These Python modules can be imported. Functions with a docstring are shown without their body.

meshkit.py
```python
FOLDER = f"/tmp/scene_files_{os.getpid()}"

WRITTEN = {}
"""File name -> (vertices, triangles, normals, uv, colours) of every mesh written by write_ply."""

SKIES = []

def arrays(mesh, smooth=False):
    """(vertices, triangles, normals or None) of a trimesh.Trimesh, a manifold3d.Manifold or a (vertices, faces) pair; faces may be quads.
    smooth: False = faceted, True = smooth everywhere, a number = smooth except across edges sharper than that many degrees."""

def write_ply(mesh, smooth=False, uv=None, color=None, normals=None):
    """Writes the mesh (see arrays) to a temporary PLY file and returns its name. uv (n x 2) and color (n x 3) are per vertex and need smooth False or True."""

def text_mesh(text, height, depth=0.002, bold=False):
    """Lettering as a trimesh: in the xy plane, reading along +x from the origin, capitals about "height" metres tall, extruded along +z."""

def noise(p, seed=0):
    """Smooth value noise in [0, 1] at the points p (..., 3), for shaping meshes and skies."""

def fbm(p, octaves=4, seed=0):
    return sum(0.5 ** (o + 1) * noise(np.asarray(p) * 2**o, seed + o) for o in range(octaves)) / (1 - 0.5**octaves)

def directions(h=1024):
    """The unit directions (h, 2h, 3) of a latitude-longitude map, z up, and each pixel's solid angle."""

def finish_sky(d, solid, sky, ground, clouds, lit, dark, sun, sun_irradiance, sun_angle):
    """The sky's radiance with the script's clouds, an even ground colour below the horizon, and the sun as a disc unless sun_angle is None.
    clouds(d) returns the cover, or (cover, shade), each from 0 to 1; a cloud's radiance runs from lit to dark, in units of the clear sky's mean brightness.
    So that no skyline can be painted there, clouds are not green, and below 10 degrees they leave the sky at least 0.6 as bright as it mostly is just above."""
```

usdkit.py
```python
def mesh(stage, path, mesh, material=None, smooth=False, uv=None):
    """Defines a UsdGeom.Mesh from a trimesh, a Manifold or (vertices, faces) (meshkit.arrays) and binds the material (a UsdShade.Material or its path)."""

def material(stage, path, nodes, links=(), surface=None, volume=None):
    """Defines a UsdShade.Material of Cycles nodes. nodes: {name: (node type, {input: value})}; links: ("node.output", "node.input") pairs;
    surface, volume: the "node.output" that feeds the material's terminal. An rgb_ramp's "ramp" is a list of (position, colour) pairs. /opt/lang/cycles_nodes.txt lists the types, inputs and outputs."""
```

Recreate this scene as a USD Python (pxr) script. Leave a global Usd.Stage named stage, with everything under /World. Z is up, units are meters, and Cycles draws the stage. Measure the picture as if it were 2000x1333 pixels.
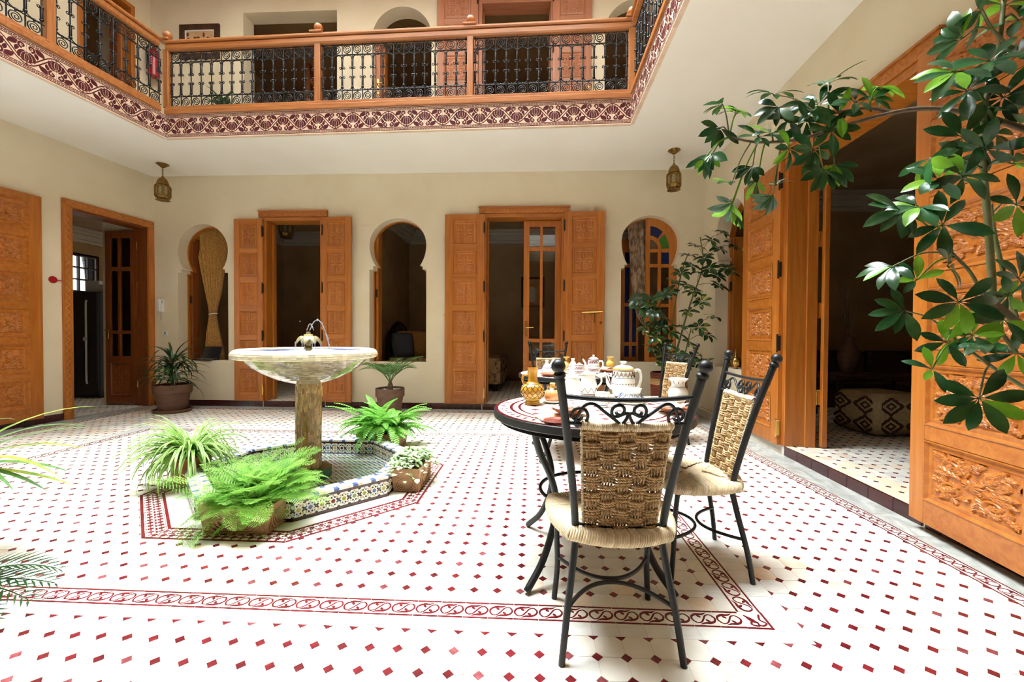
import math, random
import numpy as np
import trimesh, usdkit, meshkit
import manifold3d as m3
import shapely
from shapely.geometry import Polygon, LineString, Point, box as sbox, MultiPolygon
from shapely import affinity
from shapely.ops import unary_union
from pxr import Usd, UsdGeom, UsdLux, UsdShade, Sdf, Gf, Vt

stage = Usd.Stage.CreateInMemory()
UsdGeom.SetStageUpAxis(stage, 'Z')
UsdGeom.Xform.Define(stage, '/World')
UsdGeom.Scope.Define(stage, '/World/Looks')
rng = np.random.default_rng(7)
random.seed(7)
PI = math.pi

# ---------------------------------------------------------------- camera, sky, light, exposure
FPX = 810.8                                    # focal length in pixels of a 2000 px wide picture
YAW, PITCH, ROLL, CH = 0.047, -0.0151, 0.0056, 1.1114
EXPOSURE = 0.8
SKY, SUN = 0.8, 1.0


def _cam_axes():
    cy, sy, cp, sp = math.cos(YAW), math.sin(YAW), math.cos(PITCH), math.sin(PITCH)
    fwd = np.array([-sy * cp, cy * cp, sp])
    right = np.array([cy, sy, 0.0])
    up = np.cross(right, fwd)
    cr, sr = math.cos(ROLL), math.sin(ROLL)
    return cr * right + sr * up, -sr * right + cr * up, fwd


RIGHT, UP, FWD = _cam_axes()
EYE = np.array([0.0, 0.0, CH])
cam = UsdGeom.Camera.Define(stage, '/World/camera')
cam.CreateHorizontalApertureAttr(36.0)
cam.CreateVerticalApertureAttr(36.0 * 1333 / 2000)
cam.CreateFocalLengthAttr(36.0 * FPX / 2000)
cam.CreateClippingRangeAttr(Gf.Vec2f(0.05, 200))
cam.CreateExposureAttr(EXPOSURE)
cam.AddTransformOp().Set(Gf.Matrix4d(*[*map(float, RIGHT), 0, *map(float, UP), 0, *map(float, -FWD), 0, *map(float, EYE), 1]))

dome = UsdLux.DomeLight.Define(stage, '/World/sky')
dome.CreateIntensityAttr(SKY)
dome.CreateColorAttr(Gf.Vec3f(0.84, 0.93, 1.0))
sun = UsdLux.DistantLight.Define(stage, '/World/sun')        # the sun behind thin high haze: a wide soft disc, nearly overhead
sun.CreateIntensityAttr(SUN * 8)
sun.CreateAngleAttr(64.0)
sun.CreateColorAttr(Gf.Vec3f(0.90, 0.97, 1.0))
_sd = np.array([-0.26, 0.28, 1.0]); _sd /= np.linalg.norm(_sd)   # towards the light
_sx = np.cross([0, 1.0, 0], _sd); _sx /= np.linalg.norm(_sx); _sy = np.cross(_sd, _sx)
sun.AddTransformOp().Set(Gf.Matrix4d(*[*map(float, _sx), 0, *map(float, _sy), 0, *map(float, _sd), 0, 0, 0, 6, 1]))


def ray(px, py):
    return ((px - 1000) / FPX) * RIGHT - ((py - 666.5) / FPX) * UP + FWD


def at_z(px, py, z=0.0):
    r = ray(px, py); return EYE + r * ((z - CH) / r[2])


def at_y(px, py, y):
    r = ray(px, py); return EYE + r * (y / r[1])


def at_x(px, py, x):
    r = ray(px, py); return EYE + r * (x / r[0])


# ---------------------------------------------------------------- naming
_used = {}


def numbered(parent, name):
    k = (parent, name); n = _used.get(k, 0); _used[k] = n + 1
    return f'{parent}/{name}' if n == 0 else f'{parent}/{name}_{n:03d}'


def tag(prim, label=None, cat=None, group=None, kind=None):
    p = prim.GetPrim() if hasattr(prim, 'GetPrim') else prim
    for k, v in (('label', label), ('category', cat), ('group', group), ('kind', kind)):
        if v: p.SetCustomDataByKey(k, v)
    return p


def ppath(parent):
    return '/World' if parent is None else (parent if isinstance(parent, str) else str(parent.GetPath()))


def thing(name, label, cat, loc=(0, 0, 0), rotz=0.0, group=None, kind=None, tilt=None):
    x = UsdGeom.Xform.Define(stage, numbered('/World', name))
    x.AddTranslateOp().Set(Gf.Vec3d(*map(float, loc)))
    if rotz: x.AddRotateZOp().Set(math.degrees(rotz))
    if tilt: x.AddRotateXYZOp().Set(Gf.Vec3f(*map(float, tilt)))
    return tag(x, label, cat, group, kind)


def dup(root, label, loc, rotz=0.0, group=None, name=None, cat=None):
    was = root.GetCustomData()
    n = name or root.GetName().rsplit('_0', 1)[0]
    x = UsdGeom.Xform.Define(stage, numbered('/World', n))
    p = x.GetPrim()
    p.GetReferences().AddInternalReference(root.GetPath())
    x.ClearXformOpOrder()
    x.AddTransformOp(opSuffix='place').Set(Gf.Matrix4d(Gf.Rotation(Gf.Vec3d(0, 0, 1), math.degrees(rotz)), Gf.Vec3d(*map(float, loc))))
    p.SetInstanceable(True)
    return tag(p, label, cat or was['category'], group or was.get('group'))


# ---------------------------------------------------------------- mesh building
class MB:
    count = 0

    def __init__(self): self.v, self.f, self.n, self.ids, self.hold = [], [], 0, [], None

    def add(self, v, f, M=None):
        v = np.asarray(v, float); f = np.asarray(f, int)
        if len(f) == 0: return self
        if f.shape[1] == 4: f = np.vstack([f[:, [0, 1, 2]], f[:, [0, 2, 3]]])
        if M is not None: v = v @ M[:3, :3].T + M[:3, 3]
        MB.count += 1; self.ids.append(np.full(len(v), MB.count if self.hold is None else self.hold))
        self.v.append(v); self.f.append(f + self.n); self.n += len(v); return self

    def join(self, o, M=None):
        v, f = o.data(); return self.add(v, f, M)

    def data(self):
        if not self.v: return np.zeros((0, 3)), np.zeros((0, 3), int)
        return np.vstack(self.v), np.vstack(self.f)

    def box(self, x0, x1, y0, y1, z0, z1, b=0.0, M=None):
        if b <= 0:
            v = np.array([[x, y, z] for z in (z0, z1) for y in (y0, y1) for x in (x0, x1)])
            f = np.array([[0, 2, 3, 1], [4, 5, 7, 6], [0, 1, 5, 4], [2, 6, 7, 3], [0, 4, 6, 2], [1, 3, 7, 5]])
            return self.add(v, f, M)
        P = []
        for sx, x in ((1, x0), (-1, x1)):
            for sy, y in ((1, y0), (-1, y1)):
                for sz, z in ((1, z0), (-1, z1)):
                    P += [[x + sx * b, y + sy * b, z], [x + sx * b, y, z + sz * b], [x, y + sy * b, z + sz * b]]
        h = m3.Manifold.hull_points(np.array(P)).to_mesh()
        return self.add(h.vert_properties[:, :3], h.tri_verts, M)

    def tube(self, path, r, sides=8, closed=False, cap=True, M=None, flat=None):
        p = np.asarray(path, float); n = len(p)
        r = np.asarray(r, float); r = np.interp(np.linspace(0, 1, n), np.linspace(0, 1, len(r)), r) if r.ndim and len(r) != n else np.broadcast_to(r, (n,))
        t = np.roll(p, -1, 0) - np.roll(p, 1, 0) if closed else np.gradient(p, axis=0)
        t /= np.linalg.norm(t, axis=1, keepdims=True) + 1e-12
        a = np.zeros((n, 3)); ref = np.array([0, 0, 1.0]) if abs(t[0, 2]) < 0.9 else np.array([1.0, 0, 0])
        a[0] = np.cross(t[0], ref); a[0] /= np.linalg.norm(a[0])
        for i in range(1, n):
            w = a[i - 1] - t[i] * (a[i - 1] @ t[i]); a[i] = w / (np.linalg.norm(w) + 1e-12)
        b = np.cross(t, a)
        ang = np.arange(sides) * 2 * PI / sides
        fa, fb = (1, 1) if flat is None else flat
        V = p[:, None] + r[:, None, None] * (fa * np.cos(ang)[None, :, None] * a[:, None] + fb * np.sin(ang)[None, :, None] * b[:, None])
        m = n if closed else n - 1
        i, j = np.meshgrid(np.arange(m), np.arange(sides), indexing='ij')
        i2, j2 = (i + 1) % n, (j + 1) % sides
        q = np.stack([i * sides + j, i * sides + j2, i2 * sides + j2, i2 * sides + j], -1).reshape(-1, 4)
        V = V.reshape(-1, 3); f = np.vstack([q[:, [0, 1, 2]], q[:, [0, 2, 3]]])
        if cap and not closed:
            c0, c1 = len(V), len(V) + 1
            V = np.vstack([V, p[:1], p[-1:]])
            k = np.arange(sides); k2 = (k + 1) % sides
            f = np.vstack([f, np.stack([np.full(sides, c0), k2, k], 1), np.stack([np.full(sides, c1), (n - 1) * sides + k, (n - 1) * sides + k2], 1)])
        return self.add(V, f, M)

    def lathe(self, prof, seg=32, c=(0, 0, 0), M=None, sx=1, sy=1):
        p = np.asarray(prof, float); n = len(p); a = np.arange(seg) * 2 * PI / seg
        V = np.stack([sx * p[:, :1] * np.cos(a), sy * p[:, :1] * np.sin(a), np.repeat(p[:, 1:2], seg, 1)], -1) + np.asarray(c, float)
        i, j = np.meshgrid(np.arange(n - 1), np.arange(seg), indexing='ij'); j2 = (j + 1) % seg
        q = np.stack([i * seg + j, i * seg + j2, (i + 1) * seg + j2, (i + 1) * seg + j], -1).reshape(-1, 4)
        return self.add(V.reshape(-1, 3), q, M)

    def grid(self, P, M=None, flip=False):
        P = np.asarray(P, float); n, m = P.shape[:2]
        i, j = np.meshgrid(np.arange(n - 1), np.arange(m - 1), indexing='ij')
        q = np.stack([i * m + j, (i + 1) * m + j, (i + 1) * m + j + 1, i * m + j + 1], -1).reshape(-1, 4)
        if flip: q = q[:, ::-1]
        return self.add(P.reshape(-1, 3), q, M)

    def prism(self, poly, z0, z1, M=None, bottom=False):
        """Extrudes a shapely polygon from z0 to z1 (top face and sides)."""
        MB.count += 1; self.hold = MB.count
        for g in getattr(poly, 'geoms', [poly]):
            if g.is_empty or g.geom_type != 'Polygon' or g.area < 1e-9: continue
            try: v, f = trimesh.creation.triangulate_polygon(g, engine='earcut')
            except Exception: continue
            v = np.asarray(v, float); f = np.asarray(f, int)
            if len(f) == 0: continue
            a = v[f]; s = np.cross(a[:, 1] - a[:, 0], a[:, 2] - a[:, 0]); f = np.where(s[:, None] < 0, f[:, ::-1], f)
            self.add(np.c_[v, np.full(len(v), z1)], f, M)
            if bottom: self.add(np.c_[v, np.full(len(v), z0)], f[:, ::-1], M)
            for ring in (shapely.geometry.polygon.orient(g).exterior, *shapely.geometry.polygon.orient(g).interiors):
                c = np.asarray(ring.coords)[:-1]; n = len(c); k = np.arange(n)
                self.add(np.vstack([np.c_[c, np.full(n, z0)], np.c_[c, np.full(n, z1)]]), np.stack([k, (k + 1) % n, n + (k + 1) % n, n + k], 1), M)
        self.hold = None
        return self

    def convex(self, c, z0, z1, M=None):
        """Prism over a convex counter-clockwise ring: cheap."""
        c = np.asarray(c, float); n = len(c); k = np.arange(n)
        V = np.vstack([np.c_[c, np.full(n, z0)], np.c_[c, np.full(n, z1)]])
        top = np.stack([np.full(n - 2, n), n + np.arange(1, n - 1), n + np.arange(2, n)], 1)
        q = np.stack([k, (k + 1) % n, n + (k + 1) % n, n + k], 1)
        return self.add(V, np.vstack([top, q[:, [0, 1, 2]], q[:, [0, 2, 3]]]), M)

    def ball(self, c, r, k=2, s=(1, 1, 1)):
        m = trimesh.creation.icosphere(k, 1.0)
        return self.add(np.asarray(m.vertices) * r * np.asarray(s) + np.asarray(c, float), m.faces)

    def warp(self, fn):
        self.v = [fn(v) for v in self.v]; return self


VARIED = set()


def put(name, mb, mat, parent=None, smooth=False, label=None, cat=None, group=None, kind=None):
    v, f = mb.data() if isinstance(mb, MB) else mb
    if len(f) == 0: return None
    m = usdkit.mesh(stage, numbered(ppath(parent), name), (v, f), MAT[mat] if isinstance(mat, str) else mat, smooth)
    if mat in VARIED:           # one random number per piece, for its tone
        if isinstance(mb, MB) and (smooth is True or smooth is False): h = np.concatenate(mb.ids)
        else: MB.count += 1; h = np.full(len(m.GetPointsAttr().Get()), MB.count)
        rnd = (np.sin(h * 12.9898) * 43758.5453) % 1.0
        UsdGeom.PrimvarsAPI(m).CreatePrimvar('tone', Sdf.ValueTypeNames.FloatArray, 'vertex').Set(Vt.FloatArray.FromNumpy(rnd.astype(np.float32)))
    return tag(m, label, cat, group, kind)


def T(x=0, y=0, z=0, rz=0.0, rx=0.0, ry=0.0, s=1.0):
    cz, sz, cx, sx, cy, sy = math.cos(rz), math.sin(rz), math.cos(rx), math.sin(rx), math.cos(ry), math.sin(ry)
    Rz = np.array([[cz, -sz, 0], [sz, cz, 0], [0, 0, 1]]); Rx = np.array([[1, 0, 0], [0, cx, -sx], [0, sx, cx]]); Ry = np.array([[cy, 0, sy], [0, 1, 0], [-sy, 0, cy]])
    M = np.eye(4); M[:3, :3] = Rz @ Ry @ Rx * s; M[:3, 3] = x, y, z; return M


XZ = np.array([[1, 0, 0, 0], [0, 0, -1, 0], [0, 1, 0, 0], [0, 0, 0, 1.0]])   # (x, y, z) of a flat drawing -> x, z up, its top facing -y


def bez(pts, n=24):
    """Smooth curve through points (Catmull-Rom)."""
    p = np.asarray(pts, float); q = np.vstack([2 * p[0] - p[1], p, 2 * p[-1] - p[-2]]); out = []
    seg = len(p) - 1; m = max(2, n // seg)
    for i in range(seg):
        t = np.linspace(0, 1, m, endpoint=False)[:, None]; a, b, c, d = q[i:i + 4]
        out.append(0.5 * ((2 * b) + (-a + c) * t + (2 * a - 5 * b + 4 * c - d) * t ** 2 + (-a + 3 * b - 3 * c + d) * t ** 3))
    return np.vstack(out + [p[-1:]])


def spiral(c, r0, r1, a0, turns, n=28):
    t = np.linspace(0, 1, n); r = r0 + (r1 - r0) * t; a = a0 + turns * 2 * PI * t
    return np.stack([c[0] + r * np.cos(a), c[1] + r * np.sin(a)], 1)


def brush(path, w):
    """A stroke of varying half width along a 2D path as one polygon."""
    p = np.asarray(path, float); t = np.gradient(p, axis=0); t /= np.linalg.norm(t, axis=1, keepdims=True) + 1e-12
    nrm = np.stack([-t[:, 1], t[:, 0]], 1) * np.broadcast_to(w, (len(p),))[:, None]
    g = Polygon(np.vstack([p + nrm, (p - nrm)[::-1]]))
    return g if g.is_valid else g.buffer(0)


def leaf2(x, y, ang, ln, wd, bend=0.0, n=9):
    """A pointed leaf as a 2D polygon: base at (x, y), pointing along ang, bending."""
    t = np.linspace(0, 1, n); a = ang + bend * t
    p = np.stack([x + np.r_[0, np.cumsum(np.cos(a[1:]))] * ln / (n - 1), y + np.r_[0, np.cumsum(np.sin(a[1:]))] * ln / (n - 1)], 1)
    return brush(p, wd * np.sin(PI * np.clip(t * 0.93 + 0.07, 0, 1)) ** 0.8 * 0.5 + 1e-4)
# ---------------------------------------------------------------- materials
MAT = {}


def srgb(r, g, b):
    return tuple(((c / 255) / 12.92 if c / 255 <= 0.04045 else ((c / 255 + 0.055) / 1.055) ** 2.4) for c in (r, g, b))


def mat(name, c, c2=None, rough=0.5, metal=0.0, scale=(6, 6, 6), detail=4, space='object', bump=0.0, bscale=None, bdist=0.01, island=0.0, coat=0.0,
        rand=0.0, spec=0.5, distortion=0.0, lo=0.35, hi=0.65, sheen=0.0, transl=0.0, rough2=None, coat_rough=0.08):
    n = {'tc': ('texture_coordinate', {}), 'geo': ('geometry', {}), 'p': ('principled_bsdf', dict(roughness=rough, metallic=metal, specular_ior_level=spec, coat_weight=coat, coat_roughness=coat_rough, sheen_weight=sheen)),
         'mp': ('mapping', {'scale': scale}), 'nz': ('noise_texture', {'scale': 1.0, 'detail': float(detail), 'roughness': 0.55, 'distortion': distortion}),
         'rp': ('rgb_ramp', {'ramp': [(0, c), (lo, c), (hi, c2 or c), (1, c2 or c)]})}
    src = 'tc.object' if space == 'object' else 'geo.position'
    l = [(src, 'mp.vector'), ('mp.vector', 'nz.vector'), ('nz.fac', 'rp.fac')]
    out = 'rp.color'
    if island or rand:
        n['hs'] = ('hsv', {'hue': 0.5, 'saturation': 1.0, 'value': 1.0, 'fac': 1.0})
        n['mr'] = ('map_range', {'from_min': 0.0, 'from_max': 1.0, 'to_min': 1 - (island or rand), 'to_max': 1 + (island or rand) * 0.6})
        n['at'] = ('attribute', {'attribute': 'tone'}); l += [('at.fac', 'mr.value')]; VARIED.add(name)
        l += [('mr.result', 'hs.value'), (out, 'hs.color')]; out = 'hs.color'
    l += [(out, 'p.base_color')]
    if rough2 is not None:
        n['rr'] = ('map_range', {'from_min': 0.3, 'from_max': 0.7, 'to_min': rough, 'to_max': rough2}); l += [('nz.fac', 'rr.value'), ('rr.result', 'p.roughness')]
    if bump:
        if bscale is not None:
            n['m2'] = ('mapping', {'scale': bscale}); n['n2'] = ('noise_texture', {'scale': 1.0, 'detail': 3.0, 'roughness': 0.6})
            l += [(src, 'm2.vector'), ('m2.vector', 'n2.vector'), ('n2.fac', 'bm.height')]
        else: l += [('nz.fac', 'bm.height')]
        n['bm'] = ('bump', {'strength': bump, 'distance': bdist}); l += [('bm.normal', 'p.normal')]
    surf = 'p.BSDF'
    if transl:
        n['tl'] = ('translucent_bsdf', {}); n['mx'] = ('mix_closure', {'fac': transl}); l += [(out, 'tl.color'), ('p.BSDF', 'mx.closure1'), ('tl.BSDF', 'mx.closure2')]; surf = 'mx.closure'
    MAT[name] = usdkit.material(stage, f'/World/Looks/{name}', n, l, surface=surf)
    return MAT[name]


mat('plaster', srgb(222, 207, 176), srgb(232, 219, 192), 0.55, scale=(1.6, 1.6, 1.6), detail=8, space='world', bump=0.25, bscale=(22, 22, 22), bdist=0.006, lo=0.3, hi=0.7)
mat('reveal', srgb(226, 218, 198), srgb(234, 226, 208), 0.6, scale=(3, 3, 3), space='world')
mat('ceiling', srgb(238, 232, 220), srgb(243, 238, 228), 0.8, scale=(1, 1, 1), space='world')
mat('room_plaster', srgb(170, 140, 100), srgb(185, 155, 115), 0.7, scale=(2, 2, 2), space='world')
mat('cornice', srgb(205, 195, 180), None, 0.8)
for nm, sc in (('wood', (26, 26, 1.6)), ('wood_across', (1.6, 26, 26))):
    mat(nm, srgb(168, 92, 24), srgb(190, 116, 42), 0.42, scale=sc, detail=6, distortion=0.6, bump=0.06, bdist=0.004, coat=0.25, rand=0.10, coat_rough=0.25)
    mat(nm + '_dark', srgb(112, 56, 18), srgb(136, 72, 26), 0.45, scale=sc, detail=6, distortion=0.6, bump=0.06, bdist=0.004, coat=0.2, rand=0.1, coat_rough=0.25)
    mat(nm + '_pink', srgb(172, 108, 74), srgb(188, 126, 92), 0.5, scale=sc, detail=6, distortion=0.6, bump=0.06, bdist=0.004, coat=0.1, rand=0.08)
for _a in ('dark', 'pink'): MAT[f'wood_{_a}_across'] = MAT[f'wood_across_{_a}']
mat('rail_wood', srgb(160, 94, 44), srgb(186, 120, 64), 0.38, scale=(2, 30, 30), detail=6, distortion=0.6, bump=0.05, bdist=0.004, coat=0.35, coat_rough=0.2)
mat('post_wood', srgb(160, 94, 44), srgb(186, 120, 64), 0.38, scale=(30, 30, 2), detail=6, distortion=0.6, bump=0.05, bdist=0.004, coat=0.35, coat_rough=0.2)
mat('tile_cream', srgb(224, 218, 205), srgb(234, 229, 218), 0.33, scale=(9, 9, 9), space='world', island=0.06, spec=0.4, rough2=0.55)
mat('tile_warm', srgb(226, 202, 176), srgb(234, 220, 200), 0.33, scale=(12, 12, 12), space='world', island=0.06, spec=0.4, rough2=0.5)
mat('tile_marble', srgb(214, 213, 207), srgb(230, 228, 222), 0.28, scale=(7, 18, 7), space='world', island=0.05, distortion=1.5, detail=8)
mat('marble_grey', srgb(168, 170, 164), srgb(205, 207, 200), 0.22, scale=(9, 5, 9), space='world', island=0.06, distortion=2.0, detail=8)
mat('grout', srgb(214, 206, 192), srgb(200, 192, 178), 0.8, scale=(20, 20, 20), space='world')
mat('tile_red', srgb(92, 18, 26), srgb(116, 30, 36), 0.25, scale=(30, 30, 30), space='world', island=0.25, spec=0.5)
mat('red_faded', srgb(112, 40, 46), srgb(138, 70, 74), 0.35, scale=(40, 40, 40), space='world', island=0.2)
mat('burgundy', srgb(58, 18, 22), srgb(74, 26, 30), 0.18, scale=(14, 14, 14), space='world', island=0.2, coat=0.3)
mat('burgundy_ink', srgb(70, 22, 30), srgb(92, 34, 42), 0.3, scale=(14, 14, 14), space='world')
mat('frieze_cream', srgb(226, 196, 168), srgb(236, 210, 184), 0.3, scale=(9, 9, 9), space='world', island=0.05)
mat('iron', (0.006, 0.0065, 0.007), (0.011, 0.011, 0.012), 0.45, metal=0.0, scale=(30, 30, 30), spec=0.4, bump=0.1, bdist=0.002)
mat('iron_rail', (0.005, 0.006, 0.009), (0.009, 0.011, 0.014), 0.28, scale=(30, 30, 30), spec=0.5, bump=0.1, bdist=0.002)
mat('iron_hinge', (0.05, 0.04, 0.03), None, 0.4, metal=0.7)
mat('brass', srgb(206, 164, 84), srgb(220, 184, 110), 0.22, metal=1.0)
mat('old_brass', srgb(120, 92, 44), srgb(160, 128, 70), 0.42, metal=0.9, scale=(40, 40, 40))
mat('lantern_glass', srgb(176, 166, 134), srgb(150, 140, 108), 0.3, scale=(60, 60, 60), transl=0.3)
mat('rope_back', srgb(172, 136, 90), srgb(202, 168, 120), 0.8, scale=(60, 60, 60), island=0.25, bump=0.5, bscale=(300, 300, 300), bdist=0.002)
mat('rope_seat', srgb(214, 190, 150), srgb(234, 214, 180), 0.8, scale=(60, 60, 60), island=0.2, bump=0.5, bscale=(300, 300, 300), bdist=0.002)
mat('ceramic_white', srgb(240, 236, 226), srgb(246, 243, 236), 0.2, scale=(20, 20, 20), coat=0.4)
mat('ceramic_amber', srgb(196, 132, 26), srgb(216, 160, 52), 0.15, scale=(30, 30, 30), coat=0.5)
mat('ceramic_orange', srgb(214, 142, 84), srgb(232, 168, 112), 0.3, scale=(20, 20, 20), coat=0.2)
mat('ceramic_yellow', srgb(222, 170, 62), srgb(232, 188, 96), 0.25, scale=(20, 20, 20), coat=0.3)
mat('ink_black', (0.02, 0.018, 0.02), None, 0.25)
mat('ink_maroon', srgb(104, 42, 44), srgb(126, 62, 60), 0.3)
mat('ink_blue', srgb(66, 84, 140), srgb(92, 110, 160), 0.25)
mat('terracotta', srgb(150, 84, 52), srgb(172, 104, 70), 0.7, scale=(14, 14, 14), bump=0.15)
mat('terracotta_dark', srgb(84, 58, 42), srgb(108, 76, 56), 0.6, scale=(8, 8, 18), bump=0.15)
mat('planter_clay', srgb(150, 108, 72), srgb(178, 136, 98), 0.65, scale=(6, 6, 26), detail=6, bump=0.2, bdist=0.004)
mat('soil', srgb(48, 34, 24), srgb(70, 52, 38), 0.95, scale=(60, 60, 60), bump=0.8, bdist=0.01)
mat('gravel', srgb(190, 188, 182), srgb(220, 218, 212), 0.8, island=0.25)
mat('leaf_spider', srgb(110, 164, 58), srgb(160, 198, 98), 0.45, scale=(12, 12, 12), island=0.15, transl=0.35)
mat('leaf_cream', srgb(228, 236, 190), srgb(214, 226, 160), 0.5, scale=(12, 12, 12), transl=0.35)
mat('leaf_asparagus', srgb(116, 178, 62), srgb(166, 208, 100), 0.55, scale=(10, 10, 10), island=0.22, transl=0.4)
mat('leaf_fern', srgb(104, 176, 62), srgb(150, 206, 96), 0.45, scale=(12, 12, 12), island=0.18, transl=0.4)
mat('leaf_dark', srgb(30, 62, 28), srgb(56, 92, 44), 0.3, scale=(20, 20, 20), island=0.25, spec=0.5, transl=0.15)
mat('leaf_gloss', srgb(26, 66, 36), srgb(40, 88, 44), 0.22, scale=(14, 14, 14), island=0.3, spec=0.6, transl=0.18, coat=0.2)
mat('leaf_lime', srgb(96, 150, 34), srgb(128, 178, 50), 0.3, scale=(14, 14, 14), island=0.2, transl=0.3)
mat('leaf_mottled', srgb(40, 78, 34), srgb(176, 184, 92), 0.35, scale=(26, 26, 26), island=0.2, transl=0.2, lo=0.5, hi=0.62)
mat('leaf_plect', srgb(136, 176, 104), srgb(222, 234, 196), 0.5, scale=(30, 30, 30), island=0.15, transl=0.25, lo=0.45, hi=0.55)
mat('leaf_palm', srgb(64, 108, 44), srgb(98, 142, 66), 0.4, scale=(12, 12, 12), island=0.2, transl=0.25)
mat('leaf_yellow', srgb(120, 160, 50), srgb(186, 196, 84), 0.4, scale=(12, 12, 12), island=0.15, transl=0.3)
mat('stem', srgb(88, 104, 54), srgb(120, 112, 74), 0.6, scale=(30, 30, 30))
mat('bark', srgb(84, 64, 46), srgb(112, 92, 66), 0.7, scale=(40, 40, 14), bump=0.4, bdist=0.004)
mat('wicker', srgb(112, 48, 34), srgb(138, 66, 46), 0.5, scale=(40, 40, 40), island=0.2)
mat('wicker_light', srgb(196, 150, 92), srgb(214, 172, 116), 0.5, scale=(40, 40, 40), island=0.2)
mat('curtain_gold', srgb(186, 132, 60), srgb(214, 168, 96), 0.6, scale=(60, 60, 60), detail=6, sheen=0.3, lo=0.42, hi=0.58)
mat('curtain_brown', srgb(120, 92, 66), srgb(196, 172, 140), 0.6, scale=(16, 16, 9), detail=6, sheen=0.3, lo=0.42, hi=0.58)
mat('curtain_grey', srgb(186, 172, 158), srgb(204, 190, 176), 0.7, scale=(10, 10, 10))
mat('cloth_cream', srgb(196, 164, 116), srgb(120, 84, 56), 0.8, scale=(9, 9, 9), lo=0.5, hi=0.6)
mat('cloth_grey', srgb(84, 90, 100), None, 0.8)
mat('cloth_ikat_light', srgb(190, 172, 132), srgb(170, 150, 110), 0.85, scale=(40, 40, 40))
mat('cloth_ikat_dark', srgb(62, 40, 34), srgb(80, 54, 44), 0.85, scale=(40, 40, 40))
mat('napkin_white', srgb(240, 236, 228), srgb(232, 226, 214), 0.85)
mat('napkin_fringe', srgb(214, 170, 130), srgb(228, 190, 152), 0.85)
mat('plastic_white', srgb(222, 220, 214), None, 0.35)
mat('plastic_grey', srgb(150, 148, 146), None, 0.4)
mat('black_gloss', (0.012, 0.012, 0.014), None, 0.2)
mat('screen_dark', (0.02, 0.022, 0.026), None, 0.15)
mat('red_paint', srgb(176, 26, 34), srgb(160, 20, 30), 0.3, coat=0.3)
mat('dark_cabinet', srgb(40, 40, 42), None, 0.4)
mat('dark_wood', srgb(58, 34, 22), srgb(74, 46, 30), 0.5, scale=(20, 20, 2))
mat('picture_sand', srgb(206, 172, 128), srgb(186, 140, 100), 0.7, scale=(6, 6, 6))
mat('mount_white', srgb(230, 226, 216), None, 0.7)
mat('bronze_flower', srgb(190, 178, 130), srgb(220, 210, 168), 0.3, metal=0.7, scale=(30, 30, 30))
mat('mosaic_ochre', srgb(176, 136, 76), srgb(206, 174, 118), 0.3, scale=(5, 5, 3), island=0.5, coat=0.2)
mat('mosaic_rim', srgb(228, 212, 178), srgb(236, 224, 198), 0.3, scale=(6, 6, 6), island=0.25, coat=0.2)
mat('mosaic_bowl', srgb(140, 116, 92), srgb(186, 166, 142), 0.06, scale=(5, 5, 5), island=0.4, coat=0.6, coat_rough=0.03, spec=0.8)
mat('mosaic_green', srgb(40, 88, 66), srgb(58, 110, 84), 0.2, scale=(9, 9, 9), island=0.25, coat=0.3)
mat('mortar', srgb(170, 150, 116), srgb(150, 128, 98), 0.85, scale=(30, 30, 30))
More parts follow.
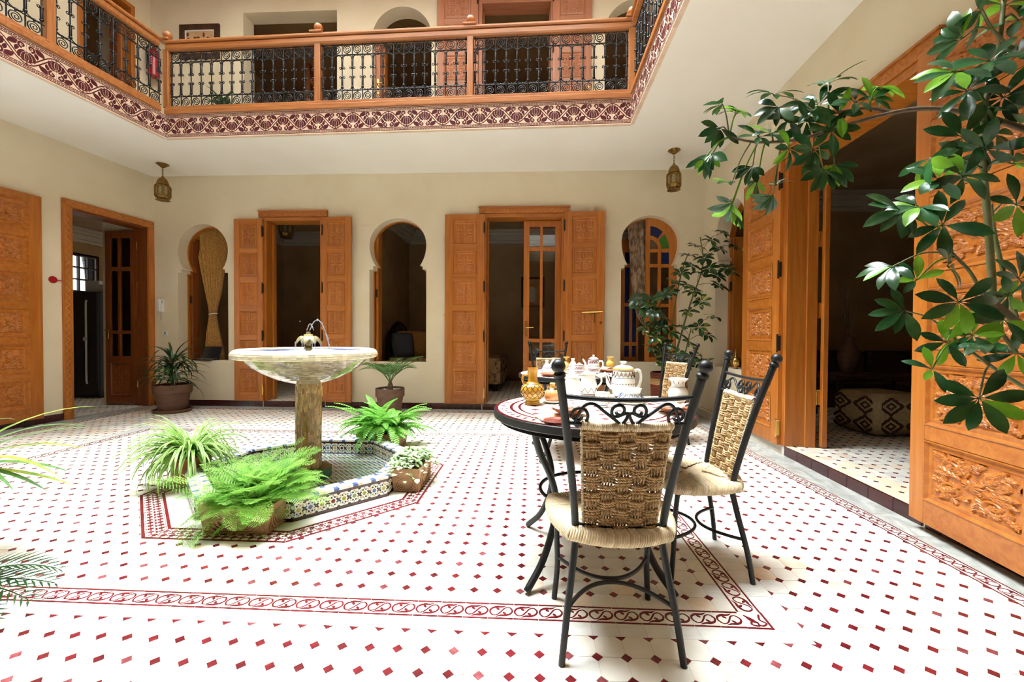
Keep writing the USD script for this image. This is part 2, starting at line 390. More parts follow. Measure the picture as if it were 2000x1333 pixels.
mat('zellige_white', srgb(236, 230, 214), srgb(243, 239, 228), 0.22, scale=(20, 20, 20), space='world', island=0.08, coat=0.2)
mat('zellige_black', srgb(44, 36, 38), srgb(60, 50, 50), 0.22, scale=(20, 20, 20), space='world', island=0.3)
mat('zellige_blue', srgb(70, 92, 150), srgb(98, 122, 172), 0.22, scale=(20, 20, 20), space='world', island=0.25)
mat('zellige_green', srgb(112, 150, 112), srgb(136, 170, 132), 0.22, scale=(20, 20, 20), space='world', island=0.2)
mat('zellige_olive', srgb(160, 158, 60), srgb(180, 176, 84), 0.22, scale=(20, 20, 20), space='world', island=0.2)
mat('zellige_orange', srgb(196, 140, 92), srgb(206, 158, 112), 0.22, scale=(20, 20, 20), space='world', island=0.2)
mat('fridge_white', srgb(200, 205, 210), None, 0.4)

# glass, stained glass, water
MAT['pane'] = usdkit.material(stage, '/World/Looks/pane', {'t': ('transparent_bsdf', {'color': (0.93, 0.95, 0.94)}), 'g': ('glossy_bsdf', {'color': (1, 1, 1), 'roughness': 0.02}), 'fr': ('fresnel', {'IOR': 1.5}), 'm': ('mix_closure', {})},
                              [('fr.fac', 'm.fac'), ('t.BSDF', 'm.closure1'), ('g.BSDF', 'm.closure2')], surface='m.closure')
for nm, c in (('pane_blue', (0.02, 0.05, 0.22)), ('pane_green', (0.10, 0.42, 0.06))):
    MAT[nm] = usdkit.material(stage, f'/World/Looks/{nm}', {'t': ('transparent_bsdf', {'color': c}), 'd': ('principled_bsdf', {'base_color': c, 'roughness': 0.08}), 'm': ('mix_closure', {'fac': 0.45})},
                              [('t.BSDF', 'm.closure1'), ('d.BSDF', 'm.closure2')], surface='m.closure')
MAT['water'] = usdkit.material(stage, '/World/Looks/water', {'t': ('transparent_bsdf', {'color': (0.86, 0.94, 0.95)}), 'g': ('glossy_bsdf', {'color': (1, 1, 1), 'roughness': 0.01}), 'fr': ('fresnel', {'IOR': 1.33}), 'm': ('mix_closure', {}),
                               'geo': ('geometry', {}), 'mp': ('mapping', {'scale': (14, 14, 14)}), 'nz': ('noise_texture', {'scale': 1.0, 'detail': 2.0}), 'b': ('bump', {'strength': 0.25, 'distance': 0.01})},
                               [('geo.position', 'mp.vector'), ('mp.vector', 'nz.vector'), ('nz.fac', 'b.height'), ('b.normal', 'g.normal'), ('b.normal', 'fr.normal') if False else ('b.normal', 'g.normal'), ('fr.fac', 'm.fac'), ('t.BSDF', 'm.closure1'), ('g.BSDF', 'm.closure2')], surface='m.closure')
MAT['water_jet'] = usdkit.material(stage, '/World/Looks/water_jet', {'p': ('principled_bsdf', {'base_color': (0.95, 0.98, 1.0), 'roughness': 0.05, 'transmission_weight': 0.8, 'ior': 1.33})}, surface='p.BSDF')
# ---------------------------------------------------------------- the room shell (x right, y away from the camera, z up)
D, CE, GF, TOP = 6.103, 3.495, 3.785, 6.38       # back wall, soffit of the gallery, gallery floor, soffit of the roof
WT = 0.24                                       # wall thickness
lx = lambda y: -5.896 + 0.0889 * (y - 5)
rx = lambda y: 2.370 + 0.0439 * (y - 4)
FR = {'back': ((0, D, 0), 0.0), 'left': ((-5.896, 5, 0), PI / 2 - math.atan(0.0889)), 'right': ((2.370, 4, 0), -PI / 2 - math.atan(0.0439))}
FM = {k: T(*o, rz=r) for k, (o, r) in FR.items()}
kl, kr = math.hypot(1, 0.0889), math.hypot(1, 0.0439)
ul = lambda y: (y - 5) * kl                     # wall coordinate along the left wall, growing away from the camera
ur = lambda y: -(y - 4) * kr                    # along the right wall, growing towards the camera


def keyhole(cx, a, zc, ztop, zimp, hi, hs, hr, zr, zs):
    """Horseshoe arch over a straight-sided window: a, zc the circle; hi half width at the impost; hs, hr half widths of step and window."""
    bl = (zc - zimp) / math.sqrt(1 - (hi / a) ** 2)
    t0 = math.asin((zimp - zc) / bl)
    lo = [(a * math.cos(t), zc + bl * math.sin(t)) for t in np.linspace(t0, 0, 10, endpoint=False)]
    up = [(a * math.cos(t), zc + (ztop - zc) * math.sin(t)) for t in np.linspace(0, PI / 2, 18)]
    half = [(hr, zs), (hr, zr), (hs, zr), (hs, zimp - 0.008), (hi, zimp - 0.008)] + lo + up
    return Polygon([(cx + x, z) for x, z in half] + [(cx - x, z) for x, z in half[::-1][1:]])


def arched(cx, a, z0, zc):
    return Polygon([(cx + a, z0)] + [(cx + a * math.cos(t), zc + a * math.sin(t)) for t in np.linspace(0, PI, 32)] + [(cx - a, z0)])


SILL = 0.09
W1 = keyhole(-5.0, 0.392, 2.365, 2.767, 2.09, 0.312, 0.345, 0.395, 2.03, 0.68)
W2 = keyhole(-1.994, 0.428, 2.437, 2.831, 2.134, 0.337, 0.372, 0.429, 2.072, 0.68)
W3 = keyhole(1.711, 0.418, 2.473, 2.845, 2.146, 0.335, 0.375, 0.42, 2.087, 0.71)
W4 = keyhole(ur(5.235), 0.425, 2.345, 2.785, 2.10, 0.34, 0.375, 0.43, 2.04, 0.70)
back = sbox(-6.6, 0, 2.70, TOP)
holes = [W1, W2, W3, sbox(-4.05, SILL, -3.11, 2.86), sbox(-0.72, SILL, 0.48, 2.89),
         sbox(-4.35, GF, -2.914, 5.92), arched(-1.937, 0.44, GF, 5.50), sbox(-0.80, GF, 0.30, 5.99), arched(1.50, 0.47, GF, 5.48)]
for h in holes: back = back.difference(h)
wb = MB().prism(back, -WT, 0, XZ, bottom=True); wb.warp(lambda v: v + [0, D, 0])
put('wall_back', wb, 'plaster', label='back wall of tan polished plaster with horseshoe windows and doors, two storeys', cat='wall', kind='structure')
left = sbox(ul(-1.2), 0, ul(6.6), TOP).difference(sbox(ul(5.03), 0, ul(6.10), 2.76)).difference(sbox(ul(5.15), GF, ul(5.85), 5.85)).difference(sbox(ul(3.05), 0, ul(4.42), 2.72)).difference(arched(ul(5.05 - 1.1), 0.42, GF, 5.6))
wl = MB()
wl.prism(left, -WT, 0, FM['left'] @ XZ, bottom=True)
put('wall_left', wl, 'plaster', label='left wall of tan polished plaster with the glazed doorway', cat='wall', kind='structure')
right = sbox(ur(6.6), 0, ur(-1.2), TOP).difference(W4).difference(sbox(ur(3.97), SILL, ur(2.53), 2.74)).difference(sbox(ur(4.4), GF, ur(3.3), 5.9))
wr = MB().prism(right, -WT, 0, FM['right'] @ XZ, bottom=True)
put('wall_right', wr, 'plaster', label='right wall of tan polished plaster behind the carved doors', cat='wall', kind='structure')
wn = MB().box(-7, 3.2, -1.24, -1.0, 0, TOP)
put('wall_front', wn, 'wood_dark', label='near wall of dark timber panelling behind the viewer', cat='wall', kind='structure')

# gallery slab with its open court, roof slab with the same opening
VA, VB, VC, VD = (-4.50, 4.93), (1.11, 4.78), (1.05, 1.40), (-4.82, 1.40)
room = Polygon([(lx(-1.1) - .1, -1.1), (rx(-1.1) + .1, -1.1), (rx(6.2) + .1, 6.2), (lx(6.2) - .1, 6.2)])
void = Polygon([VA, VB, VC, VD])
put('ceiling', MB().prism(room.difference(void), CE, GF - 0.004, bottom=True), 'ceiling', label='cream plaster soffit under the gallery round the open court', cat='ceiling', kind='structure')
put('ceiling', MB().prism(room.difference(void), TOP, TOP + 0.35, bottom=True), 'wood_dark', label='dark timber soffit above the upper gallery', cat='ceiling', kind='structure')
pw = MB().prism(void.buffer(0.14, join_style=2).difference(void), TOP + 0.35, TOP + 2.9)
put('wall_light_shaft', pw, 'ceiling', label='cream plaster walls of the top storey round the open court', cat='wall', kind='structure')

# ---------------------------------------------------------------- floor: octagon tiles with red inset squares, scroll borders
TP, TC = 0.1, 0.0195
put_floor = MB().prism(room.buffer(0.3), -0.05, -0.0012)
floor = put('floor', put_floor, 'grout', label='courtyard floor of cream octagon tiles with small red diamond insets and scroll borders', cat='floor', kind='structure')


def field(region, off, rect_cells=None):
    """Octagon and diamond pieces of a lattice, clipped by a region: two lists of polygons."""
    x0, y0, x1, y1 = region.bounds; octs, dia = [], []
    g = 0.0009; c = TC + g * 1.0
    i0, i1 = int(math.floor((x0 - off[0]) / TP)) - 1, int(math.ceil((x1 - off[0]) / TP)) + 1
    j0, j1 = int(math.floor((y0 - off[1]) / TP)) - 1, int(math.ceil((y1 - off[1]) / TP)) + 1
    h = TP / 2 - g; k = TP / 2 - c
    shapely.prepare(region)
    O = np.array([(h, -k), (h, k), (k, h), (-k, h), (-h, k), (-h, -k), (-k, -h), (k, -h)])
    Dm = np.array([(TC - g, 0), (0, TC - g), (-TC + g, 0), (0, -TC + g)])
    for i in range(i0, i1):
        for j in range(j0, j1):
            for lst, sh, cx, cy in ((octs, O, off[0] + (i + .5) * TP, off[1] + (j + .5) * TP), (dia, Dm, off[0] + i * TP, off[1] + j * TP)):
                P = Polygon(sh + [cx, cy])
                if region.contains(P): lst.append(P)
                elif region.intersects(P):
                    q = region.intersection(P)
                    lst += [s for s in getattr(q, 'geoms', [q]) if s.geom_type == 'Polygon' and s.area > 4e-5]
    return octs, dia


def proj(P):
    q = np.asarray(P, float) - EYE; zc = q @ FWD
    return 1000 + FPX * (q @ RIGHT) / zc, 666.5 - FPX * (q @ UP) / zc, zc


def shown(p, z=0.0):
    """Pixels a floor piece covers in the picture, 0 outside the frame."""
    c = p.centroid; x, y, zc = proj((c.x, c.y, z))
    if zc < 0.2 or not (-20 < x < 2020 and 0 < y < 1350): return 0.0
    return p.area * FPX ** 2 * (CH - z) / zc ** 3


def lay(pieces, nm, stuff_nm, materials, limit, z0, z1, parent, jit=0.0004, lab=None, seed=3):
    r = np.random.default_rng(seed)
    pieces = sorted(pieces, key=lambda p: -shown(p, z1)); rest = [MB() for _ in materials]
    for n, p in enumerate(pieces):
        k = int(r.choice(len(materials), p=[w for _, w in materials])); m = materials[k][0]
        one = n < limit and shown(p, z1) > 0
        mb = MB() if one else rest[k]
        z = z1 + r.uniform(-jit, jit); n0 = len(mb.v)
        p = shapely.geometry.polygon.orient(p)
        if len(p.interiors) == 0 and p.convex_hull.area - p.area < 1e-9: mb.convex(np.asarray(p.exterior.coords)[:-1], z0, z)
        else: mb.prism(p, z0, z)
        if one: put(nm, mb, m, parent)
    for (m, _), mb in zip(materials, rest):
        put(stuff_nm, mb, m, parent, kind='stuff')


def rect_ring(x0, y0, x1, y1, w):
    return sbox(x0, y0, x1, y1).difference(sbox(x0 + w, y0 + w, x1 - w, y1 - w))


OFFO, OFFI = (-1.866, 1.530), (-2.442, 1.781)
BX0, BY0, BX1, BY1, BW = -4.44, 1.600, 0.928, 4.62, 0.098     # inner scroll border, outer edge
OX0, OY0, OX1, OY1 = -5.566, 0.13, 2.034, 5.83                # outer tile field; its scroll border lies outside
FC, APO = (-1.70, 3.09), 0.962                                # fountain centre; apothem of the star mosaic frame


def octagon(c, apo):
    R = apo / math.cos(PI / 8); return Polygon([(c[0] + R * math.cos(PI / 8 + k * PI / 4), c[1] + R * math.sin(PI / 8 + k * PI / 4)) for k in range(8)])


inner_reg = sbox(BX0 + BW, BY0 + BW, BX1 - BW, BY1 - BW).difference(octagon(FC, APO + 0.002))
MX0, MY0, MX1, MY1 = -4.566, 1.530, 1.034, 4.73
outer_reg = sbox(OX0, OY0, OX1, OY1).difference(sbox(MX0, MY0, MX1, MY1))
o1, d1 = field(outer_reg, OFFO); o2, d2 = field(inner_reg, OFFI)
CREAM = [('tile_cream', 0.78), ('tile_warm', 0.12), ('tile_marble', 0.10)]
lay(o1 + o2, 'floor_tile', 'floor_tile_field', CREAM, 290, -0.006, 0.0, floor)
lay(d1 + d2, 'red_inset', 'red_inset_field', [('tile_red', 0.8), ('red_faded', 0.2)], 290, -0.006, 0.0002, floor, seed=5)
# white marble strip round the inner border, grey marble strip along the walls
strip = sbox(MX0, MY0, MX1, MY1).difference(sbox(BX0, BY0, BX1, BY1))
pcs = []
for k in range(60):
    x = MX0 + 0.1 * k
    for s in (sbox(x + .001, MY0, x + .099, BY0 - .001), sbox(x + .001, BY1 + .001, x + .099, MY1)):
        q = s.intersection(strip); pcs += [q] if q.area > 1e-4 and q.geom_type == 'Polygon' else []
for k in range(33):
    y = BY0 + 0.0 + 0.1 * k
    for s in (sbox(MX0, y + .001, BX0 - .001, y + .099), sbox(BX1 + .001, y + .001, MX1, y + .099)):
        q = s.intersection(strip).intersection(sbox(-9, BY0, 9, BY1)); pcs += [q] if q.area > 1e-4 and q.geom_type == 'Polygon' else []
lay(pcs, 'marble_tile', 'marble_tile_field', [('tile_marble', 1.0)], 200, -0.006, 0.0, floor)
pcs = []
walk = room.intersection(sbox(-9, 0.0, 9, D)).difference(sbox(OX0 - BW, OY0 - BW, OX1 + BW, OY1 + BW))
for k in range(40):
    for q in (walk.intersection(sbox(OX1, 0.3 * k + .001, 3, 0.3 * k + .298)), walk.intersection(sbox(-7, 0.3 * k + .001, OX0, 0.3 * k + .298)), walk.intersection(sbox(-6 + .3 * k + .001, OY1, -6 + .3 * k + .298, 7))):
        pcs += [s for s in getattr(q, 'geoms', [q]) if s.geom_type == 'Polygon' and s.area > 1e-3]
lay(pcs, 'marble_slab', 'marble_slab_field', [('marble_grey', 1.0)], 120, -0.006, 0.0, floor)


# scroll border: one S tile per 0.1 m between two lines of thin red strips
def scroll_shape(fine):
    pts = [(.73, .97), (.52, .84), (.30, .83), (.10, .68), (.05, .42), (.18, .17), (.36, .22), (.5, .46), (.64, .74), (.82, .80), (.95, .55), (.88, .30), (.70, .17), (.48, .14), (.27, .03)]
    pts = pts if True else pts
    p = bez(pts, 70 if fine else 30); t = np.linspace(0, 1, len(p))
    w = 0.036 + 0.042 * np.exp(-((t - .13) / .08) ** 2) + 0.042 * np.exp(-((t - .87) / .08) ** 2)
    w = np.minimum(w, 0.004 + np.minimum(t, 1 - t) * 0.9)
    g = brush(p, w)
    for x, y, a in ((.30, .76, -.9), (.70, .24, PI - .9)):
        g = g.union(leaf2(x, y, a, .24, .13, -0.3))
    g = g.buffer(0)
    return g.simplify(0.004 if fine else 0.012)


S_FINE, S_COARSE = scroll_shape(True), scroll_shape(False)


def run(p0, p1, n, flip=1):
    """Placements of n scroll tiles from p0 to p1: matrices mapping the unit tile onto the band."""
    p0, p1 = np.array(p0, float), np.array(p1, float); e = (p1 - p0) / n; L = np.linalg.norm(e); u = e / L; v = np.array([-u[1], u[0]]) * flip
    hb = 0.074
    for k in range(n):
        o = p0 + e * k + v * (-hb / 2)
        yield np.array([e[0], v[0] * hb, e[1], v[1] * hb, o[0], o[1]])


scr, strips, ground = [], [], []
m = BW / 2
runs = [((BX0 + BW, BY0 + m), (BX1 - BW, BY0 + m)), ((BX0 + BW, BY1 - m), (BX1 - BW, BY1 - m)), ((BX1 - m, BY0 + BW), (BX1 - m, BY1 - BW)), ((BX0 + m, BY0 + BW), (BX0 + m, BY1 - BW)),
        ((OX1 + m, OY0), (OX1 + m, OY1)), ((OX0 - m, OY0), (OX0 - m, OY1)), ((OX0, OY1 + m), (OX1, OY1 + m))]
for a, b in runs:
    n = max(1, round(math.dist(a, b) / 0.1))
    for M6 in run(a, b, n):
        c = affinity.affine_transform(Point(.5, .5), M6); far = math.hypot(c.x, c.y) > 3.2
        scr.append(affinity.affine_transform(S_COARSE if far else S_FINE, M6))
        for v0, v1 in ((-0.13, -0.03), (1.03, 1.13)):
            strips.append(affinity.affine_transform(sbox(0.01, v0, 0.99, v1), M6))
        ground.append(affinity.affine_transform(sbox(0.006, -0.02, 0.994, 1.02), M6))
cn = [(-0.0, 0), ]
heart = unary_union([brush(bez([(.1, .85), (.35, .55), (.2, .2), (.5, .1), (.55, .4)], 24), .05), brush(bez([(.9, .95), (.75, .55), (.95, .3), (.7, .1), (.5, .2)], 24), .05), leaf2(.5, .3, 2.2, .6, .25)])
for x, y in ((BX1 - BW, BY0), (BX0, BY0), (BX1 - BW, BY1 - BW), (BX0, BY1 - BW)):
    scr.append(affinity.affine_transform(heart, [BW * .8, 0, 0, BW * .8, x + BW * .1, y + BW * .1])); ground.append(sbox(x + .001, y + .001, x + BW - .001, y + BW - .001))
for x0, x1, y in ((BX1 - BW, BX1, BY0), (BX0, BX0 + BW, BY0)): strips.append(sbox(x0, y, x1, y + 0.009))
strips.append(sbox(BX1 - 0.009, BY0 + .01, BX1, BY0 + BW)); strips.append(sbox(BX0, BY0 + .01, BX0 + 0.009, BY0 + BW))
lay(ground, 'border_tile', 'border_tile_field', [('tile_cream', 1.0)], 150, -0.006, -0.0004, floor, 0.0002)
lay(scr, 'scroll_inlay', 'scroll_inlay_field', [('tile_red', 1.0)], 220, -0.006, 0.0001, floor, 0.0001)
lay(strips, 'red_strip', 'red_strip_field', [('tile_red', 1.0)], 200, -0.006, 0.0001, floor, 0.0001)

# ---------------------------------------------------------------- baseboards: burgundy glazed tiles, one by one
def baseboard(name, M, runs, label, w=0.1, h=SILL):
    x = tag(UsdGeom.Xform.Define(stage, f'/World/{name}'), label, 'baseboard', kind='structure')
    r = np.random.default_rng(11)
    for a, b in runs:
        n = max(1, round((b - a) / w)); d = (b - a) / n
        for k in range(n):
            put('baseboard_tile', MB().box(a + k * d + .0012, a + (k + 1) * d - .0012, -0.012 - r.uniform(0, .0012), 0.004, 0, h - .001, 0.0018, M=M), 'burgundy', x)
    return x


bbk = baseboard('baseboard_back', FM['back'], [(-5.79, -4.07), (-3.09, -0.74), (0.50, 2.45)], 'row of dark burgundy glazed skirting tiles along the back wall')
bbl = baseboard('baseboard_left', FM['left'], [(ul(3.2), ul(4.97))], 'row of dark burgundy glazed skirting tiles along the left wall')
bbr = baseboard('baseboard_right', FM['right'], [(ur(6.08), ur(3.99)), (ur(2.51), ur(1.2))], 'row of dark burgundy glazed skirting tiles along the right wall')
for M, runs_, w in ((FM['back'], [(-4.05, -3.11), (-0.72, 0.48)], 0.235), (FM['right'], [(ur(3.97), ur(2.53))], 0.2)):
    st = tag(UsdGeom.Xform.Define(stage, numbered('/World', 'trim_1') if not stage.GetPrimAtPath('/World/trim_1') else '/World/trim_2'),
             'burgundy tiled step under the two back doorways' if w > .21 else 'burgundy tiled step under the right doorway', 'step', kind='structure')
    for a, b in runs_:
        n = round((b - a) / w); d = (b - a) / n
        for k in range(n):
            put('step_tile', MB().box(a + k * d + .0015, a + (k + 1) * d - .0015, -0.013, 0.02, 0, SILL - .001, 0.003, M=M), 'burgundy', st)


# ---------------------------------------------------------------- rooms behind the openings
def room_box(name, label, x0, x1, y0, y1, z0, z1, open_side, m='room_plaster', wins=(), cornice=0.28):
    """Walls, ceiling and floor of a side room, open towards the court."""
    mb = MB(); t = 0.12
    mb.box(x0 - t, x1 + t, y0 - t, y1 + t, z1, z1 + t)
    if open_side != 'y0': mb.box(x0 - t, x1 + t, y0 - t, y0, z0, z1)
    if open_side != 'y1': mb.box(x0 - t, x1 + t, y1, y1 + t, z0, z1)
    if open_side != 'x0':
        g = sbox(y0, z0, y1, z1)
        for w in wins: g = g.difference(sbox(*w))
        A = np.array([[0, 0, 1, x0 - t], [1, 0, 0, 0], [0, 1, 0, 0], [0, 0, 0, 1.0]]); mb.prism(g, 0, t, A, bottom=True)
    if open_side != 'x1': mb.box(x1, x1 + t, y0 - t, y1 + t, z0, z1)
    mb.box(x0 - t, x1 + t, y0 - t, y1 + t, z0 - t, z0 - 0.002)
    r = put(name, mb, m, label=label, cat='room', kind='structure')
    if cornice:
        c = MB(); s = cornice
        for k, (d, zz) in enumerate(((0.22, .06), (0.15, .06), (0.10, .10), (0.05, .06))):
            za = z1 - sum((.06, .06, .10, .06)[:k + 1])
            c.prism(sbox(x0, y0, x1, y1).difference(sbox(x0 + d, y0 + (0 if open_side == 'y0' else d), x1 - (0 if open_side == 'x1' else d), y1 - d) if open_side != 'x0' else sbox(x0, y0 + d, x1 - d, y1 - d)), za, za + zz - .002, bottom=True)
        put('cornice', c, 'cornice', r)
    return r


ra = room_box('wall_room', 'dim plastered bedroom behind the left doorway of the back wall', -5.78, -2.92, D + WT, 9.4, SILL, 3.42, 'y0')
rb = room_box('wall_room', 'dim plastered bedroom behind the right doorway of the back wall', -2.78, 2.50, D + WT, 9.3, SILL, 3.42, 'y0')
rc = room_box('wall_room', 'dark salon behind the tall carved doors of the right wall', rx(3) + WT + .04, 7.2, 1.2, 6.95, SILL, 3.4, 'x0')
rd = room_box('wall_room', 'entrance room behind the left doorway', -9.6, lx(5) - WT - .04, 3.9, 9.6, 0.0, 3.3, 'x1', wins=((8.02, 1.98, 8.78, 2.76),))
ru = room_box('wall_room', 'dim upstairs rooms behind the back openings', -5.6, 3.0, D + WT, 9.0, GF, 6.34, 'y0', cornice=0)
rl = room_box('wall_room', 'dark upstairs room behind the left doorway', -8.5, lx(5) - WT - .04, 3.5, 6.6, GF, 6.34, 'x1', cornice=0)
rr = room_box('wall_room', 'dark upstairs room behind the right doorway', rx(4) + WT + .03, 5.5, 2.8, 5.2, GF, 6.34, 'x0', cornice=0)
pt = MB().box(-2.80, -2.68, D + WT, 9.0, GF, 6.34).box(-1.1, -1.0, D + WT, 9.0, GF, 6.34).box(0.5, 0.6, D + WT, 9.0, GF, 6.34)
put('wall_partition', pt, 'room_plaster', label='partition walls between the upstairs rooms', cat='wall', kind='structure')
for nm, reg, z in (('floor_bedroom', sbox(-5.7, D + .021, -2.93, 9.3), SILL), ('floor_bedroom', sbox(-2.77, D + .021, 2.45, 9.2), SILL), ('floor_salon', sbox(rx(3) + .03, 1.3, 6.5, 6.8), SILL), ('floor_entrance', sbox(-9.4, 4.0, lx(5.5) - .02, 9.0), 0.0)):
    if 'bedroom' in nm: reg = reg.intersection(unary_union([sbox(-9, D + WT - .02, 9, 12), sbox(-4.05, 0, -3.11, 12), sbox(-.72, 0, .48, 12)]))
    fb = put(nm, MB().prism(reg, z - .09 if z else -.05, z - .0016), 'grout', label={'floor_salon': 'tiled salon floor inside the right doorway', 'floor_entrance': 'tiled entrance floor inside the left doorway'}.get(nm, 'tiled bedroom floor inside the ' + ('left' if reg.bounds[0] < -5 else 'middle') + ' back doorway'), cat='floor', kind='structure')
    o, dd = field(reg, OFFO)
    lay(o, 'floor_tile', 'floor_tile_field', CREAM, 0, z - .006, z, fb); lay(dd, 'red_inset', 'red_inset_field', [('tile_red', 1.0)], 0, z - .006, z + .0002, fb)
# ---------------------------------------------------------------- carved doors
def spiral_h(u, v, cx, cy, R, turns, s=1, ph=0.0):
    r = np.hypot(u - cx, v - cy); th = np.arctan2((v - cy) * s, u - cx)
    w = 0.5 + 0.5 * np.cos(2 * PI * (r / R * turns) - th + ph)
    return np.where(r < R, w ** 0.7 * (1 - 0.35 * r / R), 0)


def petal_h(u, v, cx, cy, R, n, ph=0.0):
    r = np.hypot(u - cx, v - cy) / R; th = np.arctan2(v - cy, u - cx)
    rim = 0.72 + 0.28 * np.abs(np.cos(n * th / 2 + ph)); k = r / rim
    h = np.where(k < 1, (1 - k ** 4) * (0.55 + 0.45 * np.abs(np.cos(n * th / 2 + ph)) ** 0.5) * (0.6 + .4 * np.sin(np.clip(k, 0, 1) * PI)), 0)
    return np.maximum(h, np.where(r < 0.24, 0.95 - r, 0))


def leaf_h(u, v, x, y, a, ln, wd, ribs=5):
    c, s = math.cos(a), math.sin(a); p = (u - x) * c + (v - y) * s; q = -(u - x) * s + (v - y) * c
    t = p / ln; w = wd * np.sin(PI * np.clip(t, 0, 1)) ** 0.7 * (1 + 0.12 * np.cos(ribs * 2 * PI * t))
    h = 1 - (q / np.maximum(w, 1e-6)) ** 2
    return np.where((t > 0) & (t < 1) & (h > 0), 0.35 + 0.65 * h * (0.75 + 0.25 * np.cos(ribs * 2 * PI * (t - np.abs(q) / ln * 1.5))), 0)


def carve(u, v, kind):
    if kind == 0:          # square medallion, four-fold
        a, b = np.abs(u), np.abs(v); h = spiral_h(a, b, .56, .56, .40, 2.4, 1)
        h = np.maximum(h, petal_h(u, v, 0, 0, .26, 8)); 
        for x, y, an, ln in ((.0, .28, PI / 2, .62), (.26, .0, 0, .66), (.2, .2, PI / 4, .28), (.95, .30, 2.6, .4), (.30, .95, -1.0, .4)): h = np.maximum(h, leaf_h(a, b, x, y, an, ln, .13))
        h = np.maximum(h, np.where(np.hypot(a - .9, b - .9) < .09, .7, 0))
        return h
    h = petal_h(u, v, -.02, .0, .30, 9)
    for cx, cy, R, s, p in ((-.52, .50, .34, 1, 0), (.50, .46, .34, -1, 1), (-.56, -.44, .32, -1, 2), (.48, -.50, .34, 1, .5)):
        h = np.maximum(h, spiral_h(u, v, cx, cy, R, 2.2, s, p)); h = np.maximum(h, petal_h(u, v, cx, cy, .13, 5))
    for x, y, a, ln, w in ((-.25, .1, 2.7, .7, .14), (.25, -.05, -.3, .75, .15), (-.1, .3, 1.9, .65, .13), (.08, -.3, -1.2, .66, .13), (-.3, -.25, -2.3, .6, .12), (.3, .25, .8, .62, .12), (-.98, .1, .1, .5, .12), (.98, .05, 3.3, .45, .13),
                           (.75, .98, -2.2, .5, .12), (-.8, -.98, .8, .5, .12), (-.98, .95, -.6, .5, .12), (.98, -.95, 2.4, .5, .12), (.0, .98, -1.3, .45, .1), (.02, -.98, 1.3, .45, .1)):
        h = np.maximum(h, leaf_h(u, v, x, y, a, ln, w))
    for x, y in ((-.8, .12), (.74, .1), (.1, .62), (-.14, -.68), (.86, .72), (-.88, -.72), (.2, -.85), (-.25, .85)):
        r = np.hypot(u - x, v - y); h = np.maximum(h, np.where(r < .08, np.sqrt(np.clip(1 - (r / .08) ** 2, 0, 1)), 0))
    rr = np.random.default_rng(77)
    for k in range(46):          # small leaves fill the ground between the scrolls
        x, y, a = rr.uniform(-1, 1), rr.uniform(-1, 1), rr.uniform(0, 6.28); h = np.maximum(h, .72 * leaf_h(u, v, x, y, a, rr.uniform(.28, .5), rr.uniform(.07, .12), 4))
    return h


def panel_mesh(x0, x1, z0, z1, kind, res, depth, margin):
    """Raised moulding, flat field and carved relief of one panel; its face looks to -y, stiles lie at y = 0."""
    mb = MB()
    def ring(xa, xb, za, zb, ya, d, yb):
        A = np.array([[xa, ya, za], [xb, ya, za], [xb, ya, zb], [xa, ya, zb]]); B = np.array([[xa + d, yb, za + d], [xb - d, yb, za + d], [xb - d, yb, zb - d], [xa + d, yb, zb - d]])
        mb.add(np.vstack([A, B]), [[k, (k + 1) % 4, 4 + (k + 1) % 4, 4 + k] for k in range(4)])
    ring(x0, x1, z0, z1, -0.002, .006, -.004); ring(x0 + .006, x1 - .006, z0 + .006, z1 - .006, -.004, .012, .012)
    m = margin; a, b, c, d = x0 + .018, x1 - .018, z0 + .018, z1 - .018
    ring(a, b, c, d, .012, m - .018 - .008, .010); ring(x0 + m - .008, x1 - m + .008, z0 + m - .008, z1 - m + .008, .010, .008, .016)
    X, Z = np.linspace(x0 + m, x1 - m, res), np.linspace(z0 + m, z1 - m, max(8, int(res * (z1 - z0 - 2 * m) / (x1 - x0 - 2 * m))))
    u, v = np.meshgrid(np.linspace(-1, 1, len(X)), np.linspace(-1, 1, len(Z)))
    h = carve(u, v, kind)
    gx, gz = np.meshgrid(X, Z); P = np.stack([gx, .016 - depth * h, gz], -1)
    mb.grid(P, flip=True)
    return mb


def carved_leaf(parent, M, w, h, n=6, kind=0, res=34, wood='wood', depth=.009, stile=.115, margin=.05, t=.045, rail=.085, hinge=None, name='leaf', label=None):
    """A door leaf: x from 0 to w, z from 0 to h, face at y = 0 looking to -y."""
    f = MB(); f.box(0, stile, 0, t, 0, h, .003, M).box(w - stile, w, 0, t, 0, h, .003, M)
    ph = (h - rail * (n + 1) - .05) / n
    lf = put(name, f, wood, parent, label=label)
    z = 0.0
    rl = MB()
    for k in range(n + 1):
        r = rail + (.05 if k == 0 else 0); rl.box(stile, w - stile, .0015, t - .002, z, z + r, .002, M); z += r + ph
    put('rails', rl, wood + '_across', lf)
    z = rail + .05
    bk = MB(); bk.box(stile - .003, w - stile + .003, .02, t - .006, .02, h - .02, M=M)
    put('back_board', bk, wood, lf)
    for k in range(n):
        pm = panel_mesh(stile, w - stile, z, z + ph, kind, res, depth, margin); v, fc = pm.data()
        put('panel', MB().add(v, fc, M), wood + ('_across' if kind else ''), lf, smooth=False)
        z += ph + rail
    if hinge is not None:
        for k, zz in enumerate((.06, .36, .62, .93)):
            hb = MB().box(hinge - .012, hinge + .012, -.006, .02, h * zz - .07, h * zz + .07, .002, M).tube([(hinge, -.008, h * zz - .085), (hinge, -.008, h * zz + .085)], .007, 6, M=M)
            put('hinge', hb, 'brass' if zz < .1 else 'iron_hinge', lf)
    return lf


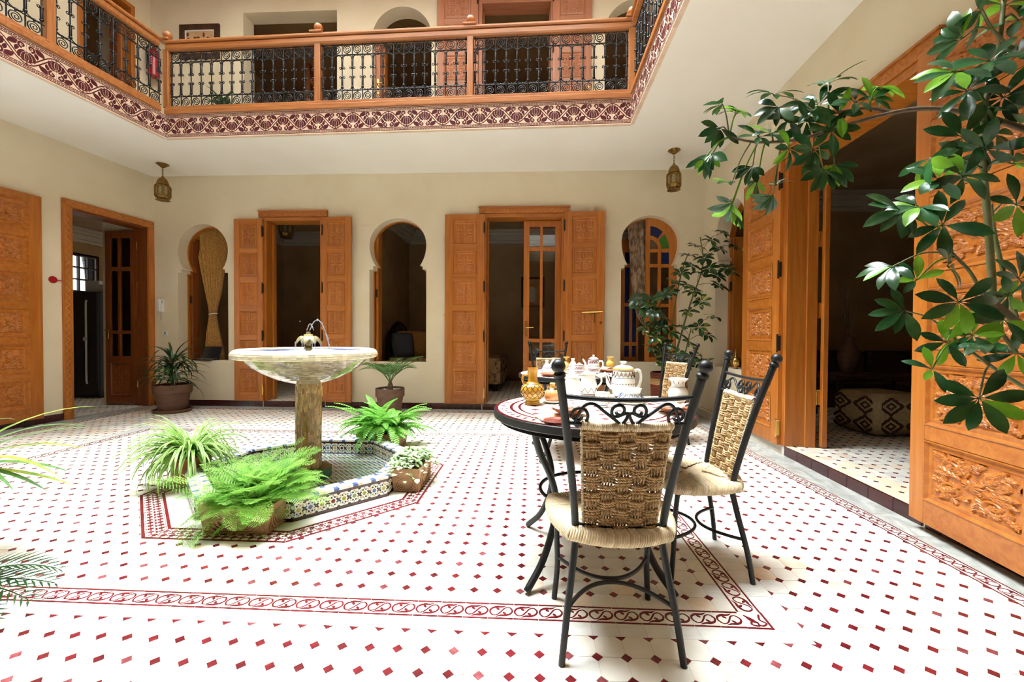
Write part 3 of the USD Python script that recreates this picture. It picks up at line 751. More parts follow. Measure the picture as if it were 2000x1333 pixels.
def lever(parent, M, x, z, s=1, ball=False):
    mb = MB().box(x - .017, x + .017, -.007, 0, z - .115, z + .115, .003, M)
    mb.tube([(x, -.007, z + .02), (x, -.045, z + .02), (x + s * .015, -.052, z + .02), (x + s * .11, -.05, z + .025)], [.009, .009, .009, .007], 8, M=M)
    mb.tube([(x, -.004, z - .06), (x, -.012, z - .06)], .008, 10, M=M)
    put('handle', mb, 'brass', parent, label='brass lever handle on a long plate', smooth=40)


def carved_band(mb, x0, x1, z0, z1, y, M, seg=8):
    n = max(2, int((x1 - x0) / .05)); res = n * seg
    X, Z = np.linspace(x0, x1, res), np.linspace(z0, z1, 12); gx, gz = np.meshgrid(X, Z)
    u = (gx - x0) / .1; v = (gz - z0) / (z1 - z0) * 2 - 1
    hh = np.exp(-((v - .55 * np.sin(2 * PI * u)) / .22) ** 2) + .8 * np.exp(-((v + .5 * np.sin(2 * PI * u)) ** 2 + ((u * 2 % 1) - .5) ** 2 * 3) / .1)
    hh *= np.clip((1 - np.abs(v)) * 5, 0, 1)
    mb.grid(np.stack([gx, y - .006 * np.clip(hh, 0, 1), gz], -1), M, flip=True)
    mb.box(x0, x1, y + .001, y + .03, z0, z1, M=M)


def door_frame(dr, M, x0, x1, z0, z1, depth=WT, casing=None, lintel=True, wood='wood'):
    """Jambs and head lining the opening (x0..x1 clear inside), local wall frame: y = 0 the wall face."""
    for a, b in ((x0 - .055, x0), (x1, x1 + .055)):
        put('jamb', MB().box(a, b, -.025, depth - .02, z0, z1, .004, M), wood, dr)
        put('jamb_stop', MB().box(a + (.012 if a < x0 - .05 else -.015), b + (.015 if a < x0 - .05 else -.012), depth * .55, depth - .03, z0 + .002, z1 - .01, .003, M), wood, dr)
    put('head', MB().box(x0 - .055, x1 + .055, -.025, depth - .02, z1, z1 + .055, .004, M), wood + '_across', dr)
    if lintel:
        mb = MB(); carved_band(mb, x0 - .11, x1 + .11, z1 + .058, z1 + .135, -.035, M); mb.box(x0 - .12, x1 + .12, -.05, -.001, z1 + .136, z1 + .152, .003, M)
        put('lintel', mb, wood + '_across', dr, label='lintel board carved with a running scroll')


def door(n, label):
    return tag(UsdGeom.Xform.Define(stage, f'/World/door_{n}'), label, 'door', kind='structure')


MBK = FM['back']
d1 = door(1, 'left doorway of the back wall with two narrow carved leaves folded back')
door_frame(d1, MBK, -3.995, -3.165, SILL, 2.80)
l_ = carved_leaf(d1, T(-4.47, D - .062, SILL + .005), .445, 2.73, hinge=.44, stile=.085, margin=.042)
r_ = carved_leaf(d1, T(-3.120, D - .07, SILL + .005, rz=-.07), .455, 2.745, hinge=.012, stile=.085, margin=.042)
d2 = door(2, 'middle doorway of the back wall with two carved leaves folded back and a glazed inner leaf')
door_frame(d2, MBK, -.665, .43, SILL, 2.83)
l_ = carved_leaf(d2, T(-1.275, D - .062, SILL), .585, 2.775, hinge=.578)
put('knob', MB().tube([(-1.268, D - .062, 1.39), (-1.268, D - .085, 1.39)], .007, 8).ball((-1.268, D - .092, 1.39), .014, 1), 'brass', l_)
r_ = carved_leaf(d2, T(.455, D - .075, SILL, rz=-.055), .585, 2.80, hinge=.01)
Mr = T(.455, D - .075, SILL, rz=-.055)
put('bolt', MB().tube([(.27, -.02, 1.345), (.56, -.02, 1.36)], .009, 8, M=Mr).box(.36, .52, -.012, 0, 1.33, 1.375, .003, Mr).tube([(.44, -.016, 1.34), (.44, -.02, 1.20)], .008, 8, M=Mr).tube([(.535, -.003, 1.2), (.535, -.014, 1.2)], .02, 12, M=Mr), 'brass', r_)


def glazed_leaf(parent, M, w, h, cols, rows, stile=.085, bottom=.55, t=.04, wood='wood', name='glazed_leaf', carved_bottom=True, label=None):
    """cols: x spans of the panes, rows: z spans."""
    g = sbox(0, 0, w, h)
    for a, b in cols:
        for c, d in rows: g = g.difference(sbox(a, c, b, d))
    A = M @ XZ
    f = MB().prism(g, -t, 0, A, bottom=True)
    lf = put(name, f, wood, parent, label=label)
    for a, b in cols:
        for c, d in rows:
            put('pane', MB().box(a - .004, b + .004, t * .45, t * .45 + .004, c - .004, d + .004, M=M), 'pane', lf)
    if carved_bottom:
        pm = panel_mesh(stile, w - stile, .12, bottom, 0, 30, .008, .04); put('panel', MB().join(pm, M @ T(0, -.012, 0)), wood, lf)
    return lf


gl = glazed_leaf(d2, T(-.125, D + .15, SILL + .01), .555, 2.72, [(.085, .245), (.285, .47)], [(.62, .90), (.955, 2.27), (2.33, 2.63)], label='glazed inner leaf with six panes')
lever(gl, T(-.125, D + .15, SILL + .01), .042, 1.10, 1)
# left doorway: carved casing, glazed leaf swung inwards
ML = FM['left']
d3 = door(3, 'doorway of the left wall with a carved casing and a glazed leaf swung inwards')
a, b = ul(5.055), ul(6.02)
cs = MB(); carved_v = MB()
for x0, x1 in ((a - .105, a), (b, b + .095)):
    put('casing', MB().box(x0, x1, -.03, .0, 0.0, 2.70, .004, ML), 'wood', d3)
    n = 60; X, Z = np.linspace(x0 + .02, x1 - .02, 8), np.linspace(.06, 2.66, 420); gx, gz = np.meshgrid(X, Z)
    u = (gx - x0 - .02) / (x1 - x0 - .04) * 2 - 1; hh = np.exp(-((u - .6 * np.sin(2 * PI * gz / .09)) / .3) ** 2)
    put('casing_carving', MB().grid(np.stack([gx, -.0305 - .005 * hh, gz], -1), ML, flip=True), 'wood', d3)
mb = MB().box(a - .105, b + .095, -.03, 0, 2.70, 2.80, .004, ML); carved_band(mb, a - .08, b + .07, 2.72, 2.78, -.031, ML)
put('lintel', mb, 'wood_across', d3)
put('jamb', MB().box(a - .045, a, .0, WT, 0, 2.72, .003, ML), 'wood_dark', d3)
put('jamb', MB().box(b, b + .05, .0, WT, 0, 2.72, .003, ML), 'wood_dark', d3)
put('head', MB().box(a, b, .0, WT, 2.68, 2.74, .003, ML), 'wood_across_dark' if 'wood_across_dark' in MAT else 'wood_dark', d3)
Mg = T(-6.49, 6.035, .03)
gl = glazed_leaf(d3, Mg, .50, 2.62, [(.08, .20), (.235, .40)], [(.72, 1.06), (1.11, 2.02), (2.08, 2.52)], label='dark glazed door leaf standing open', bottom=.62, wood='wood_dark')
lever(gl, Mg, .035, 1.10, 1)
for zz in (.3, 1.2, 1.8, 2.4): put('hinge', MB().box(.485, .515, -.01, .02, zz - .05, zz + .05, .002, Mg), 'brass', gl)
# near left leaf
d5 = door(5, 'wide carved door leaf folded back on the left wall, cut by the picture edge')
carved_leaf(d5, ML @ T(ul(4.00), -.062, .075), .725, 2.65, kind=1, res=64, hinge=.01, stile=.12, margin=.055, depth=.017)
# right doorway
MR = FM['right']
d4 = door(4, 'tall doorway of the right wall with two wide carved leaves folded back')
a, b = ur(3.945), ur(2.56)
door_frame(d4, MR, a, b, SILL, 2.70, depth=.27)
put('inner_leaf', MB().box(a + .005, a + .045, .275, .32, SILL + .01, 2.66, .003, MR), 'wood', d4, label='edge of the inner leaf')
for zz in (.55, 1.35, 2.0): put('hinge', MB().box(a + .002, a + .012, .245, .285, zz - .07, zz + .07, .002, MR), 'brass', d4)
l_ = carved_leaf(d4, MR @ T(a - .045 - .745, -.064, SILL), .74, 2.655, kind=1, res=70, hinge=.735, stile=.12, margin=.055, depth=.016)
r_ = carved_leaf(d4, MR @ T(b + .03, -.085, SILL - .03, rz=-.05), .745, 2.68, kind=1, res=160, hinge=None, stile=.10, margin=.046, depth=.016)
# upstairs door, pinkish in the bright light
d6 = door(6, 'upstairs doorway with two pink-brown carved leaves behind the railing')
door_frame(d6, MBK, -.745, .245, GF, 5.93, wood='wood_pink')
carved_leaf(d6, T(-1.40, D - .064, GF + .005), .60, 2.35, n=5, wood='wood_pink', hinge=.59, stile=.10, margin=.045)
r_ = carved_leaf(d6, T(.275, D - .064, GF + .005), .56, 2.35, n=5, wood='wood_pink', hinge=.01, stile=.10, margin=.045)
lever(r_, T(.275, D - .064, GF + .005), .52, .78, -1)
# upstairs arches: wooden door leaves set inside
d7 = door(7, 'upstairs arched doorway left of the carved pair, its wooden leaf ajar inside')
put('jamb', MB().box(-2.365, -2.30, D + .10, D + WT, GF, 5.55, .003), 'wood_pink', d7)
put('leaf', MB().box(-2.30, -2.26, D + .20, D + .32, GF, 5.5, .003), 'wood', d7)
lever(d7, T(-2.36, D + .10, GF), .03, 1.05, 1)
d8 = door(8, 'upstairs arched doorway at the right corner of the railing with a wooden leaf')
put('jamb', MB().box(1.86, 1.93, D + .06, D + WT, GF, 5.5, .003), 'wood_pink', d8)
pm = glazed_leaf(d8, T(1.70, D + .12, GF), .22, 2.0, [(.07, .17)], [(.5, .8), (.86, 1.2), (1.26, 1.8)], carved_bottom=False, wood='wood_pink')
d9 = door(9, 'dark doorway on the upper left wall with a wooden frame')
door_frame(d9, ML, ul(5.2), ul(5.80), GF, 5.80, lintel=False)
put('leaf', MB().box(ul(5.76), ul(5.80), .16, .30, GF, 5.75, .003, ML), 'wood_dark', d9)
# stair recess upstairs: timber post and handrail in the hall
st = thing('stair_rail', 'brown wooden post and sloping handrail in the upstairs hall recess', 'stair rail', (-3.9, D + 1.0, GF))
put('post', MB().box(-.05, .05, -.05, .05, 0, 2.0, .004), 'wood_dark', st)
put('handrail', MB().tube([(.0, 0, 1.75), (.85, 0, .75)], .04, 8), 'wood_dark', st)
put('post', MB().box(.80, .90, -.05, .05, 0, 1.6, .004), 'wood', st)

# ---------------------------------------------------------------- horseshoe windows: wooden linings, leaves, curtains
def window(n, hole, M, label, a=.0):
    w = tag(UsdGeom.Xform.Define(stage, f'/World/window_{n}'), label, 'window', kind='structure')
    ring = hole.buffer(.035).difference(hole.buffer(-.014))
    put('window_frame', MB().prism(ring, -WT + .002, -WT + .07, M @ XZ, bottom=True), 'wood', w)
    fr = hole.buffer(0.0005).difference(hole.buffer(-.006))
    x0, z0, x1, z1 = hole.bounds
    put('window_sill', MB().box(x0 + .002, x1 - .002, .012, WT - .06, z0 - .004, z0 + .012, .003, M), 'reveal', w)
    return w


w1 = window(1, W1, MBK, 'left horseshoe window of the back wall, hung with a gold curtain')
w2 = window(2, W2, MBK, 'middle horseshoe window of the back wall, open on a dim bedroom')
w3 = window(3, W3, MBK, 'right horseshoe window of the back wall with stained glass casements')
w4 = window(4, W4, MR, 'horseshoe window of the right wall behind the tall leafy shrub')
put('shutter', MB().box(-5.365, -5.33, D + .20, D + .34, .70, 2.6, .003), 'wood_dark', w1)
put('hinge', MB().box(-5.37, -5.34, D + .19, D + .215, 1.58, 1.70, .002), 'iron_hinge', w1)
put('shutter', MB().box(-2.40, -2.362, D + .20, D + .36, .70, 2.70, .003), 'wood', w2)
put('hinge', MB().box(-2.405, -2.37, D + .19, D + .215, 1.68, 1.80, .002), 'iron_hinge', w2)
put('shutter', MB().box(ur(5.66), ur(5.60), .16, .21, .72, 2.4, .003, MR).box(ur(5.58), ur(5.545), .18, .5, .72, 2.4, .003, MR), 'wood', w4)
put('hinge', MB().box(ur(5.60), ur(5.57), .15, .17, 1.70, 1.82, .002, MR), 'iron_hinge', w4)


def pz(py, y): return at_y(1270, py, y)[2]
def pxx(px, py, y): return at_y(px, py, y)[0]


yA = D + .13
x0 = pxx(1261.5, 500, yA); xs = [pxx(q, 500, yA) for q in (1269.7, 1285, 1291.5, 1307)]
zr = [pz(q, yA) for q in (706, 698, 675, 668, 600, 594, 522.5, 516, 493, 487)]
leafp = W3.buffer(.03).intersection(sbox(x0, .705, 3, 3))
rows = [(zr[1], zr[2]), (zr[3], zr[4]), (zr[5], zr[6]), (zr[7], zr[8])]
ct = (xs[0], zr[9]); R1, R2, R3 = xs[3] - xs[0], xs[2] - xs[0] + .0, xs[1] - xs[0]
def sector(ra, rb, a0, a1, ez=1.22):
    t = np.linspace(a0, a1, 14)
    return Polygon([(ct[0] + rb * math.cos(q), ct[1] + rb * ez * math.sin(q)) for q in t] + [(ct[0] + ra * math.cos(q), ct[1] + ra * ez * math.sin(q)) for q in t[::-1]])
panes = [(sector(0, R3, .0, PI / 2), 'pane'), (sector(R2, R1, .03, PI / 4 - .07), 'pane_green'), (sector(R2, R1, PI / 4 + .07, PI / 2), 'pane_blue')]
for a, b in ((xs[0], xs[1]), (xs[2], xs[3])):
    for k, (c, d) in enumerate(rows): panes.append((sbox(a, c, b, d), 'pane_blue' if (k == 3 and a > xs[1]) else 'pane'))
for g, _ in panes: leafp = leafp.difference(g)
AY = T(0, yA, 0) @ XZ
lf = put('casement', MB().prism(leafp, -.04, 0, AY, bottom=True), 'wood', w3, label='closed casement with blue and green stained panes')
for g, m in panes: put('pane', MB().prism(g.buffer(.004), -.024, -.02, AY, bottom=True), m, lf)
yB = D + .40
xs2 = [pxx(q, 600, yB) for q in (1213, 1220, 1229.5, 1235, 1243, 1247)]
rws = [(pz(698, yB), pz(676, yB)), (pz(669, yB), pz(599, yB)), (pz(592, yB), pz(522, yB)), (pz(515, yB), pz(493, yB))]
lp = sbox(xs2[0] - .05, .72, xs2[5], 2.6); pn = []
for a, b in ((xs2[1], xs2[2]), (xs2[3], xs2[4])):
    for c, d in rws: pn.append(sbox(a, c, b, d))
for g in pn: lp = lp.difference(g)
AY = T(0, yB, 0) @ XZ
lf = put('casement', MB().prism(lp, -.04, 0, AY, bottom=True), 'wood', w3, label='casement standing open behind the brown curtain')
for g in pn: put('pane', MB().prism(g.buffer(.004), -.024, -.02, AY, bottom=True), 'pane_blue', lf)


def curtain(name, rows, y, m, label, folds, amp, tie=None, n=90, M=None, seed=1):
    """rows: (z, x left, x right); pleats run down."""
    rr = np.random.default_rng(seed); ph = np.cumsum(rr.uniform(.6, 1.4, n)); ph = ph / ph[-1] * folds * 2 * PI
    zz = np.array([r[0] for r in rows]); zs = np.linspace(zz.max(), zz.min(), 46); o = np.argsort(zz)
    L, Rr = (np.interp(zs, zz[o], np.array([r[k] for r in rows])[o]) for k in (1, 2))
    s = np.linspace(0, 1, n); wd = (Rr - L); w0 = wd.max()
    P = np.zeros((len(zs), n, 3)); q = np.clip(wd / w0, .25, 1)
    P[:, :, 0] = L[:, None] + wd[:, None] * s + .006 * np.sin(ph * 2 + 1)[None] * q[:, None]
    P[:, :, 1] = y - amp * (0.6 + .4 * q[:, None]) * np.sin(ph[None] + .35 * np.sin(zs * 3)[:, None])
    P[:, :, 2] = zs[:, None]
    t = thing(name, label, 'curtain')
    mb = MB().grid(P, M); b = P.copy(); b[:, :, 1] += .003; mb.grid(b, M, flip=True)
    put('cloth', mb, m, t, smooth=True)
    if tie is not None:
        k = np.abs(zs - tie).argmin(); c = (L[k] + Rr[k]) / 2; a = wd[k] / 2 + .012
        th = np.linspace(0, 2 * PI, 24, endpoint=False)
        put('tie_band', MB().tube(np.stack([c + a * np.cos(th), y + (amp + .012) * np.sin(th), tie + .012 * np.cos(th)], 1), .009, 8, closed=True, M=M), 'ceramic_white' if 'gold' in m else m, t, smooth=True)
    return t


yc = D + .345
g = lambda pts: [(at_y(l, py, yc)[2], at_y(l, py, yc)[0], at_y(r, py, yc)[0]) for py, l, r in pts]
curtain('curtain', g([(425, 384, 447), (470, 385, 446), (520, 393, 440), (570, 403, 432), (600, 409, 424), (614, 411, 421), (640, 407, 426), (680, 403, 435), (704, 402, 438)]), yc, 'curtain_gold', 'gold brocade curtain tied in the middle, in the left horseshoe window', 7, .042, tie=at_y(411, 614, yc)[2])
yc = D + .25
curtain('curtain', g([(415, 1222, 1264), (450, 1225, 1264), (520, 1230, 1266), (560, 1233, 1268), (590, 1236, 1268), (615, 1242, 1266), (634, 1254, 1266)]), yc, 'curtain_brown', 'brown velvet curtain drawn aside behind the stained glass window', 4, .025, seed=4)
curtain('curtain', [(2.75, ur(5.35), ur(4.86)), (2.3, ur(5.30), ur(4.82)), (2.0, ur(5.25), ur(4.80)), (1.7, ur(5.10), ur(4.80)), (1.45, ur(4.97), ur(4.80)), (1.3, ur(4.98), ur(4.80)), (.74, ur(5.02), ur(4.80))], .22, 'curtain_grey', 'pale grey curtain in the side window by the tall carved doors', 6, .018, M=MR, seed=6)
# ---------------------------------------------------------------- upper gallery: tiled frieze, timber railing with wrought iron grilles
def seg_frame(A, B):
    """Local frame of a gallery edge seen from the court: x along A -> B, y away from the court, z up."""
    d = np.array(B) - np.array(A); L = np.hypot(*d); return T(A[0], A[1], 0, rz=math.atan2(d[1], d[0])), L


EDGES = {'back': (VA, VB), 'right': (VB, VC), 'left': (VD, VA)}


def arabesque(P, Hh):
    """One period of the frieze drawing: vine, palmettes up and down, chain borders. x 0..P, y 0..Hh."""
    g = []; b = Hh * .17; h = Hh - 2 * b; ym = Hh / 2
    x = np.linspace(0, P, 61); y = ym + .40 * h * np.cos(2 * PI * x / P + PI)          # crest at P/2
    slope = np.gradient(y, x); nx = np.hypot(1, slope)
    for o in (-.012, .012):
        g.append(brush(np.stack([x - o * slope / nx, y + o / nx], 1), .0048).intersection(sbox(0, b * .9, P, Hh - b * .9)))
    def palm(cx, cy, s):
        """A palmette of leaves with fine gaps between them; s = 1 upright, -1 hanging."""
        q = []
        def addl(*shapes, gap=.0035):
            for sh in shapes:
                for o in q: sh = sh.difference(o.buffer(gap, 3))
                if not sh.is_empty: q.append(sh)
        addl(leaf2(cx, cy + s * .004, s * PI / 2, .078, .029), Point(cx, cy - s * .006).buffer(.0085, 5))
        for m in (-1, 1):
            up_ = s * PI / 2
            addl(leaf2(cx + m * .008, cy - s * .002, up_ - m * s * .50, .088, .035, m * s * .55))
            addl(leaf2(cx + m * .014, cy - s * .012, up_ - m * s * 1.05, .092, .038, m * s * .95))
            addl(brush(np.array(spiral((cx + m * .034, cy - s * .054), .027, .010, s * PI / 2, -m * s * 1.0, 22)), np.linspace(.0085, .006, 22)), Point(cx + m * .034, cy - s * .054).buffer(.007, 5))
            addl(leaf2(cx + m * .056, cy - s * .066, (0 if m > 0 else PI) + m * s * .05, .088, .048, m * s * .75))
            addl(leaf2(cx + m * .052, cy - s * .034, (0 if m > 0 else PI) + m * s * .55, .060, .031, m * s * 1.0))
            addl(leaf2(cx + m * .012, cy + s * .060, up_ - m * s * .55, .036, .017, -m * s * .6))
        addl(leaf2(cx, cy + s * .082, s * PI / 2, .032, .016))
        return q
    g += palm(P / 2, ym - .012, 1)
    for k in (0, 1): g += palm(P * k, ym + .012, -1)
    for yy in (b * .30, b * .92, Hh - b * .92, Hh - b * .30): g.append(sbox(0, yy - .0036, P, yy + .0036))
    for yy in (b * .61, Hh - b * .61):
        n = 14
        for k in range(n):
            c = P * (k + .5) / n; g.append(affinity.scale(Point(c, yy).buffer(1, 5), P / n * .46, b * .17).difference(affinity.scale(Point(c, yy).buffer(1, 5), P / n * .24, b * .07)))
    u = unary_union([q.buffer(0) for q in g]).intersection(sbox(0, 0, P, Hh)).simplify(.0007)
    return u


FH = GF - CE
ARA = {}
lab = {'back': 'tiled frieze of burgundy arabesques on the back edge of the gallery', 'right': 'tiled frieze of burgundy arabesques on the right edge of the gallery', 'left': 'tiled frieze of burgundy arabesques on the left edge of the gallery'}
for n_, (side, (A, B)) in enumerate(EDGES.items()):
    M, L = seg_frame(A, B); nper = max(1, round(L / .437)); P = L / nper
    fz = tag(UsdGeom.Xform.Define(stage, f'/World/trim_{n_ + 3}'), lab[side], 'frieze', kind='structure')
    U = arabesque(P, FH)
    for k in range(nper * 2):
        x0, x1 = k * P / 2, (k + 1) * P / 2; Mk = M @ T(x0, 0, 0)
        put('frieze_tile', MB().box(.0008, P / 2 - .0008, -.012, 0.03, CE - .002, CE + FH - .002, .001, Mk), 'frieze_cream', fz)
        half = affinity.translate(U.intersection(sbox(P / 2 * (k % 2) + .001, 0, P / 2 * (k % 2 + 1) - .001, FH)), -P / 2 * (k % 2), 0)
        put('arabesque', MB().prism(half, 0.0118, 0.0126, Mk @ T(0, 0, CE) @ XZ), 'burgundy_ink', fz)

# timber
ZS, ZR0, ZR1 = 3.885, 4.565, 4.675         # top of the sill, underside and top of the handrail
pitch = .13


def iron_bar(mb, x, M):
    z0, z1 = ZS, ZR0 + .004
    mb.tube([(x, 0, z0), (x, 0, z1)], .0062, 6, M=M)
    for za, zb in ((z0 + .17, z0 + .285), (z1 - .285, z1 - .17)):
        mb.tube([(x, 0, za), (x, 0, zb)], .0125, 8, M=M)
        for zz in (za, zb): mb.tube([(x, 0, zz - .006), (x, 0, zz + .006)], .016, 8, M=M)
    for zz, s in ((z0 + .285, -1), (z1 - .285, 1)):
        for m in (-1, 1):
            p = spiral((x + m * .020, zz + s * -.004), .016, .006, PI / 2 * s + (0 if m < 0 else 0), -m * s * .8, 12)
            mb.tube(np.c_[p[:, 0], np.zeros(len(p)), p[:, 1]], .0045, 5, M=M)


def iron_fill(x, w, M):
    """Scrolls and arches between two bars."""
    out = []
    z0, z1 = ZS, ZR0 + .004; r = w / 2 - .008
    for zc, s in ((z0 + .066, 1), (z1 - .066, -1)):
        p = spiral((x + w / 2, zc), min(r, .056), .007, -PI / 2 * s, -1.0 * 2.4 * s, 40)
        out.append(('iron_spiral', MB().tube(np.c_[p[:, 0], np.zeros(len(p)), p[:, 1]], np.linspace(.0055, .004, 40), 5, M=M)))
    for zb, s in ((z0 + .132, 1), (z1 - .132, -1)):
        t = np.linspace(0, PI, 14); a = np.stack([x + w / 2 + (w / 2 - .003) * np.cos(t), np.zeros(14), zb + s * (.052 - .048 * np.sin(t) ** .8)], 1)
        out.append(('iron_arch', MB().tube(a, .0052, 5, M=M).tube([(x + w / 2, 0, zb - .010), (x + w / 2, 0, zb + .010)], .011, 6, M=M)))
    return out


rails = {}
for side, label in (('back', 'timber and wrought iron railing across the back gallery'), ('right', 'timber and wrought iron railing of the right gallery'), ('left', 'timber and wrought iron railing of the left gallery')):
    A, B = EDGES[side]; M, L = seg_frame(A, B); M = M @ T(0, .03, 0)
    t = thing('gallery_railing', label, 'railing')
    e0, e1 = (.08 if side == 'right' else 0), (L - .08 if side == 'left' else L)
    put('sill', MB().box(e0, e1, -.062, .075, GF, GF + .06, .006, M).box(e0, e1, -.045, .065, GF + .06, ZS, .006, M), 'rail_wood', t, label='stepped wooden sill beam')
    hr = MB().box(e0, e1, -.07, .07, ZR1 - .035, ZR1, .010, M).box(e0, e1, -.05, .05, ZR0, ZR1 - .035, .014, M)
    put('handrail', hr, 'rail_wood', t, label='moulded wooden handrail')
    if side == 'back': xs_ = [.0, 1.93, 3.77, L]
    elif side == 'left': xs_ = [.2, L * .36, L * .68, L]
    else: xs_ = [0, L * .5, L]
    posts = [x for x in xs_ if not (side != 'back' and x in (0, L))]
    for x in posts:
        p = put('post', MB().box(x - .036, x + .036, -.036, .036, ZS - .01, ZR0 + .02, .004, M), 'post_wood', t)
        fb = MB().box(x - .075, x + .075, -.085, .085, ZR1, ZR1 + .022, .006, M)
        fb.lathe([(0, ZR1 + .02), (.045, ZR1 + .02), (.045, ZR1 + .032), (.022, ZR1 + .045), (.026, ZR1 + .055), (.046, ZR1 + .075), (.052, ZR1 + .10), (.042, ZR1 + .128), (.018, ZR1 + .142), (0, ZR1 + .145)], 20, M=M @ T(x, 0, 0))
        put('finial', fb, 'post_wood', t, smooth=40, label='turned wooden ball finial')
    for a, b in zip(xs_[:-1], xs_[1:]):
        n = round((b - a - .08) / pitch); w = (b - a - .086) / n; x0 = a + .043
        for zz in (ZS + .012, ZS + .132, ZR0 - .128, ZR0 - .010): put('grille_rail', MB().tube([(a + .03, 0, zz), (b - .03, 0, zz)], .0062, 6, M=M), 'iron_rail', t)
        for k in range(n + 1):
            xk = x0 + k * w + (.012 if k == 0 else -.012 if k == n else 0)
            mb = MB(); iron_bar(mb, xk, M); put('iron_baluster', mb, 'iron_rail', t, smooth=True)
            if k < n:
                for nm_, mb in iron_fill(x0 + k * w, w, M): put(nm_, mb, 'iron_rail', t, smooth=True)

# ---------------------------------------------------------------- things on the upper floor
pf = thing('picture_frame', 'dark wood framed picture hung upstairs left of the hall recess', 'picture', (-5.02, D - .03, 5.50))
w_, h_ = .31, .255
put('frame', MB().prism(sbox(-w_, -h_, w_, h_).difference(sbox(-w_ + .075, -h_ + .075, w_ - .075, h_ - .075)), 0, .028, T(0, .03, 0) @ XZ), 'dark_wood', pf)
put('mount', MB().prism(sbox(-w_ + .07, -h_ + .07, w_ - .07, h_ - .07).difference(sbox(-w_ + .095, -h_ + .095, w_ - .095, h_ - .095)), 0, .012, T(0, .03, 0) @ XZ), 'mount_white', pf)
pic = put('print', MB().box(-w_ + .09, w_ - .09, .02, .028, -h_ + .09, h_ - .09), 'picture_sand', pf)
r_ = np.random.default_rng(3); mb = MB()
for k in range(14):
    cx, cz = r_.uniform(-.19, .19), r_.uniform(-.14, .12); mb.prism(affinity.scale(Point(cx, cz).buffer(1, 4), r_.uniform(.012, .03), r_.uniform(.02, .05)), 0, .002, T(0, .02, 0) @ XZ)
put('painted_figures', mb, 'ink_maroon', pf)
fe = thing('fire_extinguisher', 'red fire extinguisher hung in the upstairs corner behind the railing', 'fire extinguisher', (-5.66, D - .10, 4.93))
put('cylinder', MB().lathe([(0, 0), (.055, 0), (.068, .012), (.070, .03), (.070, .34), (.062, .38), (.03, .41), (.024, .43), (0, .43)], 24), 'red_paint', fe, smooth=40)
put('valve', MB().lathe([(.02, .43), (.02, .47), (0, .47)], 12).box(-.01, .075, -.01, .01, .47, .485, .002).box(-.01, .07, -.01, .01, .45, .458, .002), 'black_gloss', fe)
put('hose', MB().tube(bez([(0, 0, .45), (-.05, -.02, .47), (-.095, -.02, .40), (-.09, -.02, .25), (-.085, -.02, .12)], 24), .011, 8), 'black_gloss', fe, smooth=True)
lb = MB()
for k in range(5):
    t = np.linspace(-2.0, -1.2, 8); z = .12 + .035 * k
    for za in (z,): lb.grid(np.stack([np.stack([.0705 * np.cos(t), .0705 * np.sin(t), np.full(8, zz)], -1) for zz in (za, za + .014)]))
put('label', lb, 'mount_white', fe)
put('wall_bracket', MB().box(-.02, .02, .069, .10, .22, .30, .003), 'black_gloss', fe)


def blade(mb, base, yaw, L, w, rise, droop, n=9, fold=.25, tip=1.0, twist=0.0):
    """A long narrow leaf: starts at base, climbs, arches over and droops."""
    t = np.linspace(0, 1, n); el = rise - droop * t ** 1.3
    ds = L / (n - 1); hx = np.r_[0, np.cumsum(np.cos(el[1:]) * ds)]; hz = np.r_[0, np.cumsum(np.sin(el[1:]) * ds)]
    c, s = math.cos(yaw), math.sin(yaw)
    mid = np.stack([base[0] + hx * c, base[1] + hx * s, base[2] + hz], 1)
    hw = w / 2 * np.minimum(1, .45 + 3 * t) * (1 - t ** 2.2) ** .8 + .0004
    up = np.stack([-np.sin(el) * c, -np.sin(el) * s, np.cos(el)], 1); sd = np.array([-s, c, 0.0])
    a = twist * t; sdv = sd[None] * np.cos(a)[:, None] + up * np.sin(a)[:, None]
    P = np.stack([mid + sdv * hw[:, None] + up * (hw * fold)[:, None], mid, mid - sdv * hw[:, None] + up * (hw * fold)[:, None]], 1)
    mb.grid(P); return P


up = thing('potted_foliage', 'leafy green potted plant on the upstairs gallery in the left corner of the railing', 'plant', (-4.12, 5.42, GF))
put('pot', MB().lathe([(0, 0), (.11, 0), (.13, .22), (.145, .22), (.145, .25), (.12, .25), (.115, .2), (0, .2)], 20), 'terracotta_dark', up, smooth=40)
mb = MB(); r_ = np.random.default_rng(8)
for k in range(70): blade(mb, (r_.uniform(-.04, .04), r_.uniform(-.04, .04), .2 + r_.uniform(0, .22)), r_.uniform(0, 6.28), r_.uniform(.16, .30), .035, r_.uniform(.3, 1.3), r_.uniform(.6, 1.8))
put('foliage', mb, 'leaf_palm', up)
# ---------------------------------------------------------------- fountain: star mosaic frame, octagonal basin, column with bowl
fx, fy = FC


def ngon(R, n=8, ph=PI / 8): return [(R * math.cos(ph + k * 2 * PI / n), R * math.sin(ph + k * 2 * PI / n)) for k in range(n)]


def star(cx, cy, R, r=None, n=8, ph=0.0):
    r = r or R * .70
    return Polygon([(cx + (R if k % 2 == 0 else r) * math.cos(ph + k * PI / n), cy + (R if k % 2 == 0 else r) * math.sin(ph + k * PI / n)) for k in range(2 * n)])


def side_frames(apo):
    """For each side of the octagon: (matrix with x along the side, y outward; length)."""
    L = 2 * apo * math.tan(PI / 8)
    for k in range(8):
        a = k * PI / 4 - PI / 2
        yield T(fx, fy, 0, rz=a + PI / 2) @ T(-L / 2, -apo, 0), L


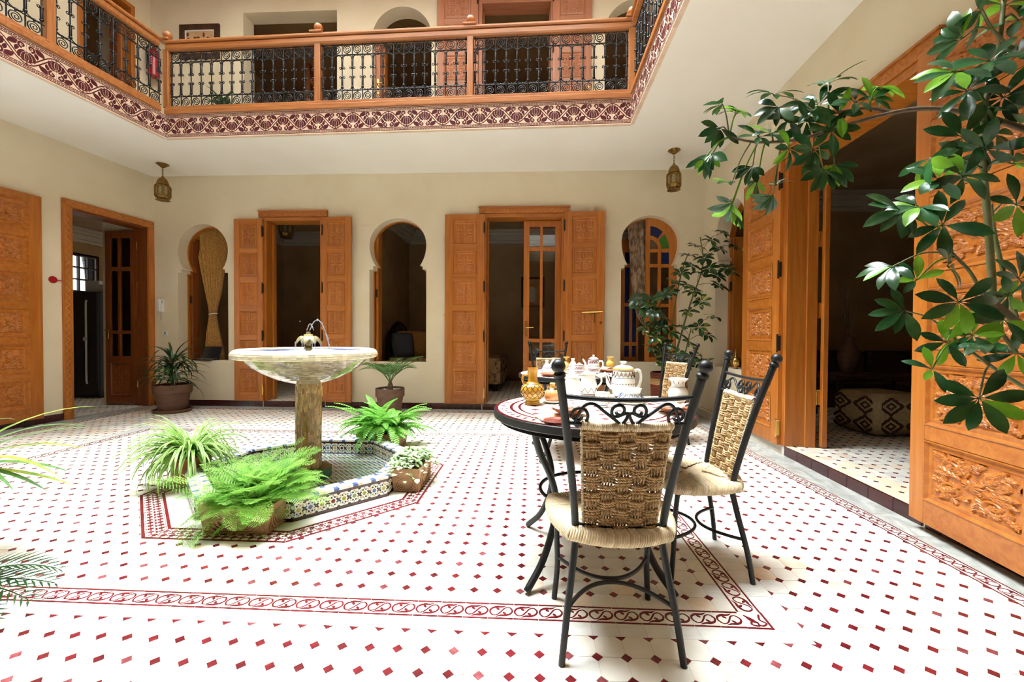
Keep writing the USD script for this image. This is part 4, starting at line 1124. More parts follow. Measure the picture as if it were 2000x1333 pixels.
APB, APR = .725, .625
white, stars, dots, edges = [], [], [], []
for M, L in side_frames(APO):
    A6 = [M[0, 0], M[0, 1], M[1, 0], M[1, 1], M[0, 3], M[1, 3]]
    t8 = math.tan(PI / 8)
    def trap(d0, d1, g=.0008): return Polygon([(d0 * t8 + g, d0 + g), (L - d0 * t8 - g, d0 + g), (L - d1 * t8 - g, d1 - g), (d1 * t8 + g, d1 - g)])
    band = trap(.018, .112)
    white.append(affinity.affine_transform(trap(.131, APO - APB - .002), A6))
    for d0, d1 in ((0, .017), (.113, .130)):
        n = 8; full = trap(d0, d1)
        for k in range(n): edges.append(affinity.affine_transform(full.intersection(sbox(L * k / n + .0006, -1, L * (k + 1) / n - .0006, 1)), A6))
    stars_l = []
    n = int(L / .047)
    for k in range(n + 1):
        for row in (0, 1):
            cx, cy = (k + (.25 if row else .75)) * L / n, .042 if row == 0 else .088
            q = star(cx, cy, .0185, .0125, 8).intersection(band)
            if q.area > 1e-4: stars.append(affinity.affine_transform(q, A6)); stars_l.append(q)
            for dx, dy in ((.012, .023), (-.012, .023), (.0235, 0), (0, -.021)):
                q = star(cx + dx, cy + dy, .0065, .0065, 4, 0 if dx == 0 else .4).intersection(band)
                if q.geom_type == 'Polygon' and q.area > 2e-5: dots.append(affinity.affine_transform(q, A6))
    lay([affinity.affine_transform(band, A6)], 'mosaic_ground', 'mosaic_ground_field', [('tile_cream', 1.0)], 9, -.006, -.0006, floor, 0)
lay(white, 'border_slab', 'border_slab_field', [('tile_cream', 1.0)], 9, -.006, 0, floor)
lay(edges, 'mosaic_strip', 'mosaic_strip_field', [('tile_red', 1.0)], 70, -.006, .0001, floor, .0001)
lay(stars, 'mosaic_star', 'mosaic_star_field', [('tile_red', .7), ('red_faded', .3)], 180, -.006, .0001, floor, .0001)
lay(dots, 'mosaic_dot', 'mosaic_dot_field', [('tile_red', .6), ('red_faded', .4)], 0, -.006, .0001, floor, .0001)

bs = thing('fountain', 'mosaic fountain, a bowl on an ochre column rising from an octagonal zellige basin', 'fountain', (fx, fy, 0))
BH = .137
core = octagon((0, 0), APB - .006).difference(octagon((0, 0), APR + .006))
put('kerb', MB().prism(core, 0, BH - .008), 'mortar', bs)
put('basin_floor', MB().prism(octagon((0, 0), APR + .004), 0, .009), 'mortar', bs)
LOC = T(-fx, -fy, 0)
COL = ['zellige_white', 'zellige_black', 'zellige_blue', 'zellige_green', 'zellige_olive', 'zellige_orange', 'tile_red']
zel = {c: MB() for c in COL}
r_ = np.random.default_rng(21)


def zellige(Mx, L, z0, z1, sgn):
    """A strip of star rosettes on one side: drawing plane x along, y up, mapped by Mx @ XZ."""
    hgt = z1 - z0; n = max(3, round(L / .066)); p = L / n; zc = (z0 + z1) / 2; clip = sbox(.001, z0, L - .001, z1)
    def add(poly, col, lift):
        q = poly.intersection(clip)
        if q.area > 4e-6: zel[col].prism(q, -.002, lift, Mx @ XZ)
    add(clip, 'zellige_white', 0)
    mid = ['zellige_olive', 'zellige_blue', 'zellige_olive', 'tile_red', 'zellige_olive', 'zellige_green']
    for k in range(-1, n + 1):
        cx = (k + .5) * p
        if 0 <= k < n:
            add(star(cx, zc, .0155, .011), mid[k % 6], .0006)
            for j in range(8):
                a = j * PI / 4 + PI / 8; col = ('zellige_orange', 'zellige_green', 'zellige_blue', 'zellige_black')[(k + j // 2) % 4] if j % 2 else 'zellige_black'
                add(star(cx + .0255 * math.cos(a), zc + .0255 * math.sin(a), .0062, .0062, 4, a), col, .0006)
                a = j * PI / 4
                add(star(cx + .0335 * math.cos(a), zc + .0335 * math.sin(a), .0065, .0035, 4, a), ('zellige_green', 'zellige_orange', 'zellige_blue')[(k + j) % 3], .0006)
        for dz in (-hgt / 2, 0, hgt / 2): add(star(k * p + p, zc + dz, .0115, .0085), 'zellige_black', .0006)


rim_ = []
for M, L in side_frames(APB):
    M = LOC @ M
    zellige(M, L, .020, .104, 1)
    for z0, z1 in ((0, .019), (.105, .122)):
        n = 7
        for k in range(n): put('band_tile', MB().box(L * k / n + .0007, L * (k + 1) / n - .0007, -.0012, .006, z0 + .0005, z1 - .0005, .001, M), 'burgundy', bs)
    n = 20; t8 = math.tan(PI / 8); d = APB - APR
    for k in range(n):
        q = Polygon([(0, -.002), (L, -.002), (L - (d + .002) * t8, d + .002), ((d + .002) * t8, d + .002)]).intersection(sbox(L * k / n + .0006, -1, L * (k + 1) / n - .0006, 1))
        for lo, hi in ((-.01, .034), (.035, .068), (.069, .2)):
            s_ = q.intersection(sbox(-1, lo, 9, hi))
            if s_.area < 2e-5: continue
            c = 'zellige_blue' if (k % 4 == 0 and lo < 0) or (k % 4 == 2 and lo > .05) else ('tile_warm' if k % 8 == 5 and lo < 0 else 'zellige_white')
            for g_ in getattr(s_, 'geoms', [s_]):
                if g_.geom_type == 'Polygon' and lo < 0: put('rim_tile', MB().prism(g_, BH - .016, BH, M), c, bs)
                elif g_.geom_type == 'Polygon': zel[c].prism(g_, BH - .016, BH - .0006, M)
for M, L in side_frames(APR):      # inner faces look at the centre
    Mi = LOC @ M @ T(L, 0, 0, rz=PI)
    zellige(Mi, L, .020, .104, 1)
    put('inner_band', MB().box(0, L, -.001, .005, .105, .121, .001, Mi), 'burgundy', bs); put('inner_band', MB().box(0, L, -.001, .005, .004, .019, .001, Mi), 'burgundy', bs)
q_ = octagon((0, 0), APR - .001); zel['zellige_white'].prism(q_, .0085, .0095)
cols = ['zellige_black', 'zellige_blue', 'zellige_black', 'tile_red', 'zellige_black', 'zellige_olive']
for i in range(-32, 33):
    for j in range(-32, 33):
        x, y = i * .021, j * .021
        if (i + j) % 2 or not (abs(x) < .61 and abs(y) < .61 and abs(x) + abs(y) < .86): continue
        zel[cols[(i * 3 + (j // 2) * 5) % 6]].convex([(x + .0170, y), (x, y + .0140), (x - .0170, y), (x, y - .0140)], .009, .0102)
for c in COL: put('zellige_pieces', zel[c], c, bs, kind='stuff')
wt = put('pool_water', MB().prism(affinity.translate(octagon((0, 0), APR - .002).difference(octagon((0, 0), .157)), fx, fy), .046, .0465), 'water', None, label='shallow clear water in the octagonal basin', cat='water', kind='stuff')

fo = bs
put('pedestal', MB().prism(octagon((0, 0), .148), 0, .086), 'mortar', fo)
pm = MB()
for k in range(8):
    a = k * PI / 4; Lp = 2 * .15 * math.tan(PI / 8); Mx = T(0, 0, 0, rz=a) @ T(-Lp / 2, -.152, 0)
    for j in range(3): pm.box(Lp * j / 3 + .001, Lp * (j + 1) / 3 - .001, 0, .006, .0, .087, .002, Mx)
    tr = Polygon([(0, 0), (.152 / math.cos(PI / 8) * math.cos(a - PI / 8), .152 / math.cos(PI / 8) * math.sin(a - PI / 8)), (.152 / math.cos(PI / 8) * math.cos(a + PI / 8), .152 / math.cos(PI / 8) * math.sin(a + PI / 8))])
    pm.prism(tr.buffer(-.0008), .08, .0885)
put('pedestal_tiles', pm, 'mosaic_green', fo, kind='stuff')
put('column', MB().lathe([(.089, .08), (.089, .75)], 40), 'mortar', fo, smooth=True)


def revolve_tiles(mb, prof, tile_w, tile_h, lift=.003, gap=.0007, seed=2, stagger=True, vary=.0):
    """Covers a lathe profile with separate little tiles (12 triangles each)."""
    rr = np.random.default_rng(seed); p = np.asarray(prof, float)
    s = np.r_[0, np.cumsum(np.hypot(*np.diff(p, axis=0).T))]; rows = max(1, round(s[-1] / tile_h)); V = []
    at = lambda q: np.array([np.interp(q, s, p[:, 0]), np.interp(q, s, p[:, 1])])
    for k in range(rows):
        s0, s1 = s[-1] * k / rows + gap / 2, s[-1] * (k + 1) / rows - gap / 2
        a, b = at(s0), at(s1); n = max(6, round(2 * PI * max(a[0], b[0]) / tile_w)); d = (b - a) / (np.linalg.norm(b - a) + 1e-9); nr = np.array([d[1], -d[0]]) * lift
        ph = rr.uniform(0, 1) if stagger else 0
        for j in range(n):
            dz = rr.uniform(-vary, vary) * (b - a)
            t0, t1 = (j + ph) * 2 * PI / n + gap / max(a[0], .05) / 2, (j + ph + 1) * 2 * PI / n - gap / max(a[0], .05) / 2
            q = []
            for (r, z) in (a + dz, b + dz):
                for t in (t0, t1): q.append((r * math.cos(t), r * math.sin(t), z))
            for (r, z) in (a + nr + dz, b + nr + dz):
                for t in (t0, t1): q.append((r * math.cos(t), r * math.sin(t), z))
            mb.add(q, [[4, 5, 7, 6], [0, 1, 5, 4], [2, 6, 7, 3], [0, 4, 6, 2], [1, 3, 7, 5]])


mb = MB(); revolve_tiles(mb, [(.0895, .089), (.0895, .745)], .0125, .047, vary=.45)
put('column_mosaic', mb, 'mosaic_ochre', fo, kind='stuff')
under = [(.088, .735), (.14, .748), (.22, .775), (.30, .815), (.37, .862), (.42, .91), (.437, .932)]
rim = [(.437, .932), (.485, .930), (.499, .941), (.503, .956), (.497, .974), (.482, .988), (.462, .994), (.435, .992), (.418, .982)]
inner = [(.418, .982), (.40, .955), (.30, .87), (.12, .82), (0, .81)]
put('bowl', MB().lathe(under + rim[1:] + inner[1:], 72), 'mortar', fo, smooth=40)
mb = MB(); revolve_tiles(mb, under, .034, .0135, lift=.0025); put('bowl_mosaic', mb, 'mosaic_bowl', fo, kind='stuff')
mb = MB(); revolve_tiles(mb, rim, .036, .016, lift=.003); put('rim_mosaic', mb, 'mosaic_rim', fo, kind='stuff')
put('bowl_lining', MB().lathe([(.415, .979), (.398, .957), (.3, .875), (.12, .825), (0, .815)], 48), 'zellige_blue', fo, smooth=True)
put('nozzle_stem', MB().lathe([(.02, .83), (.018, .98), (.03, 1.0), (.016, 1.02), (.022, 1.05), (.03, 1.06), (0, 1.06)], 16), 'old_brass', fo, smooth=40)
for k in range(8):
    a = k * PI / 4 + .2; n, m = 8, 5; P = np.zeros((n, m, 3))
    for i in range(n):
        t = i / (n - 1); rr, zz = .02 + .075 * t, 1.078 + .030 * math.sin(t * PI * .75) - .058 * t ** 2.2; w = .034 * math.sin(PI * min(1, .18 + .8 * t)) ** .8 * (1 if t < .97 else .3)
        for j in range(m):
            q = (j / (m - 1) - .5) * 2; P[i, j] = (rr * math.cos(a) - w * q * math.sin(a), rr * math.sin(a) + w * q * math.cos(a), zz - .012 * q * q)
    mb = MB().grid(P); b = P.copy(); b[:, :, 2] -= .002; mb.grid(b, flip=True); put('petal', mb, 'bronze_flower', fo, smooth=True)
put('nozzle', MB().lathe([(.03, 1.09), (.034, 1.098), (.034, 1.104), (.018, 1.108), (.014, 1.125), (0, 1.127)], 16), 'bronze_flower', fo, smooth=40)
put('bowl_water', MB().lathe([(.417, .975), (0.0, .976)], 48, c=(fx, fy, .0)), 'water', None, label='water filling the fountain bowl to its rim', cat='water', kind='stuff')
jw = thing('water_jet', 'thin jet of water arcing from the bronze flower of the fountain', 'water jet', (fx, fy, 0))
r_ = np.random.default_rng(4)
jets = [((.01, 0, 1.135), (.075, 0, .105), .155), ((-.008, -.005, 1.135), (-.004, 0, .05), .05)]
for n_, ((x, y, z), (vx, vy, h), w) in enumerate(jets):
    t = np.linspace(0, 1, 40); X = x + t * w; Z = z + h * 4 * (t * (1 - t)) * (1 if n_ else 1.0) - (t ** 2 * .13 if n_ == 0 else 0)
    mb = MB().tube(np.stack([X + r_.normal(0, .0008, 40), np.full(40, y), Z], 1), .0022 + .0022 * np.abs(np.sin(t * 19 + r_.uniform(0, 3, 40) * .3)) + (.002 * (t > .8) if n_ == 0 else 0), 6)
    put('jet', mb, 'water_jet', jw, smooth=True)
mb = MB()
for k in range(26):
    t = r_.uniform(.35, 1.0); mb.ball((.01 + t * .155 + r_.normal(0, .010), r_.normal(0, .008), 1.135 + .42 * t * (1 - t) - .13 * t * t + r_.normal(0, .008)), r_.uniform(.0015, .0036), 1)
for k in range(8):
    a = k * PI / 4 + .2; mb.tube([(.094 * math.cos(a), .094 * math.sin(a), 1.048), (.096 * math.cos(a), .096 * math.sin(a), .99)], [.0035, .002], 5)
mb.ball((-.065, 0, 1.205), .003, 1)
put('drops', mb, 'water_jet', jw, kind='stuff')
# ---------------------------------------------------------------- wrought iron chairs with woven rope
def chair_posts(s):
    """Back post on side s: foot, waist, ball."""
    return bez([(s * .205, -.178, 0), (s * .188, -.158, .14), (s * .160, -.118, .33), (s * .152, -.108, .42), (s * .166, -.138, .58), (s * .196, -.190, .80), (s * .226, -.243, .985)], 48)


def back_point(x, z):
    """A point on the leaning back plane at height z."""
    y = np.interp(z, [.33, .42, .58, .80, .985], [-.118, -.108, -.138, -.190, -.243])
    return np.stack([x, y - .10 * 0 * x, z], -1)


def rope(mb, path, r, turns_per_m=70, sides=5):
    """Two twisted strands along a path."""
    p = np.asarray(path, float); t = np.gradient(p, axis=0); t /= np.linalg.norm(t, axis=1, keepdims=True) + 1e-12
    s = np.r_[0, np.cumsum(np.linalg.norm(np.diff(p, axis=0), axis=1))]
    a = np.cross(t, [0.0, 0.3, 1.0]); a /= np.linalg.norm(a, axis=1, keepdims=True) + 1e-9; b = np.cross(t, a)
    for k in (0, 1):
        th = s * turns_per_m * 2 * PI + k * PI
        mb.tube(p + (a * np.cos(th)[:, None] + b * np.sin(th)[:, None]) * r * .5, r * .62, sides, cap=False)


def make_chair(name, label, group):
    t = thing(name, label, 'chair', group=group)
    for s in (-1, 1):
        p = chair_posts(s); lg = MB().tube(p, np.interp(p[:, 2], [0, .4, 1], [.0115, .013, .0145]), 12)
        e = p[-1]; d = p[-1] - p[-4]; d /= np.linalg.norm(d)
        put('back_leg', lg, 'iron', t, smooth=True)
        f = MB()
        f.tube([e - d * .006, e + d * .004, e + d * .012], [.019, .0195, .012], 14); f.ball(e + d * .030, .0225, 2)
        put('finial', f, 'iron', t, smooth=40)
        q = bez([(s * .197, .178, 0), (s * .186, .165, .15), (s * .190, .160, .30), (s * .180, .145, .41)], 24)
        put('front_leg', MB().tube(q, .0115, 10), 'iron', t, smooth=True)
    # stretchers: two bowed bars meeting in the middle
    for sg in (-1, 1):
        y0 = sg * .155; zc = .19 if sg < 0 else .19
        a = np.linspace(-1, 1, 25); w = .180
        put('stretcher', MB().tube(np.stack([a * w, sg * (.012 + .145 * np.abs(a) ** 2.2), np.full(25, .185 - .0 * sg)], 1), .0075, 8), 'iron', t, smooth=True)
    # back rails and scrolls
    def bar(z, w, r, dip=.010):
        x = np.linspace(-w, w, 17); P = back_point(x, np.full(17, z) + dip * (x / w) ** 2); P[:, 1] -= .018 * (1 - (x / w) ** 2); return MB().tube(P, r, 8)
    put('top_rail', bar(.905, .208, .0075), 'iron', t, smooth=True)
    put('lower_rail', bar(.815, .198, .007), 'iron', t, smooth=True)
    put('seat_rail', bar(.445, .152, .006), 'iron', t, smooth=True)
    def bk(p): p = np.asarray(p); P = back_point(p[:, 0], p[:, 1]); P[:, 1] -= .018 * (1 - np.clip(np.abs(p[:, 0]) / .2, 0, 1) ** 2); return P
    for s in (-1, 1):
        a = spiral((s * .160, .850), .012, .036, PI * (1.1 if s > 0 else -.1), s * 1.28, 30)
        a = np.vstack([a, bez([a[-1], (s * .130, .893), (s * .060, .850), (s * .012, .812)], 14)[1:]]) if True else a
        put('scroll', MB().tube(bk(bez(a[::2], 80)), .0055, 7), 'iron', t, smooth=True)
        c = spiral((s * .032, .868), .010, .026, PI * (-.1 if s > 0 else 1.1), -s * 1.12, 26)
        c = np.vstack([c, bez([c[-1], (s * .004, .862), (s * .010, .835), (s * .030, .814)], 12)[1:]])
        put('scroll', MB().tube(bk(bez(c[::2], 70)), .0055, 7), 'iron', t, smooth=True)
    # woven rope back: bundles of twisted rope over and under five flat bands
    z0, z1 = .425, .820; nrow = 13
    wv = MB(); warp = MB(); rr = np.random.default_rng(5)
    hw = lambda z: np.interp(z, [z0, z1], [.122, .146])
    cols = 5
    for k in range(nrow):
        zc = z0 + (k + .5) * (z1 - z0) / nrow; n = 52
        for j in range(3):
            z = zc + (j - 1) * .0098 + rr.normal(0, .0008); w = hw(z); x = np.linspace(-w, w, n)
            ph = (x / w + 1) / 2 * cols * PI
            off = .0115 * np.sign(np.cos(ph - PI / 2)) * np.abs(np.sin(ph)) ** .55 * (1 if k % 2 else -1)
            zz = z + .0010 * np.sin(x * 90 + k + j) + .0008 * (j - 1) * np.cos(ph * 2)
            P = back_point(x, zz); P[:, 1] += off - .012 * (1 - (x / w) ** 2) - .004
            rope(wv, P, .0056, 62)
    put('woven_back', wv, 'rope_back', t, label='back woven from twisted rope', smooth=True)
    for c in range(cols):
        xc = (c + .5) / cols * 2 - 1
        for j in range(4):
            z = np.linspace(z0 + .002, z1 + .006, 66); w = hw(z); x = xc * w + (j - 1.5) * .0098
            ph = (z - z0) / (z1 - z0) * nrow * PI + (0 if c % 2 else PI); P = back_point(x, z); P[:, 1] += -.0045 * np.sin(ph) - .012 * (1 - xc ** 2) - .002
            rope(warp, P, .0052, 62)
    put('woven_bands', warp, 'rope_back', t, smooth=True)
    eg = MB(); x = np.linspace(-.146, .146, 46)
    for xx in x:        # loops over the lower rail at the top of the weave
        th = np.linspace(0, 2 * PI, 9); P = np.stack([np.full(9, xx), .014 * np.cos(th), .812 + .0135 * np.sin(th) + .010 * (xx / .2) ** 2], 1); P[:, 1] += np.interp(P[:, 2], [.80, .985], [-.190, -.243]) - .018 * (1 - (xx / .2) ** 2)
        eg.tube(P, .0034, 5, cap=False)
    for s in (-1, 1):
        z = np.linspace(z0, z1, 70); P = back_point(s * hw(z), z); P[:, 1] -= .004; P[:, 0] += s * .002; rope(eg, P, .0064, 62)
    put('rope_edge', eg, 'rope_seat', t, smooth=True)
    # rope seat: a rounded trapezoid wound from the rim towards the diagonals
    def outline(u):     # u in [0, 4): side and position
        c = np.array([(-.176, -.135), (.176, -.135), (.222, .185), (-.222, .185)]); k = int(u) % 4; f = u - int(u); a, b = c[k], c[(k + 1) % 4]
        p = a + (b - a) * f; bow = (.050, .030, .040, .030)[k]; nrm = np.array([(b - a)[1], -(b - a)[0]]); nrm /= np.linalg.norm(nrm)
        return p + nrm * bow * (1 - (2 * f - 1) ** 2)
    zt = .440
    pad = MB(); m = 64; R = np.array([outline(4 * i / m) for i in range(m)]); ctr = np.array([0, .02])
    rings = []
    for f, z in ((.90, zt - .036), (.975, zt - .030), (.99, zt - .016), (.97, zt - .004), (.85, zt - .001), (.55, zt - .006), (.2, zt - .008)): rings.append(np.c_[ctr + (R - ctr) * f, np.full(m, z)])
    G = np.array(rings); G = np.concatenate([G, G[:, :1]], 1); pad.grid(G, flip=True); pad.add(np.vstack([[[*ctr, zt - .008]], rings[-1]]), [[0, 1 + k, 1 + (k + 1) % m] for k in range(m)])
    put('seat_pad', pad, 'rope_seat', t, smooth=True)
    st = MB(); rr = np.random.default_rng(9)
    for k in range(4):
        n = 42
        for j in range(n):
            f = (j + .5) / n; p = outline(k + f); d = ctr - p; sl = outline(k + min(.999, f + .022)) - p
            # strands leave the rim squarely and stop on the diagonals
            a, b = outline(k + 0.0), outline(k + .9999); e = (b - a) / np.linalg.norm(b - a); inn = np.array([-e[1], e[0]])
            depth = max(.03, min(f, 1 - f) * 2 * (.155 if k % 2 == 0 else .19)) + rr.uniform(-.008, .008)
            dirn = inn + .25 * d / np.linalg.norm(d); dirn /= np.linalg.norm(dirn); z = rr.uniform(-.0008, .0012)
            P = [(*(p + dirn * .012 - sl), zt - .040), (*(p - dirn * .002 - sl * .6), zt - .031), (*(p - dirn * .006), zt - .017), (*(p + dirn * .004 + sl * .5), zt + .000 + z), (*(p + dirn * .03), zt + .003 + z), (*(p + dirn * depth * .7), zt + .001 + z), (*(p + dirn * depth), zt - .003)]
            st.tube(P, .0047, 6, cap=False)
    put('seat_strands', st, 'rope_seat', t, label='seat wound from straw coloured cord', smooth=True)
    return t


GRP = None
chair = make_chair('dining_chair', 'iron dining chair in front with its dark woven back to the viewer', None)
cx_ = UsdGeom.Xformable(chair.GetPrim() if hasattr(chair, 'GetPrim') else chair)
cx_.ClearXformOpOrder(); cx_.AddTransformOp(opSuffix='place').Set(Gf.Matrix4d(Gf.Rotation(Gf.Vec3d(0, 0, 1), 2.2), Gf.Vec3d(.306, 1.572, 0)))
dup(chair, 'iron dining chair on the right, turned sideways with a sunlit pale woven back', (.824, 2.10, 0), PI / 2 - .02)
dup(chair, 'iron dining chair behind the far table, before the glazed door leaf', (.22, 4.93, 0), PI + .06)
dup(chair, 'iron dining chair beside the leafy basket shrub, right of the far table', (1.36, 4.40, 0), PI / 2 + .42)


# ---------------------------------------------------------------- round mosaic tables on bent iron legs
def make_table(name, label):
    t = thing(name, label, 'table', group=None)
    R, zt = .485, .752
    put('top_slab', MB().lathe([(0, zt - .038), (R - .006, zt - .038), (R - .001, zt - .034), (R, zt - .004), (R - .003, zt - .001), (R - .008, zt - .002), (0, zt - .002)], 72), 'iron', t, smooth=30, label='black rimmed round table top')
    put('apron_ring', MB().lathe([(R - .045, zt - .038), (R - .03, zt - .060), (R - .035, zt - .062), (R - .06, zt - .040)], 64), 'iron', t, smooth=30)
    mo = {c: MB() for c in ('tile_cream', 'tile_red', 'red_faded')}
    def ringp(r0, r1, n, col, g=.0012, every=None, ph=0):
        for k in range(n):
            if every and not every(k): continue
            a0, a1 = (k + ph) * 2 * PI / n + g / r1, (k + ph + 1) * 2 * PI / n - g / r1; m = np.linspace(a0, a1, 3)
            c = [(r1 * math.cos(a), r1 * math.sin(a)) for a in m] + [(r0 * math.cos(a), r0 * math.sin(a)) for a in m[::-1]]
            mo[col].convex(c, zt - .003, zt) if r0 > .001 else None
    ringp(R - .020, R - .008, 90, 'tile_red'); ringp(R - .078, R - .0215, 56, 'tile_cream')
    for k in range(56):
        a = (k + .5) * 2 * PI / 56; rm = R - .05; M_ = T(rm * math.cos(a), rm * math.sin(a), 0, rz=a + .45)
        mo['tile_red'].convex([(-.019, -.006), (.019, -.006), (.019, .006), (-.019, .006)], zt - .003, zt + .0003, M_)
    ringp(R - .092, R - .0795, 76, 'tile_red'); ringp(R - .12, R - .0935, 60, 'tile_cream'); ringp(R - .131, R - .1215, 70, 'tile_red')
    o_, d_ = field(Point(0, 0).buffer(R - .133, 48), (.02, .02))
    for p in o_: mo['tile_cream'].prism(p, zt - .003, zt)
    for p in d_: mo['red_faded'].prism(p, zt - .003, zt + .0002)
    for c, m_ in mo.items(): put('top_mosaic', m_, c, t, kind='stuff')
    for k in range(4):
        a = PI / 4 + k * PI / 2; c, s = math.cos(a), math.sin(a)
        prof = bez([(.405, .700), (.370, .60), (.300, .48), (.262, .37), (.275, .25), (.345, .11), (.445, .012)], 44)
        put('leg', MB().tube([(r * c, r * s, z) for r, z in prof], .0155, 12), 'iron', t, smooth=True)
    th = np.linspace(0, 2 * PI, 48, endpoint=False)
    put('leg_ring', MB().tube(np.stack([.252 * np.cos(th), .252 * np.sin(th), np.full(48, .345)], 1), .009, 8, closed=True), 'iron', t, smooth=True)
    return t


t1 = make_table('mosaic_table', 'near round mosaic table laid for tea, behind the front chair')
cx_ = UsdGeom.Xformable(t1.GetPrim() if hasattr(t1, 'GetPrim') else t1); cx_.ClearXformOpOrder(); cx_.AddTransformOp(opSuffix='place').Set(Gf.Matrix4d(1.0).SetTranslate(Gf.Vec3d(.300, 2.075, 0)))
dup(t1, 'far round mosaic table laid for tea, nearer to the back wall', (.365, 3.92, 0), .1)
TZ = .7525


# ---------------------------------------------------------------- pottery
def prof_smooth(p, n=40): return bez(p, n)


def on_prof(prof, z):
    p = np.asarray(prof); k = np.argmax(p[:, 0]); q = p[p[:, 1].argsort(kind='stable')]
    return np.interp(z, q[:, 1], q[:, 0])


def band(prof, z, h, seg=40, lift=.0007):
    zz = np.linspace(z - h / 2, z + h / 2, 3); return MB().lathe([(on_prof(prof, q) + lift, q) for q in zz], seg)


def zigzag(prof, z0, z1, n, w=.0022, lift=.0008):
    mb = MB(); a = np.linspace(0, 2 * PI, n * 8, endpoint=False); tri = np.abs((a * n / (2 * PI)) % 1 * 2 - 1); z = z0 + (z1 - z0) * tri
    r = np.array([on_prof(prof, q) for q in z]) + lift; return mb.tube(np.stack([r * np.cos(a), r * np.sin(a), z], 1), w, 4, closed=True, flat=(1, .4))


def dots(prof, z, n, s=.003, seed=1):
    mb = MB(); r0 = on_prof(prof, z)
    for k in range(n):
        a = k * 2 * PI / n; M_ = T(0, 0, 0, rz=a) @ T(0, -r0 - .0005, z) @ XZ; mb.prism(Polygon([(-s, 0), (0, s * 1.2), (s, 0), (0, -s * 1.2)]), -.002, .0006, M_)
    return mb


def pot_thing(name, label, cat, pos, prof, body, group=None, bands=(), zz=(), dt=(), extra=None, seg=40, smooth=50):
    t = thing(name, label, cat, pos, group=group)
    prof = np.asarray(prof)
    put('body', MB().lathe(prof, seg), body, t, smooth=smooth)
    for z, h, m in bands: put('painted_band', band(prof, z, h, seg), m, t)
    for z0, z1, n, m in zz: put('painted_zigzag', zigzag(prof, z0, z1, n), m, t)
    for z, n, s, m in dt: put('painted_motif', dots(prof, z, n, s), m, t)
    if extra: extra(t)
    return t


def handle(t, pts, r, m, nm='handle'): put(nm, MB().tube(bez(pts, 24), r, 8), m, t, smooth=True)


def pot(px, py, z=TZ): p = at_z(px, py, z); return (p[0], p[1], z)


# near table
V_ = prof_smooth([(.0, .002), (.036, .0), (.040, .008), (.036, .018), (.050, .030), (.062, .055), (.056, .082), (.032, .100), (.024, .112), (.024, .145), (.028, .165), (.027, .166), (.022, .145), (.0, .12)], 60)
V_[:, 1] *= 1.12
def ex(t):
    sc = MB(); r_ = np.random.default_rng(2)
    for row in range(4):
        z = .040 + row * .0165; n = 14
        for k in range(n):
            a0 = (k + .5 * (row % 2)) * 2 * PI / n; aa = np.linspace(-1, 1, 9) * PI / n; zc = z + .013 * np.abs(np.linspace(-1, 1, 9)) ** 2
            r = np.array([on_prof(V_, q) for q in zc]) + .0008; sc.tube(np.stack([r * np.cos(a0 + aa), r * np.sin(a0 + aa), zc], 1), .0017, 4, flat=(1, .5))
    put('painted_scales', sc, 'ink_black', t)
    for z in (.036, .108, .020): put('painted_band', band(V_, z, .003), 'ink_black', t)
    handle(t, [(-.024, 0, .150), (-.046, 0, .150), (-.052, 0, .125), (-.040, 0, .100)], .006, 'ceramic_amber')
pj_ = pot(1040, 790)
pot_thing('jug', 'amber jug with black fish scale pattern and tall neck on the near table', 'jug', pj_, V_, 'ceramic_amber', extra=ex)
G_ = prof_smooth([(0, .012), (.034, .012), (.046, .032), (.042, .055), (.022, .075), (.010, .084), (.012, .095), (.016, .102), (.010, .106), (0, .106)], 40)
def ex(t):
    put('saucer', MB().lathe([(0, 0), (.034, 0), (.058, .012), (.056, .015), (.033, .005), (0, .005)], 36), 'ceramic_white', t, smooth=40)
    rb = MB()
    for k in range(10):
        a = k * 2 * PI / 10; z = np.linspace(.016, .072, 9); r = np.array([on_prof(G_, q) for q in z]) + .0004; rb.tube(np.stack([r * math.cos(a), r * math.sin(a), z], 1), .0014, 4)
    put('ribs', rb, 'ceramic_orange', t); put('cap', band(G_, .092, .022, 24), 'ceramic_yellow', t); put('painted_band', band(G_, .074, .006, 30), 'ink_black', t)
pot_thing('tagine', 'small peach gourd shaped tagine on a white saucer, beside the amber jug', 'tagine', pot(1079, 787), G_, 'ceramic_orange', extra=ex)
K_ = prof_smooth([(0, 0), (.030, 0), (.045, .03), (.047, .07), (.038, .115), (.040, .125), (.036, .125), (.034, .11), (0, .1)], 40)
pot_thing('vase', 'plain grey white vase seen through the left scroll of the front chair', 'vase', pot(1118, 778), K_, 'ceramic_white')
C_ = prof_smooth([(0, 0), (.034, 0), (.050, .018), (.054, .050), (.046, .085), (.040, .110), (.043, .128), (.045, .132), (.041, .131), (.038, .110), (0, .10)], 50)
def ex(t): handle(t, [(.040, 0, .122), (.070, 0, .118), (.076, 0, .08), (.052, 0, .05)], .006, 'ceramic_white')
pot_thing('creamer', 'white open pitcher with a yellow rim and black triangles, left of the big teapot', 'pitcher', pot(1149, 773), C_, 'ceramic_white', bands=[(.127, .008, 'ceramic_yellow'), (.100, .002, 'ink_black'), (.118, .002, 'ink_black'), (.012, .004, 'ink_maroon')], zz=[(.020, .05, 9, 'ink_black')], dt=[(.108, 14, .004, 'ink_blue')], extra=ex)
P_ = prof_smooth([(0, 0), (.044, 0), (.062, .02), (.067, .06), (.066, .10), (.060, .135), (.055, .160), (0, .162)], 50)
